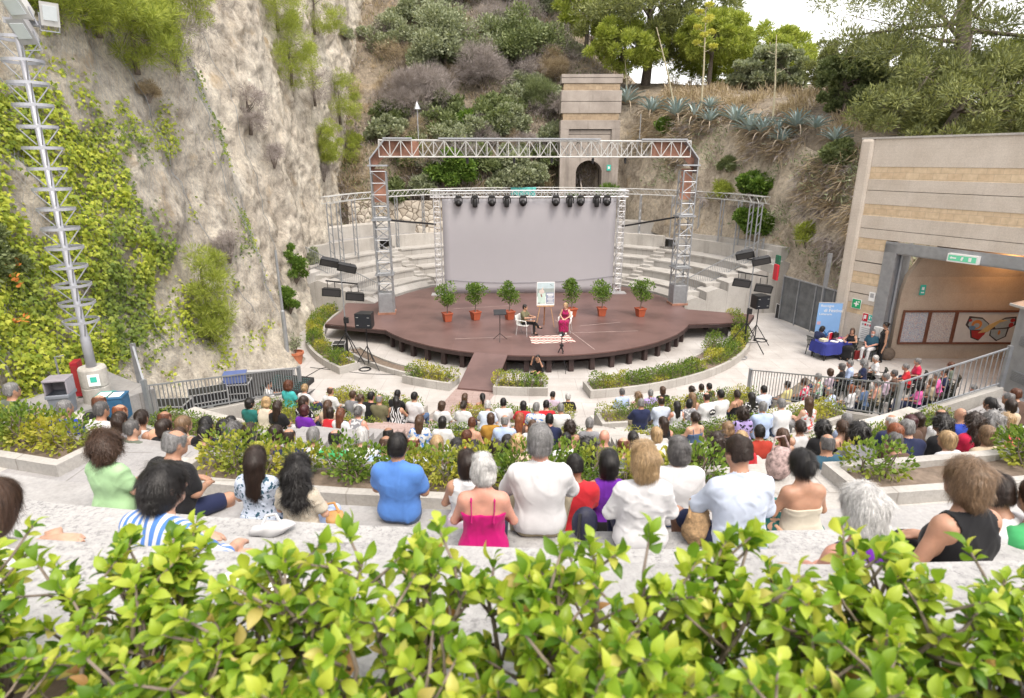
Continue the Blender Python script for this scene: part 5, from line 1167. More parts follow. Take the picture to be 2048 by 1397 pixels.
# rug
def rug_mat():
    m, nt, b = new_mat('striped_rug'); L = nt.links; tc = nt.nodes.new('ShaderNodeTexCoord'); sp = nt.nodes.new('ShaderNodeSeparateXYZ'); L.new(tc.outputs['Object'], sp.inputs[0])
    w_ = nt.nodes.new('ShaderNodeMath'); w_.operation = 'ABSOLUTE'; L.new(sp.outputs[1], w_.inputs[0])
    z = nt.nodes.new('ShaderNodeMath'); z.operation = 'PINGPONG'; z.inputs[1].default_value = .16; L.new(sp.outputs[0], z.inputs[0])
    a = nt.nodes.new('ShaderNodeMath'); a.operation = 'ADD'; L.new(w_.outputs[0], a.inputs[0]); L.new(z.outputs[0], a.inputs[1])
    t = nt.nodes.new('ShaderNodeMath'); t.operation = 'FRACT'; k = nt.nodes.new('ShaderNodeMath'); k.operation = 'MULTIPLY'; k.inputs[1].default_value = 3.2; L.new(a.outputs[0], k.inputs[0]); L.new(k.outputs[0], t.inputs[0])
    r = ramp(nt, t.outputs[0], [(0, (.55, .45, .40)), (.3, (.55, .45, .40)), (.32, (.40, .11, .10)), (.5, (.40, .11, .10)), (.52, (.05, .045, .05)), (.68, (.05, .045, .05)), (.7, (.58, .5, .45))])
    L.new(r, b.inputs['Base Color']); b.inputs['Roughness'].default_value = .95; return m
c4 = [on_z(*p, DECK + .012) for p in ((1058, 673), (1136, 670), (1152, 684), (1064, 688))]; rc = sum(c4, Vector()) / 4
b = MB(); b.add([p - rc for p in c4] + [p - rc - Vector((0, 0, .01)) for p in c4], [(0, 3, 2, 1), (4, 5, 6, 7), (0, 1, 5, 4), (1, 2, 6, 5), (2, 3, 7, 6), (3, 0, 4, 7)]); o = b.build('rug', rug_mat()); o.location = rc
tag(o, 'small red, white and black patterned rug at the feet of the two speakers', 'rug')
# easel with poster
ep = on_z(1090, 655, DECK); ea = thing('easel', 'light wooden easel holding a poster at the back of the stage', 'easel', ep, .08)
MAT_PINEW = M('pale_wood', (.50, .30, .16), .55, .2, 14); b = MB(); b.bar((-.42, 0, 0), (-.24, .02, 1.0), .045, .03); b.bar((.42, 0, 0), (.24, .02, 1.0), .045, .03); b.bar((-.24, .02, 1.0), (-.1, .04, 2.05), .045, .03); b.bar((.24, .02, 1.0), (.1, .04, 2.05), .045, .03); b.build('front_legs', MAT_PINEW, ea)
b = MB(); b.bar((0, .4, 0), (0, .06, 2.0), .05, .035); b.build('back_leg', MAT_WOOD, ea); b = MB(); b.bar((-.38, -.03, 1.0), (.38, -.03, 1.0), .05, .06); b.build('ledge', MAT_PINEW, ea)
po = thing('poster', 'pale event poster with a pictured figure and white lettering', 'poster', ep + Vector((0, -.045, 1.56)), .08)
KP = lambda n, c: M(n, c, .6, .12, 5, bmp=0)
b = MB(); b.box((0, 0, 0), (.80, .02, 1.06)); b.build('sheet', MW, po)
def pz(nm, dx, dz, w_, h_, m, i, M_=None):
    q = MB(); q.box((dx, -.012 - .0015 * i, dz), (w_, .002, h_), M=M_); q.build(nm, m, po)
pz('pale_sky', 0, .36, .76, .28, KP('print_sky', (.46, .56, .60)), 1); pz('landscape', 0, .06, .76, .36, KP('print_land', (.30, .34, .33)), 1.1); pz('text_panel', .2, -.2, .36, .5, KP('print_blue', (.24, .27, .38)), 2); pz('figure_coat', -.18, -.2, .34, .5, KP('print_mint', (.50, .62, .57)), 2)
q = MB(); q.prism([(-.18 + .12 * cos(t), .1 + .1 * sin(t)) for t in np.linspace(0, 2 * pi, 14, endpoint=False)], 0, .002); q.v = [(x, -.016 - z, y) for x, y, z in q.v]; q.build('figure_shoulders', KP('print_pink', (.60, .52, .48)), po)
pz('figure_neck', -.15, .18, .05, .2, KP('print_skin', (.62, .5, .42)), 3, Matrix.Rotation(.2, 3, 'Y')); pz('figure_wing', -.19, -.08, .05, .14, KP('print_brown', (.25, .12, .1)), 4, Matrix.Rotation(-.3, 3, 'Y'))
for i in range(7): pz('text_line', .2 + .02 * (i % 2), -.02 - .062 * i, .3 - .05 * (i % 3), .026 if i else .05, MW, 3)
pz('bird_mark', .24, .4, .12, .018, MAT_INK, 3, Matrix.Rotation(.4, 3, 'Y')); pz('dark_mark', -.3, -.42, .1, .03, MAT_INK, 3)
# music stand
mp_ = on_z(1000, 681, DECK); mu = thing('music_stand', 'thin black music stand alone at the left of the stage', 'music stand', mp_, .1)
b = MB(); b.tube([(0, 0, .22), (0, 0, 1.2)], .016, 7); b.build('post', MAT_DARKMETAL, mu); b = MB(); b.box((0, -.02, 1.22), (.52, .03, .30), M=Matrix.Rotation(-1.0, 3, 'X')); b.build('desk', MAT_DARKMETAL, mu)
for k in range(3): t = k * 2.1 + .4; b = MB(); b.tube([(0, 0, .3), (.32 * cos(t), .32 * sin(t), .01)], .012, 6); b.build('leg', MAT_DARKMETAL, mu)
# camera on tripod
tp = on_z(1122, 742, FLOOR); tr = thing('tripod', 'black camera tripod standing in front of the stage', 'tripod', tp, .3)
for k in range(3): t = k * 2.1 + .6; b = MB(); b.tube([(0, 0, 1.05), (.24 * cos(t), .24 * sin(t), .5), (.42 * cos(t), .42 * sin(t), .0)], [.022, .018, .012], 7); b.build('leg', MAT_DARKMETAL, tr)
b = MB(); b.tube([(0, 0, .9), (0, 0, 1.42)], .02, 8); b.box((0, 0, 1.06), (.12, .12, .08)); b.bar((0, 0, 1.36), (.18, -.22, 1.25), .015); b.build('column', MAT_DARKMETAL, tr)
cm = thing('camera', 'small black video camera on the tripod before the stage', 'camera', tp + Vector((0, 0, 1.43)), .3); b = MB(); b.box((0, 0, .07), (.16, .13, .13)); b.box((0, -.01, .15), (.07, .09, .05)); b.build('camera_body', MAT_BLACK, cm, bevel=.01); b = MB(); b.lathe([(.05, 0), (.055, .1), (.045, .14)], n=14); b.v = [(x, z + .06, y + .07) for x, y, z in b.v]; b.build('lens', MAT_LENS, cm); b = MB(); b.box((-.1, -.1, .08), (.1, .012, .07)); b.build('screen', MAT_GLASS, cm)

# light stands and speakers
def light_stand(p, rz, lab, ht, side):
    root = thing('light_stand', lab, 'light stand', p, rz, 'black light stands')
    for k in range(3): t = rad(200 + k * 120); b = MB(); b.tube([(0, 0, 1.25), (.95 * cos(t), .95 * sin(t), .02)], .022, 7); b.tube([(0, 0, .35), (.6 * cos(t), .6 * sin(t), .47)], .014, 6); b.build('leg', MAT_DARKMETAL, root)
    b = MB(); b.tube([(0, 0, .1), (0, 0, 1.9)], .04, 9); b.build('lower_mast', MAT_DARKMETAL, root); b = MB(); b.tube([(0, 0, 1.9), (0, 0, ht)], .028, 9); b.build('upper_mast', MAT_STEEL, root)
    b = MB(); b.box((.05, -.02, 1.75), (.2, .14, .22)); b.build('winch', MAT_DARKMETAL, root)
    b = MB(); b.bar((-.62, 0, ht - .55), (.62, 0, ht - .72), .05); b.bar((-.3, .05, ht + .0), (.2, .05, ht - .05), .05); b.build('cross_bars', MAT_DARKMETAL, root)
    for i, (x, z, t, y) in enumerate(((-.42, ht - 1.0, .25, 0), (.48, ht - 1.2, .25, 0), (-.40, ht + .20, .55, .05), (.26, ht - .02, .5, -.05))):
        lamp_ = MB(); Rm = Matrix.Rotation(t, 3, 'X') @ Matrix.Rotation(.12 if i < 2 else .3 * side, 3, 'Y')
        for dx in (-1, 1): lamp_.bar((x + dx * .14, y, z + .16), (x + dx * .14, y, z + (.42 if i < 2 else -.16)), .025)
        vs = [Rm @ Vector(v) + Vector((x, y, z)) for v in [(-.37, -.12, -.17), (.37, -.12, -.17), (.37, -.12, .17), (-.37, -.12, .17), (-.3, .12, -.1), (.3, .12, -.1), (.3, .12, .12), (-.3, .12, .12)]]
        lamp_.add(vs, [(0, 1, 2, 3), (5, 4, 7, 6), (0, 4, 5, 1), (1, 5, 6, 2), (2, 6, 7, 3), (3, 7, 4, 0)]); fl = lamp_.build('lamp', MAT_BLACK, root)
        q = MB(); q.box(Rm @ Vector((0, -.125, 0)) + Vector((x, y, z)), (.62, .01, .24), M=Rm); q.build('lens', MAT_LENS, fl)
    return root
light_stand(on_z(697, 722, FLOOR), .15, 'tall black light stand with four lamps left of the stage', 3.95, 1)
light_stand(on_z(1487, 700, FLOOR), -.2, 'tall black light stand with four lamps right of the stage', 4.0, -1)
def speaker_set(p, rz, lab, h, kind):
    root = thing('speaker_stand', 'black tripod stand under the ' + lab, 'speaker stand', p, rz, 'speaker stands')
    for k in range(3): t = rad(90 + k * 120); b = MB(); b.tube([(0, 0, .95), (.62 * cos(t), .62 * sin(t), .02)], .018, 7); b.tube([(0, 0, .3), (.4 * cos(t), .4 * sin(t), .35)], .012, 6); b.build('leg', MAT_DARKMETAL, root)
    b = MB(); b.tube([(0, 0, .2), (0, 0, h)], .022, 8); b.build('pole', MAT_DARKMETAL, root)
    s = thing('loudspeaker', 'square black ' + lab, 'loudspeaker', Vector(p) + Vector((0, 0, h)), rz, 'loudspeakers on tripods')
    b = MB(); b.add([(-.34, -.28, 0), (.34, -.28, 0), (.27, .26, 0), (-.27, .26, 0), (-.34, -.28, .6), (.34, -.28, .6), (.27, .26, .6), (-.27, .26, .6)], [(3, 2, 1, 0), (4, 5, 6, 7), (0, 1, 5, 4), (1, 2, 6, 5), (2, 3, 7, 6), (3, 0, 4, 7)]); b.build('cabinet', MAT_BLACK, s, bevel=.02)
    b = MB(); b.box((0, -.285, .3), (.60, .015, .52)); b.build('grille', M('speaker_grille', (.012, .014, .02), .7, .3, 60), s)
    for x in (-.22, .22):
        for z in (.14, .45): b = MB(); b.box((x, -.297, z), (.09, .01, .02)); b.build('badge', MAT_GREY, s)
speaker_set(on_z(738, 737, FLOOR), -.12, 'loudspeaker left of the stage', 1.72, 0)
speaker_set(on_z(1508, 690, FLOOR), .25, 'loudspeaker right of the stage', 1.72, 0)
def flight_case(p, rz, size, lab, m=None):
    root = thing('flight_case', lab, 'flight case', p, rz, 'black flight cases'); x, y, z = size
    b = MB(); b.box((0, 0, z / 2), size); b.build('panels', m or MAT_BLACK, root)
    b = MB()
    for sx in (-1, 1):
        for sy in (-1, 1): b.bar((sx * x / 2, sy * y / 2, 0), (sx * x / 2, sy * y / 2, z), .03)
        for zz_ in (0.012, z - .012): b.bar((sx * x / 2, -y / 2, zz_), (sx * x / 2, y / 2, zz_), .028)
    for sy in (-1, 1):
        for zz_ in (0.012, z - .012, z * .62): b.bar((-x / 2, sy * y / 2, zz_), (x / 2, sy * y / 2, zz_), .028)
    b.build('edges', MAT_ALU, root); b = MB(); b.box((0, -y / 2 - .012, z * .35), (.16, .02, .1)); b.build('handle', MAT_STEEL, root); return root
flight_case(on_z(681, 716, FLOOR), .1, (.5, .5, .68), 'black flight case standing by the left light stand')
flight_case(on_z(1567, 638, FLOOR), .5, (.62, .6, .8), 'black flight case with cables on top at the metal fence')
flight_case(on_z(665, 616, FLOOR), .2, (.7, .4, .35), 'small flight case against the cliff at the left end of the stage')
def coil(p, R, m, lab, n=4):
    q = MB(); rng = random.Random(int(p.x * 100)); pts = [(R * (1 + .15 * sin(t * .7 + i)) * cos(t), R * (.8 + .1 * i) * sin(t), .02 + .008 * i) for i in range(n) for t in np.linspace(0, 2 * pi, 18)]
    q.tube(pts, .012, 5); o = q.build('cable_coil', m, smooth=True); o.location = p; tag(o, lab, 'cable')
coil(on_z(662, 712, FLOOR), .3, MAT_BLACK, 'coil of black cable by the left flight case'); coil(on_z(730, 740, FLOOR), .22, MAT_BLACK, 'ring of black cable under the left speaker stand'); coil(on_z(1520, 682, FLOOR), .28, MAT_BLACK, 'tangle of black cable at the right speaker stand'); coil(on_z(1478, 716, FLOOR), .3, MAT_GREY, 'loop of grey cable under the right light stand')
b = MB(); b.tube([on_z(*p, FLOOR + .02) for p in ((575, 775), (640, 738), (705, 722))], .012, 5); tag(b.build('floor_cable', MAT_BLACK), 'black cable running over the paving to the left light stand', 'cable')
b = MB(); b.tube([on_z(*p, FLOOR + .02) for p in ((620, 735), (680, 742), (735, 748), (800, 750))], .01, 5); tag(b.build('floor_cable', MAT_BLACK), 'thin black cable across the paving below the left speaker', 'cable')
# lamp pole and big terracotta pot on the left
b = MB(); lp = on_z(578, 733, FLOOR); b.tube([lp, lp + Vector((0, 0, 2.3)), lp + Vector((0, 0, 2.35)), lp + Vector((0, 0, 4.7))], [.085, .085, .055, .045], 10); tag(b.build('lamp_pole', MAT_STEEL), 'slim grey pole standing beside the terracotta pot', 'pole')
tp_ = on_z(594, 728, FLOOR); tpn = thing('potted_plant', 'big terracotta pot with a thin leafy plant by the grey pole', 'potted plant', tp_)
b = MB(); b.lathe([(.2, 0), (.28, .42), (.32, .43), (.32, .52), (.27, .52), (.26, .46)], n=20); b.build('pot', MAT_TERRA, tpn, smooth=False)
b = MB(); rng = np.random.default_rng(5); C_ = []
for i in range(16):
    t = i * 2.4; e = (.35 * cos(t) * rng.random(), .35 * sin(t) * rng.random(), .8 + .5 * rng.random()); b.tube([(0, 0, .44), (e[0] * .4, e[1] * .4, .8), e], [.01, .008, .004], 4); C_ += [(np.array(e) * s_ + (0, 0, .44 * (1 - s_))) for s_ in (.55, .7, .85, 1)] * 3
b.build('stem_growth', MAT_STEM, tpn); C_ = np.array(C_); v, f = leaf_cloud(C_, rng.normal(size=C_.shape) + (0, 0, .4), .13, rng, width=.5); np_mesh('foliage', v, f, MAT_OLIVE, tpn, smooth=False)
# teal cloth on the ring, fire posts, red and green panels at right end
b = MB(); 
for j in range(7):
    for i in range(15): b.v.append((-.9 + 1.8 * i / 14, .08 * sin(i * 1.9) + .05 * j * .2, -.1 * j + .06 * sin(i * .9) * (j > 2)))
b.f = [(j * 15 + i, j * 15 + i + 1, j * 15 + i + 16, j * 15 + i + 15) for j in range(6) for i in range(14)]; b.m = [0] * len(b.f); o = b.build('cloth', M('teal_cloth', (.10, .42, .40), .85, .2, 4), smooth=True); o.location = at_y(1047, 375, 44.4); o.modifiers.new('t', 'SOLIDIFY').thickness = .02; tag(o, 'turquoise cloth draped on the lattice ring above the screen', 'cloth')
fp = on_z(1550, 560, -6.0); b = MB(); b.box((0, 0, .4), (.1, .45, .8)); o = b.build('red_board', MAT_SRED); o.location = fp; tag(o, 'red panel at the top of the right back stairs', 'panel')
b = MB(); b.box((.1, .35, .6), (.1, .45, 1.1)); o = b.build('green_board', M('dark_green_paint', (.03, .16, .09), .6)); o.location = fp + Vector((.3, .5, 0)); tag(o, 'dark green panel behind the red panel', 'panel')

# ---------------------------------------------------------------- book table at the portal
tc_ = Vector((13.55, 24.25, FLOOR)); tab = thing('table', 'table with a royal blue cloth and books beside the portal', 'table', tc_, .28)
MAT_BLUE = M('royal_blue_cloth', (.030, .040, .23), .85, .15, 3)
for sx in (-1, 1):
    for sy in (-1, 1): b = MB(); b.bar((sx * .66, sy * .34, 0), (sx * .66, sy * .34, .70), .06); b.build('leg', MAT_BLACK, tab)
b = MB(); b.box((0, 0, .71), (1.46, .82, .03)); b.build('tabletop', MAT_BLACK, tab)
cl = MB(); n = 40; ring_ = []
for i in range(n):
    t = 2 * pi * i / n; x = .76 * max(-1, min(1, 1.35 * cos(t))); y = .44 * max(-1, min(1, 1.35 * sin(t))); ring_.append((x, y))
lv = [(1.0, .735), (1.01, .70), (1.04, .5), (1.06, .28)]
for s_, z in lv:
    for i, (x, y) in enumerate(ring_): wob = (.735 - z) * .08 * sin(i * 1.7); cl.v.append((x * (s_ + wob), y * (s_ + wob * 1.3), z + ((.1 if y < -.2 and x > 0 else -.02) * (.735 - z) / .45 if z < .4 else 0) + .012 * sin(i * 2.1) * (z < .4)))
cl.f = [(j * n + i, (j + 1) * n + i, (j + 1) * n + (i + 1) % n, j * n + (i + 1) % n) for j in range(3) for i in range(n)] + [tuple(range(n))]; cl.m = [0] * len(cl.f)
o = cl.build('tablecloth', MAT_BLUE, smooth=False); o.location = tc_; o.rotation_euler.z = .28; tag(o, 'royal blue cloth hanging over the book table', 'tablecloth'); o.modifiers.new('t', 'SOLIDIFY').thickness = .006
def on_table(x, y, z=.745): return tc_ + Matrix.Rotation(.28, 3, 'Z') @ Vector((x, y, z))
bc = {'red': MAT_SRED, 'white': MW, 'cream': M('cream_cover', (.62, .55, .36), .7), 'pink': M('pink_cover', (.52, .12, .16), .6), 'dark': MAT_INK}
def book(x, y, rz, k, lab, up=False, n=1, sz=(.21, .28)):
    root = thing('book', lab, 'book', on_table(x, y), .28 + rz, 'books on the blue table')
    for i in range(n):
        q = MB(); q2 = MB(); T = .03
        if up: q.box((0, 0, .15), (sz[0], .008, .3)); q.box((0, .05, .15), (sz[0], .008, .3)); q2.box((.004, .025, .15), (sz[0] - .01, .042, .29))
        else: q.box((0, 0, .004 + i * .034), (*sz, .005)); q.box((0, 0, .03 + i * .034), (*sz, .005)); q2.box((.003, 0, .017 + i * .034), (sz[0] - .008, sz[1] - .008, .02))
        q.build('cover', bc[k], root); q2.build('pages', MW, root)
book(-.05, .1, .3, 'red', 'red book standing upright on the blue table', True, sz=(.26, .3)); book(-.5, .0, .2, 'cream', 'low stack of cream books at the left of the blue table', n=3, sz=(.3, .24)); book(.42, .12, -.3, 'pink', 'pink book lying flat before the woman at the table', n=1); book(.55, -.1, .1, 'pink', 'second pink book nearest the table corner', n=2); book(-.15, -.22, .5, 'white', 'white booklet lying open at the front of the table'); book(.2, -.18, -.2, 'white', 'white booklet right of the open one'); book(.2, .22, .1, 'red', 'red stack behind the standing red book', n=3)
b = MB(); b.box((0, 0, .1), (.22, .16, .2)); b.lathe([(.05, .2), (.02, .26)], n=10); o = b.build('bag', MAT_BLACK, bevel=.03); o.location = on_table(.12, .05, .85); tag(o, 'small black bag on the red books', 'bag')
MAT_BANNER = M('sky_blue_banner', (.22, .40, .70), .6, .06, 1.2, bmp=0)
bp_ = Vector((13.75, 25.25, FLOOR)); ba = thing('banner', 'tall sky blue roll-up banner with a blue butterfly behind the book table', 'banner', bp_, -.12)
b = MB(); b.box((0, 0, 1.08), (.98, .012, 2.08)); b.build('panel', MAT_BANNER, ba); b = MB(); b.box((0, 0, .03), (1.02, .2, .06)); b.box((0, 0, 2.13), (1.0, .03, .03)); b.build('stand', MAT_ALU, ba)
text_mesh('Rassegna', .15, MW, 'lettering', ba, (-.40, -.012, 1.94), align='LEFT'); text_mesh('di Festival', .2, MW, 'lettering', ba, (-.25, -.012, 1.72), align='LEFT'); text_mesh('Letterario', .13, MW, 'lettering', ba, (-.42, -.012, 1.58), align='LEFT')
MAT_BFLY = M('banner_ink_blue', (.015, .12, .33), .6)
b = MB()
for s in (-1, 1): b.tube([(0, -.01, .72), (s * .12, -.01, .88), (s * .26, -.01, .86), (s * .3, -.01, .78)], .016, 5); b.tube([(0, -.01, .62), (s * .2, -.01, .62), (s * .24, -.01, .5)], .022, 5); b.tube([(0, -.01, .66), (s * .2, -.01, .72)], .02, 5)
b.blob((0, -.01, .66), .06, 6, sc=(1, .3, 1.6)); b.build('butterfly_mark', MAT_BFLY, ba)
b = MB(); b.box((-.38, -.01, 1.22), (.14, .006, .14)); b.build('pink_stamp', M('pink_stamp', (.55, .36, .42), .6), ba)

# ---------------------------------------------------------------- equipment pit on the left
b = MB(); b.add([(-10.6, 12.6, -6.5), (-7.9, 13.2, -6.7), (-7.0, 18.4, -7.5), (-7.2, 20.5, FLOOR + .01), (-10.2, 20.5, FLOOR + .01), (-10.8, 16, -7)], [(0, 1, 2, 3, 4, 5)]); struct(b, 'pit_ramp', MAT_WALK)
dk = thing('mixing_desk', 'black sound mixing desk on a stand behind the left railing', 'mixing desk', (-7.45, 18.6, -8.0), -.3)
b = MB(); b.add([(-.75, -.45, .78), (.75, -.45, .78), (.75, .45, .92), (-.75, .45, .92), (-.75, -.45, .9), (.75, -.45, .9), (.75, .45, 1.08), (-.75, .45, 1.08)], [(3, 2, 1, 0), (4, 5, 6, 7), (0, 1, 5, 4), (1, 2, 6, 5), (2, 3, 7, 6), (3, 0, 4, 7)]); b.build('console', MAT_BLACK, dk, bevel=.01)
b = MB(); 
for i in range(18):
    for j in range(7): b.box((-.66 + i * .078, -.36 + j * .11, .925 + j * .022), (.025, .03, .02))
b.build('knobs', M('teal_knobs', (.06, .16, .15), .5), dk)  # rows of separate small knobs on the console, joined in one mesh
for s in (-1, 1): b = MB(); b.bar((s * .6, -.3, 0), (s * .6, .3, .82), .05); b.bar((s * .6, .3, 0), (s * .6, -.3, .8), .05); b.build('leg', MAT_DARKMETAL, dk)
lid = thing('case_lid', 'open black flight case lid leaning behind the sound technician', 'case lid', (-8.4, 19.3, -7.85), .2); b = MB(); b.box((0, 0, .55), (1.7, .08, .9), M=Matrix.Rotation(-.9, 3, 'X')); b.build('panel', MAT_BLACK, lid); b = MB(); b.box((0, .06, .6), (1.74, .04, .94), M=Matrix.Rotation(-.9, 3, 'X')); b.build('rim', MAT_GREY, lid)
for i, (x, y, z, rz, s, lab) in enumerate([(-9.1, 14.4, -6.75, .1, (1.3, .6, .75), 'black equipment case in the pit nearest the mast'), (-8.75, 16.1, -7.0, .5, (1.0, .6, .7), 'black equipment case with an open frame in the pit'), (-8.3, 16.9, -7.1, .2, (.8, .6, .75), 'black equipment case under the blue crate')]): flight_case((x, y, z), rz, s, lab)
b = MB(); b.box((0, 0, .12), (.6, .42, .24)); b.box((0, 0, .25), (.64, .46, .03)); o = b.build('crate', M('blue_plastic', (.10, .14, .32), .5)); o.location = (-8.3, 16.9, -6.34); o.rotation_euler.z = .3; tag(o, 'blue lidded crate on a black case in the pit', 'crate')
# bins and red cabinet by the mast
bi_ = thing('litter_bin', 'grey plastic litter bin on the landing by the mast', 'bin', at_y(134, 838, 11.7), .25)
b = MB(); z0 = -.02; b.add([(sx * r, sy * r, z) for r, z in ((.19, 0), (.24, .62), (.27, .62), (.27, .70), (.25, .72)) for sx, sy in ((-1, -1), (1, -1), (1, 1), (-1, 1))], [(4 * i + k, 4 * i + (k + 1) % 4, 4 * i + 4 + (k + 1) % 4, 4 * i + 4 + k) for i in range(4) for k in range(4)] + [(3, 2, 1, 0)])
MAT_BIN = M('bin_grey', (.20, .22, .26), .5, .1); b.build('bucket', MAT_BIN, bi_, bevel=.02)
b = MB(); b.box((0, .22, .88), (.54, .05, .34)); b.box((-.25, 0, .88), (.04, .46, .34)); b.box((.25, 0, .88), (.04, .46, .34)); b.box((0, 0, 1.07), (.54, .5, .06)); b.build('hood', M('bin_hood', (.30, .28, .32), .5), bi_, bevel=.02); bi_.scale = (.8, .8, .85)
rd = thing('hose_cabinet', 'red fire hose cabinet behind the concrete drum', 'cabinet', at_y(155, 790, 12.6), .3); b = MB(); b.box((.1, 0, .40), (.15, .3, .80)); b.build('box', M('cabinet_red', (.33, .02, .03), .5), rd, bevel=.015); b = MB(); b.box((.1, -.157, .42), (.11, .012, .6)); b.build('door', M('dark_red', (.28, .03, .03), .5), rd); b = MB(); b.tube([(-.22, -.1, 0), (-.22, -.1, .95), (-.05, -.1, .97)], .02, 6); b.build('pipe', MAT_STEEL, rd)
for i, (px, c, lab) in enumerate(((219, (.05, .30, .26), 'teal recycling bin with a pale lid label'), (244, (.03, .11, .22), 'dark blue recycling bin beside the railing'))):
    rb = thing('recycling_bin', lab, 'bin', at_y(px, 838, 12.0), .2, 'recycling bins by the mast'); b = MB(); b.box((0, 0, .26), (.3, .42, .52)); b.build('box', M('bin_colour_%d' % i, c, .45), rb, bevel=.02); b = MB(); b.box((0, 0, .545), (.32, .44, .05)); b.build('lid', M('bin_colour_%d' % i, c), rb, bevel=.015); b = MB(); b.box((0, -.02, .575), (.22, .28, .006)); b.build('lid_label', MW, rb)
# drain grate in the walkway, wall lamp
b = MB(); gp_ = pol(25.28, -14.6, WALK + .004); gr = thing('drain_grate', 'slotted steel drain grate across the walkway at the left aisle', 'grate', gp_, rad(-14.6))
for i in range(13): b.box((0, -.24 + i * .04, .006), (.95, .018, .012))
b.build('slats', MAT_STEEL, gr); b = MB(); b.box((0, 0, .001), (1.0, .56, .004)); b.build('pit', MAT_INK, gr)
# ---------------------------------------------------------------- people: bodies grown as one smooth surface, clothes as offset surfaces of the same body
class Field:
    def __init__(s, lo, hi, h):
        s.lo = np.array(lo, np.float32); s.h = h; s.n = np.ceil((np.array(hi) - lo) / h).astype(int) + 1
        s.d = np.full(tuple(s.n), .5, np.float32); s.ax = [s.lo[i] + h * np.arange(s.n[i], dtype=np.float32) for i in range(3)]
    def _win(s, lo, hi):
        a = np.clip(np.floor((lo - s.lo) / s.h).astype(int), 0, s.n - 1); b = np.clip(np.ceil((hi - s.lo) / s.h).astype(int) + 1, 1, s.n)
        if (b <= a).any(): return None
        sl = tuple(slice(i, j) for i, j in zip(a, b)); return sl, np.meshgrid(*[s.ax[i][sl[i]] for i in range(3)], indexing='ij', sparse=True)
    def _put(s, sl, e, k):
        o = s.d[sl]
        if k > 0: q = np.maximum(k - np.abs(o - e), 0) / k; s.d[sl] = np.minimum(o, e) - q * q * k * .25
        else: s.d[sl] = np.minimum(o, e)
    def cone(s, a, b, ra, rb=None, k=.03, pad=.07):
        a, b = np.array(a, np.float32), np.array(b, np.float32); rb = ra if rb is None else rb; R = max(ra, rb) + pad
        w_ = s._win(np.minimum(a, b) - R, np.maximum(a, b) + R)
        if w_ is None: return
        sl, (X, Y, Z_) = w_; v = b - a; L2 = max(float(v @ v), 1e-9); px, py, pz = X - a[0], Y - a[1], Z_ - a[2]
        t = np.clip((px * v[0] + py * v[1] + pz * v[2]) / L2, 0, 1)
        e = np.sqrt((px - t * v[0]) ** 2 + (py - t * v[1]) ** 2 + (pz - t * v[2]) ** 2) - (ra + (rb - ra) * t); s._put(sl, e, k)
    def ell(s, c, r, k=.03, R=None, pad=.06, sub=False):
        c = np.array(c, np.float32); r = np.array(r, np.float32); w_ = s._win(c - r.max() - pad, c + r.max() + pad)
        if w_ is None: return
        sl, (X, Y, Z_) = w_; p = [X - c[0], Y - c[1], Z_ - c[2]]
        if R is not None: p = [p[0] * R[0][i] + p[1] * R[1][i] + p[2] * R[2][i] for i in range(3)]
        q = np.sqrt((p[0] / r[0]) ** 2 + (p[1] / r[1]) ** 2 + (p[2] / r[2]) ** 2); e = (q - 1) * r.min()
        if sub: s.d[sl] = np.maximum(s.d[sl], -e)
        else: s._put(sl, e, k)
    def half(s, n, c):                     # keep the side where n.p < c
        e = n[0] * s.ax[0][:, None, None] + n[1] * s.ax[1][None, :, None] + n[2] * s.ax[2][None, None, :] - c; s.d = np.maximum(s.d, e.astype(np.float32))
    def mesh(s):
        d = s.d; ins = d < 0; N = d.shape; cs = tuple(i - 1 for i in N); acc = np.zeros((*cs, 3), np.float32); cnt = np.zeros(cs, np.float32)
        for ax in range(3):
            sl0 = [slice(None)] * 3; sl1 = [slice(None)] * 3; sl0[ax] = slice(0, -1); sl1[ax] = slice(1, None)
            d0, d1 = d[tuple(sl0)], d[tuple(sl1)]; cr = (d0 < 0) != (d1 < 0); idx = np.argwhere(cr)
            if not len(idx): continue
            t = d0[cr] / (d0[cr] - d1[cr]); P = idx.astype(np.float32); P[:, ax] += t; o1, o2 = [i for i in range(3) if i != ax]
            for q1 in (0, 1):
                for q2 in (0, 1):
                    c = idx.copy(); c[:, o1] -= q1; c[:, o2] -= q2
                    ok = (c >= 0).all(1) & (c < np.array(cs)).all(1); cc = tuple(c[ok].T); np.add.at(acc, cc, P[ok]); np.add.at(cnt, cc, 1)
        act = cnt > 0; vid = np.full(cs, -1, np.int64); vid[act] = np.arange(act.sum()); V = acc[act] / cnt[act][:, None] * s.h + s.lo; F = []
        for ax in range(3):
            o1, o2 = [(1, 2), (2, 0), (0, 1)][ax]; sl0 = [slice(None)] * 3; sl1 = [slice(None)] * 3; sl0[ax] = slice(0, -1); sl1[ax] = slice(1, None)
            i0 = ins[tuple(sl0)]; idx = np.argwhere(i0 != ins[tuple(sl1)]); 
            if not len(idx): continue
            ok = (idx[:, o1] > 0) & (idx[:, o2] > 0) & (idx[:, o1] < cs[o1]) & (idx[:, o2] < cs[o2]); idx = idx[ok]; inside0 = i0[tuple(idx.T)]
            def g(a, b): c = idx.copy(); c[:, o1] -= a; c[:, o2] -= b; return vid[tuple(c.T)]
            q = np.stack([g(1, 1), g(0, 1), g(0, 0), g(1, 0)], 1); q[~inside0] = q[~inside0][:, ::-1]; F.append(q)
        F = np.concatenate(F); return V, F[(F >= 0).all(1)]
def RX(a): a = rad(a); return np.array([[1, 0, 0], [0, cos(a), -sin(a)], [0, sin(a), cos(a)]])
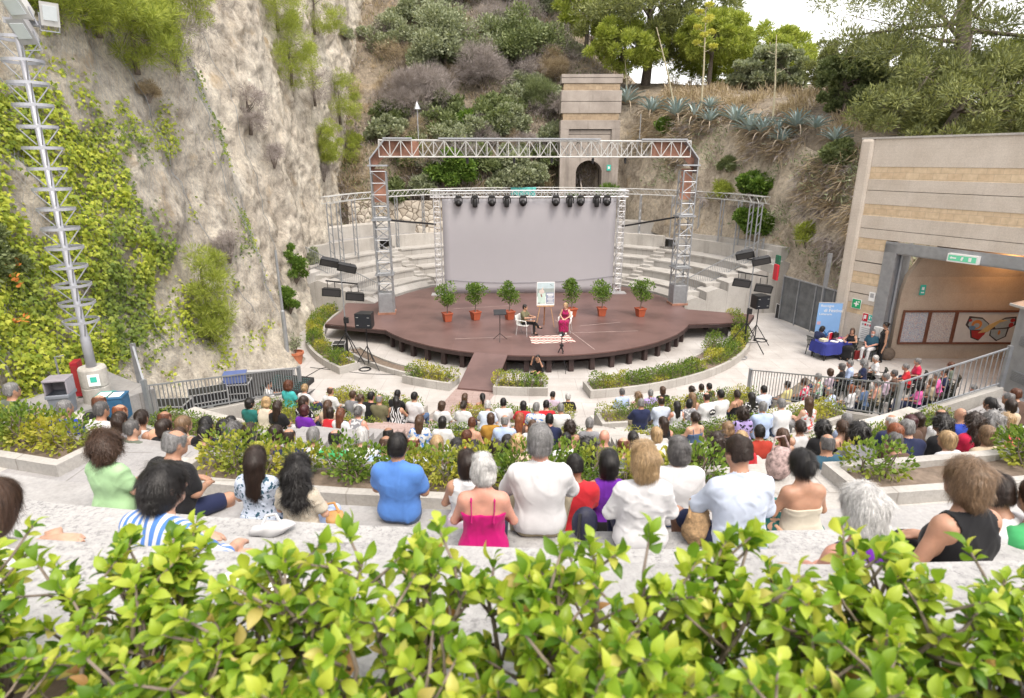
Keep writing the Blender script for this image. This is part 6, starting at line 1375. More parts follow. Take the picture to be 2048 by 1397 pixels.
def RZ(a): a = rad(a); return np.array([[cos(a), -sin(a), 0], [sin(a), cos(a), 0], [0, 0, 1]])
ARMS = {  # elbow, wrist for the right (+x) arm; z from the seat
    'lap': ((.235, .03, .29), (.09, .27, .22)), 'knees': ((.25, .12, .30), (.13, .36, .20)), 'cross': ((.25, .08, .33), (-.06, .22, .34)), 'prop': ((.17, .20, .26), (.09, .26, .55)),
    'side': ((.28, -.02, .26), (.25, .10, .03)), 'stand': ((.24, -.02, -.0), (.25, .05, -.25)), 'table': ((.25, .14, .33), (.12, .38, .35)), 'raise': ((.25, .16, .45), (.16, .22, .72))}
class Pose:
    def __init__(s, sex='m', lean=6, yaw=0, nod=0, arms=('lap', 'lap'), legs='sit', fat=0.0, sc=1.0, arm_pts=None, knees=None, roll=0):
        s.sex, s.fat, s.sc, s.yaw, s.nod, s.legs = sex, fat, sc, yaw, nod, legs; f = sex == 'f'; s.f = f
        R = RX(-lean) @ np.array(Matrix.Rotation(rad(roll), 3, 'Y')); s.P = np.array([0, -.01, .11]); T = lambda x, y, z: s.P + R @ np.array([x, y, z])
        s.T = T; s.sh = .148 if f else .172; s.C = T(0, -.02, .31); s.N = T(0, -.02, .455); s.W = T(0, -.005, .15)
        s.RH = RZ(yaw) @ RX(-nod - lean * .25); s.H = s.N + R @ np.array([0, .02, .07]) + s.RH @ np.array([0, .012, .115]); s.arm = []
        for i, sx in enumerate((-1, 1)):
            S = T(sx * s.sh, -.025, .40); e, w_ = ARMS[arms[i]] if arm_pts is None or arm_pts[i] is None else arm_pts[i]
            up = R @ np.array([0, 0, .0]); E = np.array([sx * e[0], e[1] + lean * .004, e[2]]); Wr = np.array([sx * w_[0], w_[1] + lean * .004, w_[2]])
            s.arm.append((S, E, Wr))
        s.leg = []
        for i, sx in enumerate((-1, 1)):
            h_ = np.array([sx * .088, .0, .085])
            if legs == 'stand': k, a, t = np.array([sx * .095, .02, -.36]), np.array([sx * .10, -.02, -.76]), np.array([sx * .12, .13, -.81])
            elif legs == 'cross' and i == 1: k, a, t = np.array([.0, .46, .17]), np.array([-.20, .60, -.10]), np.array([-.25, .73, -.15])
            elif legs == 'cross': k, a, t = np.array([-.06, .45, .06]), np.array([-.02, .48, -.34]), np.array([-.02, .62, -.39])
            elif legs == 'squat': k, a, t = np.array([sx * .14, .36, .16]), np.array([sx * .11, .02, -.06]), np.array([sx * .14, .15, -.12])
            else: k, a, t = np.array([sx * .125, .44, .075]), np.array([sx * .115, .45, -.33]), np.array([sx * .135, .60, -.385])
            if knees: k = k + np.array([sx * knees[0], knees[1], knees[2]]); a = a + np.array([sx * knees[0] * .6, knees[1] * 1.0, 0]); t = t + np.array([sx * knees[0] * .7, knees[1], 0])
            s.leg.append((h_, k, a, t))
        if legs == 'stand': s.base = -.84
        else: s.base = 0
    def bounds(s):
        pts = [s.H, s.N] + [p for a in s.arm for p in a] + [p for l in s.leg for p in l] + [s.P]
        return np.min(pts, 0) - .2, np.max(pts, 0) + np.array([.2, .2, .24])
def torso(F, p, g=0.0, waist=1, hips=True):
    f = p.f; T = p.T; a = p.fat; k = .09
    if hips: F.cone(T(-.085, 0, -.0), T(.085, 0, 0), (.108 if f else .102) + a * .6 + g, k=k)
    F.cone(T(-.055, .012 + a * .6, .15), T(.055, .012 + a * .6, .15), (.088 if f else .10) + a + g, k=k)
    F.cone(T(-.075, -.012, .29), T(.075, -.012, .29), (.092 if f else .108) + a * .6 + g, k=k)
    F.cone(T(-p.sh + .035, -.03, .385), T(p.sh - .035, -.03, .385), (.055 if f else .064) + g, k=.07)
    if f:
        for s in (-1, 1): F.ell(T(s * .068, .075, .265), (.062 + g, .055 + g, .06 + g), .05)
    for s in (-1, 1): F.cone(T(0, -.03, .45), T(s * (p.sh - .01), -.03, .40), .046 + g, .044 + g, .06)
def head(F, p):
    H, R = p.H, p.RH; q = lambda x, y, z: H + R @ np.array([x, y, z]); m = 0 if p.f else 1
    F.cone(p.N - (0, 0, .03), H + R @ np.array([0, -.02, -.06]), .052 + .008 * m, .050 + .006 * m, .05)
    F.ell(q(0, -.008, .02), (.075, .094, .097), .03, R); F.ell(q(0, .022, -.045), (.057 + .004 * m, .066, .068), .05, R); F.cone(q(0, .07, -.088), q(0, .06, -.085), .020 + .004 * m, k=.04)
    F.cone(q(0, .088, .012), q(0, .104, -.026), .009, .014, .016); F.cone(q(-.03, .075, .028), q(.03, .075, .028), .016, k=.02)
    F.cone(q(-.018, .078, -.058), q(.018, .078, -.058), .011, k=.012)
    for s in (-1, 1): F.ell(q(s * .032, .082, .006), (.016, .012, .010), sub=True); F.ell(q(s * .076, -.005, -.008), (.010, .020, .030), .01, R); F.ell(q(s * .032, .070, .006), (.0125,) * 3, .004)
def hand(F, p, E, W_, sx, curl=.6):
    d = (W_ - E) / np.linalg.norm(W_ - E); up = np.array([0, 0, 1.0]); x = np.cross(d, up); x /= max(np.linalg.norm(x), 1e-6); n = np.cross(x, d)
    F.cone(W_, W_ + d * .05, .024, .030, .03); c = W_ + d * .055
    for s in (-.5, .5): F.cone(W_ + d * .02 + x * s * .02, W_ + d * .085 + x * s * .042, .017, .016, .02)
    for i in range(4):
        o = (i - 1.5) * .0195; L = [.062, .075, .07, .055][i]; a = W_ + d * .088 + x * o; b = a + d * L * .5 - n * L * .22 * curl; e = b + d * L * .32 - n * L * .5 * curl
        F.cone(a, b, .0098, .0092, .006); F.cone(b, e, .0092, .0078, .006)
    a = W_ + d * .03 - x * sx * .022; b = a + d * .036 - x * sx * .026 - n * .008; F.cone(a, b, .013, .0105, .014); F.cone(b, b + d * .03 - x * sx * .004, .0105, .0088, .006)
def folds(V, amp, seed, fr=58):
    rng = np.random.default_rng(seed); o = np.zeros(len(V), np.float32)
    w_ = .6 * np.sin(V @ rng.normal(size=3) * 9) + .6 * np.sin(V @ rng.normal(size=3) * 14 + 1)
    for i in range(5):
        k = rng.normal(size=3) * (1, .7, .8); k = k / np.linalg.norm(k) * fr * (.45 + .8 * rng.random()); t = V @ k + w_ * 2.2 + rng.random() * 6; o += (1 - np.abs(np.sin(t * .5)) * 2) * (.65 + .35 * np.sin(V @ rng.normal(size=3) * 8 + i))
    return np.maximum(o / 3.0, -.30) * amp
def normals(V, F):
    n = np.zeros_like(V); q = np.cross(V[F[:, 2]] - V[F[:, 0]], V[F[:, 3]] - V[F[:, 1]])
    for i in range(4): np.add.at(n, F[:, i], q)
    return n / np.maximum(np.linalg.norm(n, axis=1, keepdims=True), 1e-9)
def body_mesh(p, h):
    lo, hi = p.bounds(); F = Field(lo, hi, h); torso(F, p); head(F, p); fat = p.fat * .25; u = .9 if p.f else 1
    for i, (S, E, W_) in enumerate(p.arm): F.cone(S, E, .049 * u + fat, .038 * u + fat, .05); F.cone(E, W_, .038 * u + fat, .025 * u, .02); hand(F, p, E, W_, (-1, 1)[i])
    for H, K, A, T_ in p.leg: F.cone(H, K, .088 + fat, .056 + fat * .6, .05); F.cone(K, K * .6 + A * .4, .054, .052, .02); F.cone(K * .6 + A * .4, A, .050, .034, .02); F.cone(A, T_, .036, .026, .02)
    return F.mesh()
def top_mesh(p, h, kind, seed, loose=.015, amp=.005):
    lo, hi = p.bounds(); F = Field(lo, hi, h); g = loose; fat = p.fat * .25; u = .9 if p.f else 1
    torso(F, p, g, hips=True)
    for S, E, W_ in p.arm:
        if kind in ('tee', 'polo'): Q = S + (E - S) * .66; F.cone(S, Q, .056 * u + fat + g, .056 * u + fat + g, .045)
        elif kind in ('long', 'collar'): F.cone(S, E, .053 * u + fat + g, .044 * u + fat + g, .045); F.cone(E, E + (W_ - E) * .88, .044 * u + fat + g, .036 * u + g, .02)
        elif kind == 'rolled': F.cone(S, E, .053 * u + fat + g, .048 * u + fat + g, .045); F.cone(E, E + (W_ - E) * .28, .048 * u + fat + g, .047 * u + g, .02)
    n = p.N
    if kind in ('tank', 'strap', 'bare'):
        for i, (S, E, W_) in enumerate(p.arm): s = (-1, 1)[i]; F.ell(S + np.array([s * .012, 0, -.005]), (.062, .10, .085), sub=True)
    if kind in ('collar', 'polo', 'rolled'): F.cone(n + (0, -.012, -.01), n + (0, -.004, .04), .070, .066, .015); F.ell(n + np.array([0, .07, .02]), (.035, .06, .05), sub=True); F.ell(n + (0, .0, .075), (.052, .055, .05), sub=True)
    elif kind in ('strap', 'bare'):
        t = p.T(0, 0, .30 if kind == 'strap' else .27); F.half((0, .15, 1), t[2] + .15 * t[1])
        if kind == 'strap':
            for s in (-1, 1): F.cone(p.T(s * .085, -.135, .25), p.T(s * .09, -.10, .41), .010, k=.004); F.cone(p.T(s * .09, -.10, .41), p.T(s * .085, -.03, .465), .010, k=.004); F.cone(p.T(s * .085, -.03, .465), p.T(s * .08, .09, .30), .010, k=.004)
    else: F.ell(n + np.array([0, .035, .045]), (.085 if kind != 'tank' else .105, .085, .062), sub=True)
    F.half((0, 0, -1), -.045 if p.base == 0 else .02)
    V, Q = F.mesh(); V = V + normals(V, Q) * folds(V, amp, seed)[:, None]; return V, Q
def bottom_mesh(p, h, kind, seed, amp=.004):
    lo, hi = p.bounds(); F = Field(lo, hi, h); g = .010; f = p.fat * .25
    F.cone(p.T(-.083, .008, -.005), p.T(.083, .008, -.005), .108 + p.fat * .6, k=.06); F.cone(p.T(-.06, .012, .06), p.T(.06, .012, .06), .098 + p.fat * .8, k=.05)
    if kind != 'skirt': F.cone(p.T(-.10, .02, -.03), p.T(.10, .02, -.03), .085 + p.fat * .6, k=.05)
    for H, K, A, T_ in p.leg:
        if kind == 'shorts': F.cone(H, H + (K - H) * .78, .096 + f, .078 + f, .04)
        elif kind == 'trousers': F.cone(H, K, .094 + f, .068 + f, .04); F.cone(K, A + (K - A) * .06, .066, .052, .02)
    if kind == 'skirt':
        K = (p.leg[0][1] + p.leg[1][1]) / 2; A = (p.leg[0][2] + p.leg[1][2]) / 2
        for H, Kn, An, T_ in p.leg: F.cone(H, Kn, .10 + f, .09, .14); F.cone(Kn, Kn + (An - Kn) * .85, .085, .11, .14)
        F.cone((p.P + K) / 2, K, .10, .09, .1); F.cone(K, K + (A - K) * .85, .09, .12, .12)
    F.half((0, 0, 1), p.T(0, 0, .07)[2]); V, Q = F.mesh(); V = V + normals(V, Q) * folds(V, amp, seed + 5)[:, None]; return V, Q
def shoe_mesh(p, h):
    pts = [q for l in p.leg for q in l[2:]]; F = Field(np.min(pts, 0) - .12, np.max(pts, 0) + .1, h)
    for H, K, A, T_ in p.leg: F.cone(A - (0, .02, .025), T_ - (0, 0, .005), .042, .036, .02); F.cone(A, A - (0, 0, .03), .042, .045, .02)
    return F.mesh()
HAIR_PAR = {'short': 0, 'crop': 0, 'balding': 0, 'bob': 1, 'long': 2, 'curly': 3, 'curlylong': 4, 'bun': 0, 'pony': 0, 'wavy': 1, 'fluffy': 3, 'shag': 1}
def hair_mesh(st, h=.0075, strands=700, seed=3):
    F = Field((-.22, -.25, -.42), (.22, .17, .25), h); rng = np.random.default_rng(seed); amp, fr = .0045, 85
    if st in ('short', 'crop', 'balding', 'bun', 'pony'):
        t = .004 if st == 'crop' else .013 if st != 'balding' else .006; F.ell((0, -.014, .026), (.077 + t * .45, .096 + t * .8, .097 + t), .01); F.ell((0, -.055, -.03), (.064 + t * .3, .05 + t * .5, .05), .03)
        F.ell((0, .12, -.05), (.09, .10, .115), sub=True); F.half((0, -.25, -1), .074 if st != 'crop' else .050)
        if st == 'balding': F.ell((0, .02, .13), (.075, .105, .085), sub=True)
        if st == 'bun': F.cone((0, -.095, .04), (0, -.125, .035), .04, .042, .015)
        if st == 'pony': F.cone((0, -.105, .03), (0, -.15, -.02), .03, .032, .02); F.cone((0, -.15, -.02), (0, -.14, -.26), .034, .012, .02)
    elif st in ('bob', 'wavy', 'shag'):
        w_ = 1.08 if st != 'bob' else 1; F.ell((0, -.014, .026), (.088 * w_, .108, .109), .02); F.ell((0, -.035, -.06), (.088 * w_, .085, .085), .03); F.ell((0, .125, -.06), (.072, .10, .12), sub=True); F.half((0, .12, -1), .145)
        amp, fr = (.003, 55) if st == 'bob' else (.009, 46)
    elif st == 'long':
        F.ell((0, -.014, .026), (.088, .108, .110), .02); F.cone((-.05, -.06, -.02), (-.055, -.10, -.30), .045, .034, .03); F.cone((.05, -.06, -.02), (.055, -.10, -.30), .045, .034, .03); F.cone((0, -.07, 0), (0, -.115, -.32), .055, .035, .05); F.ell((0, .125, -.05), (.075, .10, .13), sub=True)
    elif st in ('curly', 'fluffy'):
        r = .92 if st == 'fluffy' else 1.12; F.ell((0, -.02, .03), (.100 * r, .115 * r, .112 * r), .02); F.ell((0, -.04, -.055), (.105 * r, .09 * r, .085 * r), .05); F.ell((0, .14, -.06), (.072, .10, .12), sub=True); amp, fr = (.014, 62) if st == 'curly' else (.007, 70)
    elif st == 'curlylong':
        F.ell((0, -.014, .026), (.098, .115, .115), .02); F.cone((-.055, -.06, -.02), (-.07, -.09, -.24), .06, .05, .03); F.cone((.055, -.06, -.02), (.07, -.09, -.24), .06, .05, .03); F.cone((0, -.08, 0), (0, -.12, -.27), .07, .05, .05); F.ell((0, .13, -.05), (.072, .10, .13), sub=True); amp, fr = .013, 55
    V, Q = F.mesh(); N_ = normals(V, Q); o = np.zeros(len(V))
    for i in range(6): k = rng.normal(size=3); k *= fr * (.6 + .8 * rng.random()) / np.linalg.norm(k); k[2] *= .22 if 'curl' not in st and st != 'fluffy' else 1; o += np.sin(V @ k + rng.random() * 6)
    V = V + N_ * (amp * o / 2.4)[:, None]; crown = np.array([0, -.03, .13])
    idx = rng.integers(0, len(V), strands); P = V[idx] + N_[idx] * .001; curl = st in ('curly', 'curlylong', 'fluffy', 'wavy', 'shag'); L = {'short': .035, 'crop': .014, 'balding': .02, 'wavy': .052, 'fluffy': .04, 'shag': .06, 'bob': .06}.get(st, .075) * (.6 + .8 * rng.random((strands, 1))); SV = []; w_ = (.0007 + .0008 * rng.random((strands, 1))) * (1.7 if strands < 1000 else 1) * (2.2 if st[:4] == 'curl' else 1) * (.62 if strands > 3000 else 1)
    n = N_[idx]; t = (P - crown) * .6 + np.array([0, -.0, -.09]); t -= n * (t * n).sum(1, keepdims=True); t /= np.maximum(np.linalg.norm(t, axis=1, keepdims=True), 1e-6); t += rng.normal(size=t.shape) * (.06 if not curl else .30 if st[:4] == 'curl' else .08); t += np.stack([np.sin(P @ (rng.normal(size=3) * 45) + rng.random() * 6) for _ in range(3)], 1) * (.10 if not curl else .30); b = np.cross(n, t); b /= np.maximum(np.linalg.norm(b, axis=1, keepdims=True), 1e-6); ph = rng.random((strands, 1)) * 6
    for j in range(6):
        u = j / 5; tight = st in ('curly', 'curlylong'); wv = (np.sin(ph + u * 13) * .010 if tight else np.sin(ph + u * 5) * .004 if curl else np.sin(ph + u * 2) * .004); hl = np.cos(ph + u * 13) * .008 if tight else 0; c = P + t * L * u + n * (.002 + (.006 if curl else .003) * sin(pi * min(1, u * 1.1)) - .004 * u * u + hl) + b * wv; ww = w_ * (1 - .7 * u); SV += [c - b * ww, c + b * ww]
    SV = np.stack(SV, 1).reshape(-1, 3); base = (np.arange(strands) * 12)[:, None, None]; ff = np.array([[2 * j, 2 * j + 1, 2 * j + 3, 2 * j + 2] for j in range(5)])[None] + base + len(V)
    return np.concatenate([V, SV]), np.concatenate([Q, ff.reshape(-1, 4)])

# skin, hair and cloth
_PM = {}
def skin_mat(k):
    if ('s', k) in _PM: return _PM['s', k]
    c = {'l': (.56, .33, .235), 'm': (.43, .235, .155), 't': (.31, .16, .10), 'r': (.54, .27, .20)}[k]; m, nt, b = new_mat('skin_' + {'l': 'light', 'm': 'tanned', 't': 'brown', 'r': 'ruddy'}[k])
    f = noise_fac(nt, 14, 5); nt.links.new(ramp(nt, f, [(.3, tuple(x * .86 for x in c)), (.7, tuple(min(1, x * 1.1) for x in c))]), b.inputs['Base Color']); b.inputs['Roughness'].default_value = .5; b.inputs['Subsurface Weight'].default_value = .12; b.inputs['Subsurface Radius'].default_value = (.02, .008, .004); bump(nt, b, noise_fac(nt, 160, 3), .08, .004); _PM['s', k] = m; return m
HC = {'k': ((.016, .014, .014), 'black'), 'd': ((.030, .017, .012), 'dark brown'), 'b': ((.075, .040, .024), 'brown'), 'a': ((.13, .045, .022), 'auburn'), 'r': ((.24, .075, .03), 'ginger'), 'y': ((.40, .27, .14), 'blond'), 'o': ((.20, .125, .07), 'light brown'), 'g': ((.25, .245, .245), 'grey'), 'w': ((.60, .59, .58), 'white'), 's': ((.13, .125, .125), 'dark grey'), 'u': ((.07, .018, .022), 'burgundy')}
def hair_mat(k):
    if ('h', k) in _PM: return _PM['h', k]
    c, nm = HC[k]; m, nt, b = new_mat('hair_' + nm.replace(' ', '_')); g = nt.nodes.new('ShaderNodeNewGeometry'); f = noise_fac(nt, 70, 4, stretch=(1, 1, .12))
    c1 = ramp(nt, g.outputs['Random Per Island'], [(0, tuple(x * .75 for x in c)), (.6, c), (1, tuple(min(1, x * 1.35 + .003) for x in c))]); c2 = ramp(nt, f, [(.3, (.55, .55, .55)), (.7, (1.3, 1.3, 1.3))]); nt.links.new(mixc(nt, 1, c1, c2, 'MULTIPLY'), b.inputs['Base Color'])
    b.inputs['Roughness'].default_value = .42; b.inputs['Specular IOR Level'].default_value = .5; bump(nt, b, f, .5, .006); _PM['h', k] = m; return m
TC = {'white': (.60, .60, .615), 'black': (.013, .013, .015), 'navy': (.018, .024, .065), 'teal': (.02, .14, .13), 'turquoise': (.06, .42, .42), 'cream': (.56, .51, .42), 'beige': (.50, .40, .29), 'red': (.50, .025, .035), 'crimson': (.52, .02, .07), 'brick red': (.36, .04, .025), 'burgundy': (.18, .02, .045), 'purple': (.13, .02, .30), 'lilac': (.36, .28, .56), 'pink': (.62, .34, .38), 'hot pink': (.66, .12, .36), 'magenta': (.42, .006, .13), 'orange': (.58, .20, .06), 'peach': (.62, .36, .24), 'mustard': (.40, .22, .04), 'olive': (.14, .13, .075), 'grey green': (.12, .14, .11), 'green': (.06, .36, .13), 'mint green': (.36, .56, .31), 'light blue': (.40, .50, .72), 'pale blue': (.50, .56, .68), 'blue': (.02, .05, .33), 'sky blue': (.085, .21, .55), 'denim blue': (.075, .12, .22), 'petrol blue': (.03, .085, .13), 'grey': (.22, .22, .24), 'brown': (.10, .06, .045), 'khaki': (.34, .29, .20), 'yellow': (.62, .55, .26), 'coral': (.58, .10, .09), 'lavender': (.45, .36, .44)}
def cloth_mat(c, pat=None, c2=None, sc=1.0):
    key = ('c', c, pat, c2, sc)
    if key in _PM: return _PM[key]
    col = TC[c]; m, nt, b = new_mat('cloth_' + (c + ('_' + pat if pat else '')).replace(' ', '_')); f = noise_fac(nt, 9, 4); base = ramp(nt, f, [(.3, tuple(x * .9 for x in col)), (.7, tuple(min(1, x * 1.06) for x in col))]); L = nt.links
    if pat:
        k2 = TC[c2 or 'white']; tc = nt.nodes.new('ShaderNodeTexCoord')
        if pat in ('striped', 'hoops', 'checked'):
            w_ = nt.nodes.new('ShaderNodeTexWave'); w_.inputs['Scale'].default_value = 7 * sc; w_.inputs['Distortion'].default_value = .4; w_.inputs['Detail Scale'].default_value = 1; w_.bands_direction = 'Z' if pat == 'hoops' else 'X'; L.new(tc.outputs['Object'], w_.inputs[0]); fac = ramp(nt, w_.outputs[0], [(.5, (0, 0, 0)), (.56, (1, 1, 1))])
        elif pat == 'zebra':
            w_ = nt.nodes.new('ShaderNodeTexWave'); w_.inputs['Scale'].default_value = 5 * sc; w_.inputs['Distortion'].default_value = 9; w_.inputs['Detail'].default_value = 1; L.new(tc.outputs['Object'], w_.inputs[0]); fac = ramp(nt, w_.outputs[0], [(.5, (0, 0, 0)), (.55, (1, 1, 1))])
        else:
            v = nt.nodes.new('ShaderNodeTexVoronoi'); v.inputs['Scale'].default_value = 17 * sc; v.feature = 'SMOOTH_F1' if pat == 'floral' else 'F1'; n = _n(nt, 'ShaderNodeTexNoise', Scale=12 * sc, Detail=3); L.new(tc.outputs['Object'], n.inputs[0]); mx = nt.nodes.new('ShaderNodeMix'); mx.data_type = 'VECTOR'; mx.inputs[0].default_value = .12; L.new(tc.outputs['Object'], mx.inputs[4]); L.new(n.outputs[1], mx.inputs[5]); L.new(mx.outputs[1], v.inputs[0]); fac = ramp(nt, v.outputs[0], [(.34, (1, 1, 1)), (.42, (0, 0, 0))])
        base = mixc(nt, fac, base, k2)
    L.new(base, b.inputs['Base Color']); b.inputs['Roughness'].default_value = .85; b.inputs['Specular IOR Level'].default_value = .2; b.inputs['Sheen Weight'].default_value = .1
    bump(nt, b, noise_fac(nt, 420, 2), .12, .002); _PM[key] = m; return m
EYE = M('eye_dark', (.03, .02, .018), .2, .1)
_VAR = {}
VARS = {'m0': dict(sex='m', lean=5, yaw=0), 'm1': dict(sex='m', lean=20, yaw=16, arms=('knees', 'knees')), 'm2': dict(sex='m', lean=2, yaw=-18, arms=('cross', 'lap'), fat=.02), 'm3': dict(sex='m', lean=10, yaw=-6, fat=.012, arms=('lap', 'knees')),
        'f0': dict(sex='f', lean=4, yaw=0), 'f1': dict(sex='f', lean=12, yaw=24, arms=('lap', 'knees')), 'f2': dict(sex='f', lean=3, yaw=-24, arms=('lap', 'lap'), legs='cross'), 'f3': dict(sex='f', lean=16, yaw=6, arms=('knees', 'lap'), fat=.012), 'f4': dict(sex='f', lean=6, yaw=-10, fat=.02)}
def _mesh_of(key, fn, name):
    if key not in _VAR:
        V, Q = fn(); o = np_mesh(name, V, Q, MAT_WHITE); _VAR[key] = o.data; bpy.data.objects.remove(o)
    return _VAR[key]
def _child(name, me, mat, parent):
    o = bpy.data.objects.new(name, me); COL.objects.link(o); o.parent = parent; o.material_slots[0].link = 'OBJECT'; o.material_slots[0].material = mat; return o
def person(loc, rz, label, pose, vk, h, skin='m', hair=('short', 'd'), top=('tee', 'white'), bottom=('trousers', 'navy'), shoes='black', group=None, sc=1.0, face=False, amp=.005, seed=1, strands=700, hs=1.0, glasses=False, hkey=None):
    """top / bottom = (kind, colour[, pattern, second colour, scale])"""
    p = pose; root = thing('person', label, 'person', loc, rz, group); root.scale = (sc,) * 3
    _child('body', _mesh_of((vk, 'body', h), lambda: body_mesh(p, h), 'body'), skin_mat(skin), root)
    if top: _child('top', _mesh_of((vk, 'top', top[0], h), lambda: top_mesh(p, h, top[0], seed, amp=amp), 'top'), cloth_mat(*top[1:]), root)
    if bottom: _child({'skirt': 'skirt', 'shorts': 'shorts'}.get(bottom[0], 'trousers'), _mesh_of((vk, 'bottom', bottom[0], h), lambda: bottom_mesh(p, h, bottom[0], seed), 'trousers'), cloth_mat(*bottom[1:]), root)
    if shoes: _child('shoes', _mesh_of((vk, 'shoes', h), lambda: shoe_mesh(p, h), 'shoes'), cloth_mat(shoes), root)
    if hair[0] != 'bald':
        k = hkey or hair[0]; o = _child('hair', _mesh_of(('hair', k), lambda: hair_mesh(hair[0], strands=strands), 'hair'), hair_mat(hair[1]), root)
        o.matrix_local = Matrix.Translation(Vector(p.H)) @ Matrix(p.RH.tolist()).to_4x4() @ Matrix.Scale(hs, 4)
    if face or glasses:
        q = MB()
        for s in (-1, 1):
            c = p.H + p.RH @ np.array([s * .032, .0815, .007]); q.blob(tuple(c), .006, 5)
        o = q.build('eyes', EYE, root)
    if glasses:
        q = MB()
        for s in (-1, 1):
            q.tube([p.H + p.RH @ np.array(v) for v in ((s * .01, .102, .012), (s * .055, .098, .012), (s * .058, .098, -.016), (s * .012, .102, -.018), (s * .01, .102, .012))], .003, 5); q.tube([p.H + p.RH @ np.array(v) for v in ((s * .057, .096, .008), (s * .078, .0, .01))], .003, 5)
        q.build('glasses', MAT_INK, root)
    return root
# ---------------------------------------------------------------- the audience: px py of the head in the photo, body, hair, top
CROWD = '''
565 774 f0 curly a tee turquoise
592 782 f1 bun y tee white
615 796 f2 long d tee black floral white
650 802 f0 long b tee beige
661 780 m0 balding b tee white
706 788 f4 short b tee grey
699 797 f2 bun b tee white
723 792 m3 short k tee black
737 798 m0 balding g tee olive
772 782 m1 short k tee black
764 800 f1 long k dress black zebra white
823 789 m0 short k tee white
493 805 f2 wavy k tee teal
516 812 f3 fluffy y tank cream
552 811 f0 long d tee black
581 820 f4 bob u tee purple
629 817 f1 bob d tank red
659 822 f0 long a long white
706 823 f3 bun s tank grey floral white
462 845 m0 short k tee black
490 863 m3 short d tee brown
524 868 m0 balding d tee navy
579 866 m1 short g tee white
655 873 m0 balding k polo green
707 873 m1 short w tee white
725 868 f2 bob b tee brown
757 884 m3 balding b tee light_blue
778 873 m0 balding k tee turquoise
816 888 m2 balding a tee pale_blue
840 884 f0 bob y tee grey
840 840 f4 long b tee white floral sky_blue
884 809 f2 wavy b tee white
929 794 f0 long b tank burgundy
927 808 f4 bun d tee white
964 795 f1 pony k strap beige
975 811 f3 short w tee pale_blue
978 823 f0 bob b tee mustard
1005 804 m0 short k tee white
1021 826 f2 long r tank brown
1046 808 f3 bob k tee red
1069 808 m3 short k tee red
1061 817 m0 short g tee white floral sky_blue
1105 787 m2 crop k tee lavender
1136 793 f4 short w tee black
1113 820 m0 short g tee white
885 841 f0 bob k tee white
943 843 f3 short a strap beige floral peach
989 840 m0 balding g collar light_blue
1034 854 f0 long b tee white
1089 841 m3 short k collar navy
1140 850 f4 curly d strap peach
1178 848 f0 short g tee grey
933 872 f4 short a tank orange
990 881 f3 fluffy y tee beige
1014 883 f0 long k tee black
1133 880 m0 short k tee white
1173 895 f2 curly k tee black
1208 876 m2 bald d tee olive
863 890 f0 long k tee brown
885 893 f4 wavy k tee black
957 895 f1 wavy d tee brown
1244 783 m0 short s collar light_blue
1273 790 f0 curlylong o tee pink
1301 785 m2 short g collar lilac
1325 781 f4 bob b tee black
1361 786 f1 long o strap peach
1383 778 f0 bun d tee black
1410 779 m3 short d tee white
1424 776 f3 short k tank black
1441 791 m0 short k tee white
1474 788 f2 bun d strap black
1501 798 f0 long k tee black floral white
1527 778 m0 short k collar pale_blue
1546 799 m3 short g collar white
1282 807 m2 short g long navy
1322 803 m0 balding d collar pale_blue
1347 812 f0 long k tank white
1377 803 f2 bob k tee grey floral white
1396 797 m3 balding d tee white
1519 811 m2 short g collar light_blue
1485 824 f4 curly d tee lilac floral black
1327 844 f1 long d tank black
1390 835 f0 bun d strap denim_blue
1452 851 f3 fluffy o tee black
1515 866 m2 short k collar brick_red
1460 880 f2 bob y tee red
1419 882 f0 curlylong d dress white zebra black
1393 905 f4 long d tee brown
1266 874 f0 bob k tee grey
1247 888 m0 balding a tee grey_green
1315 869 f3 bob y tee white
1555 869 f1 long b strap black
1600 852 f0 bun d tank white
1621 859 f4 curly k tee black
1614 801 f2 long b tank white floral coral
1672 856 f0 pony b strap black
1674 839 m0 short g tee light_blue
1653 891 m2 balding s tee petrol_blue
1714 865 f3 curly k tee grey
1737 859 f0 bob r tee brown
1764 860 m1 short g polo navy
1782 843 m0 balding w tee navy
1800 846 f4 wavy u tee brown
1822 836 f2 wavy d tee brown
1846 852 f1 curlylong k long black
1795 901 f3 short s tee brown
1875 835 m0 balding d tee white
1900 843 f0 curlylong d tee crimson
1924 835 m2 bald b tee blue
1954 843 f4 curlylong g tee beige
1998 836 f3 wavy y tank coral
1980 807 f0 pony k tee white
2011 798 m3 crop s tee grey
2012 817 f2 bob d tee beige
2038 814 f4 bun b tee white
1883 891 f1 bob y tee white
1945 878 f0 bob o tee beige
2030 786 f3 short a tee brown
36 780 m2 short g tee grey_green
130 814 m2 short g tee blue
176 815 m3 short s tee white
184 802 m1 balding a tee black
202 831 f0 long d tee grey
220 815 m0 balding r tee peach
236 827 f1 pony d tank white
270 843 f4 bob d tee black
315 840 f2 bob o tank beige
295 858 f0 short b tee sky_blue floral white
348 844 f1 bun k tee black
326 861 f3 short k tee black
387 851 m0 short k tee navy
407 858 f4 curly s tee navy
441 858 f0 bob d tee brown
432 868 f3 short k tee black
266 826 m3 balding a tee peach
212 848 m2 short s long grey_green
'''
SIT = .765                                              # seat to head centre
BN = [(-90, -15, 'left block'), (-15, 4.5, 'centre block'), (4.5, 90, 'right block')]
RNAME = ['front', 'second', 'third', 'fourth', 'fifth']
TN = {'tee': 'top', 'polo': 'polo shirt', 'long': 'long sleeved top', 'collar': 'shirt', 'tank': 'sleeveless top', 'strap': 'strappy top', 'dress': 'dress', 'rolled': 'shirt'}
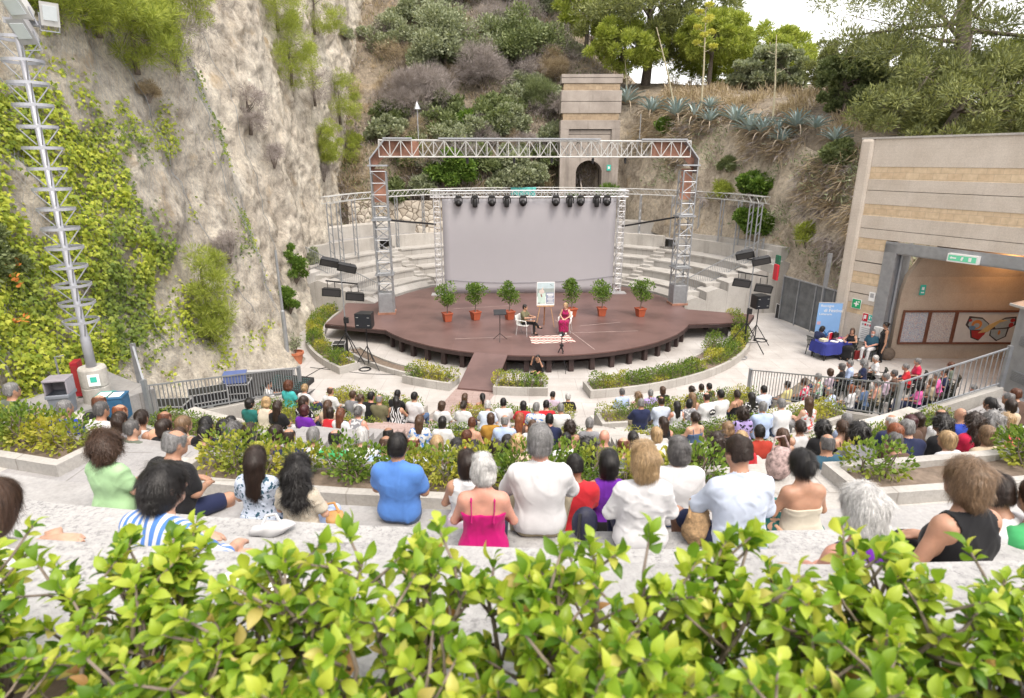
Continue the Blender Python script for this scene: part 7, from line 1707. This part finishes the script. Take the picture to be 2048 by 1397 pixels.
HN = {'short': 'short {} hair', 'crop': 'cropped {} hair', 'balding': 'balding {} hair', 'bald': 'bald head', 'bob': '{} bobbed hair', 'wavy': 'wavy {} hair', 'long': 'long {} hair', 'curly': 'curly {} hair', 'curlylong': 'long curly {} hair', 'bun': '{} hair pinned up', 'pony': '{} ponytail', 'fluffy': 'fluffy {} hair', 'shag': 'shaggy {} hair'}
rows = []; POSES = {k_: Pose(**v_) for k_, v_ in VARS.items()}
for i, ln in enumerate(CROWD.strip().splitlines()):
    t = ln.split(); px, py = float(t[0]), float(t[1]); best = None
    for k in range(5):
        hp_ = POSES[t[2]].H; zh = ZF[k] + .43 + hp_[2]; r = ray(px, py)
        if r.z >= -.02: continue
        p = r * (zh / r.z); R, a = to_pol(p); R += hp_[1]; e = abs(R - (RB[k] + .2))
        if best is None or e < best[0]: best = (e, k, R, a)
    e, k, R, a = best; R = min(max(R, RB[k] + .02), RB[k] + .42)
    rows.append([k, a, R, t, i])
rows.sort(key=lambda q: (q[0], q[1]))
for q0, q1 in zip(rows[:-1], rows[1:]):                 # neighbours on one bench keep elbow room
    if q0[0] == q1[0] and (q1[1] - q0[1]) * pi / 180 * q1[2] < .40: q1[1] += (.40 - (q1[1] - q0[1]) * pi / 180 * q1[2]) / q1[2] * 180 / pi * .7
cnt = {}; rngp = random.Random(11)
ORD = ['', 'first', 'second', 'third', 'fourth', 'fifth', 'sixth', 'seventh', 'eighth', 'ninth', 'tenth', 'eleventh', 'twelfth', 'thirteenth', 'fourteenth', 'fifteenth', 'sixteenth', 'seventeenth', 'eighteenth', 'nineteenth', 'twentieth']
specs = []
for k, a, R, t, i in rows:
    blk = next(n for lo, hi, n in BN if lo <= a < hi); key = (k, blk); cnt[key] = cnt.get(key, 0) + 1
    col = t[6].replace('_', ' '); pat = t[7] if len(t) > 7 else None; c2 = t[8].replace('_', ' ') if len(t) > 8 else None
    hn = HN[t[3]].format(HC[t[4]][1]); tn = f"{(pat + ' ') if pat else ''}{col} {TN[t[5]]}"
    specs.append((k, a, R, t, i, col, pat, c2, f"person in {tn}, {hn}", f", {ORD[min(cnt[key], 20)]} from left, {RNAME[k]} row {blk.split()[0]}"))
looks = [s[8] for s in specs]
EMB = None
for k, a, R, t, i, col, pat, c2, look, place in specs:
    vk = t[2]; loc = pol(R, a, ZF[k] + .43); rz = rad(a) + rad(rngp.uniform(-9, 9))
    kind = 'tank' if t[5] == 'dress' else t[5]; top = (kind, col) + ((pat, c2) if pat else ())
    bt = ('skirt', *top[1:]) if t[5] == 'dress' else rngp.choice([('trousers', 'navy'), ('trousers', 'denim blue'), ('trousers', 'black'), ('trousers', 'khaki')] if vk[0] == 'm' else [('trousers', 'navy'), ('trousers', 'denim blue'), ('skirt', 'black'), ('trousers', 'white'), ('skirt', 'navy')])
    o = person(loc, rz, look + place if looks.count(look) > 1 else look + ', ' + place.split(', ')[-1], Pose(**VARS[vk]), vk, .0135, skin=rngp.choice('llmmmr' if vk[0] == 'f' else 'lmmmtr'), hair=(t[3], t[4]), top=top, bottom=bt, group='audience seated on the stone tiers',
               sc=rngp.uniform(.96, 1.04) * (1.0 if vk[0] == 'm' else .97), shoes=rngp.choice(['black', 'brown', 'white', 'navy']), glasses=(t[0] == '36'))
    if t[0] == '1396':                                  # emblem printed on the back of the white shirt
        q = MB(); q.prism([(.10 * cos(u), .085 * sin(u)) for u in np.linspace(0, 2 * pi, 24, endpoint=False)], 0, .004); q.v = [(x, -.185 + .16 * (y * .35) - z, .42 + y) for x, y, z in q.v]; q.build('emblem', MAT_INK, o)
        q = MB()
        for x, z in ((-.05, .02), (.0, .035), (.05, .015)): q.prism([(x - .03, z - .03), (x + .03, z - .03), (x, z + .02)], 0, .004)
        q.v = [(x, -.190 + .16 * (y * .35) - z, .42 + y) for x, y, z in q.v]; q.build('emblem_peaks', MW, o)
        text_mesh('MLAZA', .06, MAT_INK, 'lettering', o, (0, -.207, .27), (pi / 2 + .1, 0, 0))

# plastic chairs and their sitters on the paving at the right
ch0 = thing('chair', 'x', 'chair', (0, 0, -50), 0, 'dark plastic chairs on the paving'); MAT_CHAIR = M('dark_green_plastic', (.022, .028, .024), .35, .15)
b = MB(); b.box((0, 0, .43), (.44, .44, .03)); b.build('seat', MAT_CHAIR, ch0, bevel=.01)
b = MB()
for i in range(7): b.bar((-.18 + i * .06, -.22, .44), (-.19 + i * .064, -.30, .84), .03, .014)
b.bar((-.22, -.30, .84), (.22, -.30, .84), .07, .02); b.build('backrest', MAT_CHAIR, ch0)
for sx in (-1, 1):
    b = MB(); b.bar((sx * .23, -.27, .63), (sx * .24, .18, .63), .045, .02); b.build('armrest', MAT_CHAIR, ch0)
    for sy in (-1, 1): b = MB(); b.bar((sx * .2, sy * .2, .43), (sx * .235, sy * .235, 0), .045, .035); b.build('leg', MAT_CHAIR, ch0)
used = [False]
def chair_at(p, rz, lab):
    o = ch0 if not used[0] else copy_tree(ch0); used[0] = True; o.location = p; o.rotation_euler = (0, 0, rz); o['label'] = lab; return o
FLOORP = '''
1577 771 f0 short d tee yellow
1618 766 f3 short b tee crimson floral white
1640 755 f4 short g tank white floral green
1662 745 f2 bob b tee lavender
1686 734 f0 bob s tee black
1703 728 m0 short g collar light_blue
1731 726 f4 curlylong g tee navy
1758 718 f1 short w tee white
1775 755 m0 short g collar lavender
1791 748 f0 short s tee brown
1822 735 f3 short g tee red
1839 724 f4 short g tee crimson
1758 767 f4 short g tank khaki
1734 775 f1 short d tee denim_blue
1705 778 f0 bob r tee white
1671 784 m1 balding g collar pale_blue striped light_blue
1841 772 f2 curly k tee hot_pink
1867 765 f0 bob o tee khaki
1884 751 f3 short g tee hot_pink
1897 746 f1 short d tee navy
1904 732 f0 wavy a tee grey_green
1962 778 m1 short g collar white checked sky_blue
'''
for i, ln in enumerate(FLOORP.strip().splitlines()):
    t = ln.split(); r = ray(float(t[0]), float(t[1])); p = r * ((FLOOR + .45 + SIT - .02) / r.z); p.z = FLOOR; to = Vector((CX - p.x, CY - 3 - p.y, 0)); rz = math.atan2(-to.x, to.y) + rad(rngp.uniform(-8, 8))
    col = t[6].replace('_', ' '); pat = t[7] if len(t) > 7 else None; c2 = t[8].replace('_', ' ') if len(t) > 8 else None; top = (t[5], col) + ((pat, c2) if pat else ())
    hn = HN[t[3]].format(HC[t[4]][1]); lab = f"person in {(pat + ' ') if pat else ''}{col} {TN[t[5]]}, {hn}, on a plastic chair"
    person(p + Vector((0, 0, .45)), rz, lab, Pose(**VARS[t[2]]), t[2], .0135, skin=rngp.choice('lmmr'), hair=(t[3], t[4]), top=top, bottom=rngp.choice([('trousers', 'navy'), ('trousers', 'black'), ('skirt', 'navy'), ('trousers', 'khaki')] if t[2][0] == 'f' else [('trousers', 'navy'), ('trousers', 'khaki')]), group='audience on plastic chairs', face=False)
    chair_at(p, rz, f"dark plastic chair under the person with {hn} in {(pat + ' ') if pat else ''}{col}")

# the two speakers on the stage
person(P_MAN + Vector((0, .0, .46)), -pi / 2 - .45, 'man with short dark hair, olive t-shirt and dark trousers speaking on the stage', Pose('m', 4, 10, 0, ('table', 'table'), 'cross'), 'sp_m', .010, 'm', ('short', 'k'), ('tee', 'olive'), ('trousers', 'black'), 'black', 'speakers on the stage', 1.0, True)
w_ = person(P_WOM + Vector((0, .0, .46)), pi - .25, 'woman with long blond hair in a wine red patterned long dress on the stage', Pose('f', 3, -10, 8, ('lap', 'lap')), 'sp_f', .010, 'l', ('long', 'y'), ('tank', 'burgundy', 'floral', 'magenta', 1.6), ('skirt', 'burgundy', 'floral', 'magenta', 1.6), 'white', 'speakers on the stage', .98, True)
# round the book table
def seat_px(px, py, dz=SIT + .45): r = ray(px, py); p = r * ((FLOOR + dz) / r.z); p.z = FLOOR; return p
for (px, py, rz, vk, ps, sk, hr, tp, bt, sh, lab, cl_) in [
    (1636, 656, -1.25, 'bt_a', Pose('m', 26, 6, 8, ('prop', 'table'), 'cross'), 'm', ('shag', 'k'), ('tee', 'navy'), ('shorts', 'navy'), 'grey', 'young man in navy leaning his chin on his hand at the book table', 'dark plastic chair under the young man in navy at the book table'),
    (1706, 661, 2.35, 'bt_b', Pose('f', 8, 10, 0, ('table', 'table')), 'm', ('long', 'b'), ('tank', 'black'), ('skirt', 'black'), 'black', 'woman with long brown hair in a black sleeveless top behind the book table', 'dark plastic chair under the woman behind the book table'),
    (1747, 664, 2.2, 'bt_c', Pose('m', 2, 25, 0, ('lap', 'lap'), fat=.02), 'r', ('crop', 's'), ('polo', 'petrol blue'), ('trousers', 'white'), 'white', 'bearded man in a blue green polo shirt and white trousers by the portal', 'dark plastic chair under the man in white trousers by the portal')]:
    p = seat_px(px, py); person(p + Vector((0, 0, .45)), rz, lab, ps, vk, .0115, sk, hr, tp, bt, sh, 'people at the book table', 1.0, True); chair_at(p, rz, cl_)
    if vk == 'bt_c': q = MB(); q.blob((0, .075, -.085), .05, 8, sc=(1.1, .6, .8)); bd_ = q.build('beard', hair_mat('w'), COL.objects[-2] if False else None, smooth=True); par = [o for o in COL.objects if o.get('label') == lab][0]; bd_.parent = par; bd_.matrix_local = Matrix.Translation(Vector(ps.H)) @ Matrix(ps.RH.tolist()).to_4x4()
r = ray(1772, 652); p = r * ((FLOOR + 1.55) / r.z); ps = Pose('f', 0, 15, 4, ('stand', 'stand'), 'stand')
person(Vector((p.x, p.y, FLOOR + .825)), 1.35, 'woman with tied dark hair and glasses standing in black by the portal', ps, 'bt_d', .0115, 'm', ('bun', 'k'), ('tank', 'black'), ('trousers', 'black'), 'black', 'people at the book table', 1.0, True, glasses=True)
b = MB(); b.blob((0, 0, .26), .3, 10, sc=(1, .6, .95)); o = b.build('bag', M('brown_grey_bag', (.13, .10, .08), .8, .3, 8), smooth=True); o.location = seat_px(1776, 707, .3); tag(o, 'big brown shoulder bag at the feet of the standing woman', 'bag')
rb_ = thing('red_bag', 'dark red bag on the paving beside the seated man in white', 'bag', on_z(1716, 718, FLOOR)); b = MB(); b.add([(-.22, -.12, 0), (.22, -.12, 0), (.22, .12, 0), (-.22, .12, 0), (-.18, -.05, .36), (.18, -.05, .36), (.18, .05, .36), (-.18, .05, .36)], [(3, 2, 1, 0), (4, 5, 6, 7), (0, 1, 5, 4), (1, 2, 6, 5), (2, 3, 7, 6), (3, 0, 4, 7)]); b.build('bag_body', M('dark_red', (.28, .03, .03)), rb_, bevel=.02); b = MB(); b.tube([(-.1, 0, .35), (-.08, 0, .5), (.08, 0, .5), (.1, 0, .35)], .012, 6); b.build('strap', MAT_INK, rb_)
# crouching photographer and sound technician
p = on_z(1078, 756, FLOOR); person(p + Vector((0, 0, .14)), 2.6, 'crouching photographer in black with camera raised below the stage front', Pose('m', 14, -10, 0, ('raise', 'raise'), 'squat'), 'ph', .0125, 'm', ('short', 'k'), ('tee', 'black'), ('trousers', 'black'), 'black', None, .95)
r = ray(533, 768); p = r * (-6.78 / r.z); person(Vector((p.x, p.y, -6.78 - SIT)), -1.1, 'sound technician with short dark hair in a white t-shirt behind the left railing', Pose('m', 6, -8, 0, ('table', 'table')), 'te', .0125, 'm', ('short', 'k'), ('tee', 'white'), ('trousers', 'black'))
sp = thing('stool', 'black stool under the sound technician', 'stool', (p.x, p.y, -6.78 - SIT - .47)); b = MB(); b.lathe([(.2, .42), (.2, .47)], n=16); b.build('seat', MAT_BLACK, sp)
for k in range(4): t = k * pi / 2 + .6; b = MB(); b.bar((.14 * cos(t), .14 * sin(t), .42), (.18 * cos(t), .18 * sin(t), 0), .03); b.build('leg', MAT_DARKMETAL, sp)
# ---------------------------------------------------------------- people on the upper steps, close to the camera
H_F = .0095
def up(px, py, row, dz=.765):
    """seat point of somebody whose head centre is seen at px, py, sitting on step `row`"""
    z = UP[row][1]; r = ray(px, py); p = r * ((z + dz) / r.z); R, a = to_pol(p); p.z = z; return p, rad(a)
G_ = 'people seated on the upper steps'
FRONT = [
 # px, py, row, dz, yaw offset, pose, skin, hair(style, colour), top, bottom, shoes, label, hair scale
 (212, 890, 0, .77, -6, Pose('f', 4, 6, 0, ('lap', 'lap'), fat=.022), 'l', ('curly', 'b'), ('tee', 'mint green'), ('trousers', 'denim blue'), 'white', 'person with big curly auburn hair in a mint green t-shirt', 1.0),
 (352, 886, 0, .80, -12, Pose('m', 14, -24, 6, ('knees', 'lap'), fat=.035, knees=(.16, -.06, .0)), 'm', ('balding', 'g'), ('tee', 'black'), ('shorts', 'navy'), 'black', 'grey haired person in a black t-shirt and navy shorts', 1.06),
 (512, 918, 0, .72, 2, Pose('f', 3, 5, 0), 'l', ('long', 'd'), ('tee', 'pale blue', 'print', 'petrol blue', 1.4), ('skirt', 'pale blue', 'print', 'petrol blue', 1.4), 'beige', 'person with very long straight dark brown hair in a blue and white paisley dress', 1.05),
 (596, 938, 0, .68, -4, Pose('f', 6, 10, 4), 'l', ('curlylong', 'k'), ('tee', 'cream', 'dots', 'beige', 3.2), ('trousers', 'light blue'), 'white', 'person with long curly black hair in a cream crochet top', 1.04),
 (796, 893, 0, .78, -4, Pose('m', 5, 0, 0, ('lap', 'lap'), 'cross', fat=.015), 'm', ('short', 'k'), ('polo', 'sky blue'), ('trousers', 'denim blue'), 'black', 'person with short black hair in a sky blue polo shirt', 1.0),
 (934, 925, 0, .72, 0, Pose('f', 5, 14, 2), 'm', ('bob', 'd'), ('tank', 'white'), ('skirt', 'lavender'), 'white', 'person with a dark brown bob in a pale sleeveless dress beside the white haired woman', 1.04),
 (966, 936, 1, .70, 2, Pose('f', 8, 8, 6, ('lap', 'lap'), fat=-.006), 'r', ('fluffy', 'w'), ('strap', 'magenta'), ('trousers', 'navy'), 'black', 'person with short white hair in a magenta strappy top', .95),
 (1080, 884, 1, .79, 0, Pose('m', 4, 0, 0, ('knees', 'knees'), fat=.012, knees=(.1, -.02, 0)), 'r', ('short', 'g'), ('rolled', 'white'), ('trousers', 'khaki'), 'brown', 'tall person with grey hair in a plain white shirt at the centre', 1.1),
 (1149, 932, 0, .66, 4, Pose('m', 6, 6, 0, fat=-.012), 't', ('crop', 'k'), ('tee', 'red'), ('shorts', 'black'), 'white', 'boy with cropped black hair in a red t-shirt', .98),
 (1218, 925, 0, .70, 0, Pose('f', 4, -6, 0, fat=.0), 'm', ('bob', 'k'), ('tank', 'purple'), ('skirt', 'black'), 'black', 'person with a black bob in a purple sleeveless top', 1.04),
 (1289, 918, 1, .76, 0, Pose('f', 3, 4, 0, ('lap', 'lap'), fat=.008), 'l', ('wavy', 'y'), ('long', 'white'), ('trousers', 'navy'), 'white', 'person with shoulder length blond hair in a white long sleeved top', 1.08),
 (1356, 899, 0, .78, 0, Pose('m', 4, 3, 0, fat=.02), 'm', ('fluffy', 's'), ('tee', 'white'), ('trousers', 'denim blue'), 'brown', 'person with curly dark grey hair in a white t-shirt', 1.0),
 (1476, 905, 1, .80, 6, Pose('m', 14, 10, 4, ('knees', 'lap'), fat=.008, knees=(.18, -.04, .02)), 'm', ('crop', 'd'), ('rolled', 'pale blue'), ('shorts', 'navy'), 'brown', 'person with cropped dark hair in a very pale blue linen shirt', 1.04),
 (1603, 928, 0, .78, 4, Pose('f', 12, 4, 6, ('lap', 'lap'), fat=.0, knees=(.14, 0, 0)), 'm', ('bun', 'k'), ('bare', 'cream'), ('skirt', 'teal', 'print', 'peach', .8), 'beige', 'bare shouldered person with sleek black tied hair in a floral skirt', 1.06),
 (1725, 1016, 2, .74, 4, Pose('f', 8, 8, 4, ('lap', 'lap'), fat=.012), 'r', ('wavy', 'w'), ('tank', 'purple'), ('trousers', 'beige'), 'beige', 'person with wavy silver hair in a violet top behind the hedge', 1.0),
 (1932, 960, 2, .74, 10, Pose('f', 5, 12, 2, ('side', 'lap'), fat=.02), 'm', ('wavy', 'o'), ('tank', 'black'), ('trousers', 'black'), 'black', 'person with curly light brown hair in a black halter top at the right', 1.0),
 (330, 972, 2, .74, -14, Pose('m', 12, -18, 4, ('knees', 'knees'), fat=.0, knees=(.08, -.02, .04)), 'l', ('shag', 'k'), ('rolled', 'sky blue', 'striped', 'white', .9), ('shorts', 'beige'), 'black', 'person with thick black hair in a blue and white striped shirt', 1.0),
 (1990, 985, 1, .80, 30, Pose('f', 24, -30, 10, ('knees', 'knees'), fat=.01, knees=(.1, 0, .05)), 'm', ('short', 'd'), ('long', 'white'), ('trousers', 'navy'), 'red', 'person in a white long sleeved top bending behind the black halter top', 1.0),
 (2075, 995, 1, .8, 10, Pose('m', 10, 0, 0, ('lap', 'lap')), 'm', ('short', 'b'), ('tee', 'green'), ('trousers', 'white'), 'white', 'person in white trousers at the right edge of the steps', 1.0)]
for i, (px, py, row, dz, yo, ps, sk, hr, tp, bt, sh, lab, hs) in enumerate(FRONT):
    sc_ = min(.9, max(.80, dz / .765 * .85)); q, a = up(px, py, row, ps.H[2] * sc_); k = 'fr%d' % i; hv = Matrix.Rotation(a + rad(yo), 3, 'Z') @ Vector((ps.H[0], ps.H[1], 0)) * sc_; q = q - hv
    person(q, a + rad(yo), lab, ps, k, H_F, sk, hr, tp, bt, sh, G_, sc_, seed=20 + i, strands=9000, hs=hs, hkey=k, amp=.012)
# the person at the far left edge with folded arms on raised knees
ps = Pose('f', 30, 20, 10, legs='sit', fat=.01, arm_pts=(None, None), knees=(0, -.12, .22))
ps.arm = [(ps.arm[0][0], np.array([-.20, .36, .34]), np.array([.06, .44, .40])), (ps.arm[1][0], np.array([.27, .36, .36]), np.array([.02, .48, .37]))]
r = ray(8, 1004); q = r * ((UP[2][1] + ps.H[2] * .9) / r.z); q.z = UP[2][1]; q = q - Matrix.Rotation(-.35, 3, 'Z') @ Vector((ps.H[0], ps.H[1], 0))
person(q, -.35, 'person with straight brown hair in a white t-shirt hugging their knees at the left edge', ps, 'frL', .008, 'l', ('bob', 'b'), ('tee', 'white'), ('trousers', 'denim blue'), 'white', G_, .9, seed=50, strands=9000, hs=1.0, hkey='frL', amp=.007)
# small things lying on the steps
def sack(px, py, z, r, m, lab, sc=(1, .8, .7), strap=True):
    p = on_z(px, py, z); root = thing('bag', lab, 'bag', p, .3, None); V = MB(); V.blob((0, 0, r * sc[2] * .85), r, 14, sc=sc)
    V.v = [(x + .02 * noise.noise(Vector((x, y, z_)) * 14), y + .02 * noise.noise(Vector((y, z_, x)) * 14), max(.004, z_ + .03 * noise.noise(Vector((z_, x, y)) * 11))) for x, y, z_ in V.v]; V.build('bag_body', m, root, smooth=True)
    if strap: q = MB(); q.tube([(-r * .6, 0, r * sc[2] * 1.5), (-r * .3, .05, r * sc[2] * 2.3), (r * .3, .05, r * sc[2] * 2.3), (r * .6, 0, r * sc[2] * 1.5)], .012, 6); q.build('strap', m, root)
    return root
sack(664, 1052, UP[0][1], .11, M('tan_leather', (.50, .27, .10), .6, .25, 9), 'soft tan leather bag on the step beside the crochet top')
sack(1392, 1085, UP[1][1], .12, M('woven_straw', (.46, .30, .16), .8, .45, 40, bmp=.8), 'woven straw bag on the step next to the pale blue shirt', (.8, .7, 1.1))
sack(545, 1068, UP[1][1], .10, M('white_canvas', (.46, .46, .47), .8, .1), 'crumpled white cloth bag behind the paisley dress', (1.5, .7, .5))
sack(1555, 955, WALK + .02, .2, M('floral_canvas', (.34, .25, .24), .8, .6, 22), 'patterned shoulder bag on the aisle by the brick red shirt', (.8, .6, 1.0))
bk = thing('backpack', 'dark navy backpack on the step right of the white shirt', 'backpack', on_z(1168, 1078, UP[1][1]), .2); b = MB(); b.blob((0, 0, .12), .10, 12, sc=(.9, .7, 1.2)); b.build('pack_body', M('navy_nylon', (.02, .022, .05), .6, .3), bk, smooth=True); b = MB(); b.tube([(-.06, -.06, .03), (-.07, -.09, .12), (-.05, -.05, .23)], .011, 6); b.build('strap', MAT_BLACK, bk)
b = MB(); b.add([(-.12, -.08, 0), (.12, -.09, .004), (.13, .09, .01), (-.11, .1, .006)], [(0, 1, 2, 3)]); o = b.build('paper_sheet', MW); o.location = on_z(505, 1165, UP[3][1] + .006); o.rotation_euler.z = .5; tag(o, 'white paper sheet on the ledge behind the striped shirt', 'paper'); o.modifiers.new('t', 'SOLIDIFY').thickness = .002

# ---------------------------------------------------------------- hedge right in front of the camera
b = MB(); n = 60
for i in range(n + 1):
    for j in range(9):
        p = pol(28.66 + .12 * j, -32 + 64 * i / n, -1.47); p.z += .04 * noise.noise(p * 4) + .02 * noise.noise(p * 13); b.v.append(tuple(p))
b.f = [(i * 9 + j, i * 9 + 9 + j, i * 9 + 10 + j, i * 9 + 1 + j) for i in range(n) for j in range(8)]; b.m = [0] * len(b.f); o = b.build('soil', MAT_SOIL, smooth=True); o['kind'] = 'structure'
b = MB(); b.sector([(28.56, -1.56), (28.56, -1.40), (28.70, -1.40), (28.70, -1.56)], -34, 40, base=-1.6); tag(b.build('planter_kerb', MAT_LICHEN), 'pale stone kerb at the foot of the nearest hedge', 'kerb')
def front_leaf():
    R = []; ws = [.04, .12, .20, .255, .25, .16, .02]
    for i, w_ in enumerate(ws):
        y = i / 6; z = .16 * sin(y * 2.4) - .26 * y * y
        for s, dz in ((-1, .35), (-.5, .12), (0, 0), (.5, .12), (1, .35)): R.append((s * w_, y, z + abs(w_) * dz))
    F_ = [(i * 5 + j, i * 5 + j + 1, i * 5 + j + 6, i * 5 + j + 5) for i in range(6) for j in range(4)]; return np.array(R, np.float32), np.array(F_, np.int32)
FL, FLF = front_leaf()
MAT_FL = leaf_mat('glossy_hedge_leaves', [(0, (.07, .16, .015)), (.3, (.18, .30, .025)), (.65, (.33, .44, .045)), (.94, (.50, .54, .08)), (.985, (.52, .46, .14)), (1, (.42, .22, .09))], .38, rough=.38)
def bush(i, x, y, rng):
    root = thing('bush', 'x', 'bush', (x, y, -1.47), 0, 'leafy bushes of the nearest hedge'); st = MB(); C_, D_, S_ = [], [], []
    for s in range(5):
        th = rng.random() * 6.3; r0 = .05 * rng.random(); p = np.array([r0 * cos(th), r0 * sin(th), 0.0]); ht = .44 + .10 * rng.random(); lean = np.array([cos(th) * .20 * rng.random(), sin(th) * .16 * rng.random() + .04, ht])
        pts = [p, p + lean * .4 + rng.normal(size=3) * .02, p + lean * .75 + rng.normal(size=3) * .02, p + lean]; st.tube(pts, [.010, .008, .006, .004], 6)
        ends = [(p + lean, lean / ht)]
        for b_ in range(9):
            u = .3 + .65 * rng.random(); q0 = p + lean * u; t2 = rng.random() * 6.3; d = np.array([cos(t2) * .8, sin(t2) * .8, .55 + .5 * rng.random()]); L = .07 + .10 * rng.random(); st.tube([q0, q0 + d * L * .5 + rng.normal(size=3) * .006, q0 + d * L], [.005, .004, .003], 5); ends.append((q0 + d * L, d))
        for e, d in ends:
            d = d / np.linalg.norm(d); nl = rng.integers(7, 12); a0 = rng.random() * 6.3
            for k in range(nl):
                t = a0 + k * 2.4; u = np.cross(d, [cos(t), sin(t), .3]); u /= np.linalg.norm(u); C_.append(e - d * .045 * (k / nl)); D_.append(u * (.45 + .6 * k / nl) + d * (.8 - .5 * k / nl)); S_.append(.033 + .030 * rng.random())
    C_, D_ = np.array(C_), np.array(D_); v, f = leaf_cloud(C_, D_, np.array(S_), rng, FL, FLF, width=1.0, up=(0, 0, .9)); np_mesh('foliage', v, f, MAT_FL, root, smooth=True); st.build('stem_growth', MAT_STEM, root, smooth=True); return root
rng = np.random.default_rng(77); BU = [bush(i, 0, 0, rng) for i in range(6)]
NB = 0; rngb = random.Random(3)
side = ['far left', 'left', 'centre left', 'centre', 'centre right', 'right', 'far right']
spots = []
for j, R in enumerate((28.80, 29.05, 29.30)):
    m = [17, 15, 14][j]; half = [3.7, 3.3, 2.9][j]
    for i in range(m): spots.append((R + rngb.uniform(-.06, .06), -half + 2 * half * (i + .5 * (j % 2) + rngb.uniform(-.2, .2)) / (m - 1), j))
for q, (R, a, j) in enumerate(spots):
    a += -2.0
    o = BU[q] if q < len(BU) else copy_tree(BU[q % len(BU)]); top_ = max(v_.co.z for c_ in o.children for v_ in c_.data.vertices); o.location = pol(R, a, -1.49); o.rotation_euler = (0, 0, rngb.uniform(0, 6.3)); s = rngb.uniform(.94, 1.05) * (1.0, .97, .88)[j]; o.scale = (s, s, ((.63, .61, .53)[j] - .030 * max(0, -a - 2.3) - .010 * max(0, a + 1.5) - (.07 if -4.4 < a < -3.1 else 0)) / top_ * rngb.uniform(.93, 1.07)); o['label'] = 'glossy yellow green bush in the hedge directly in front of the camera'
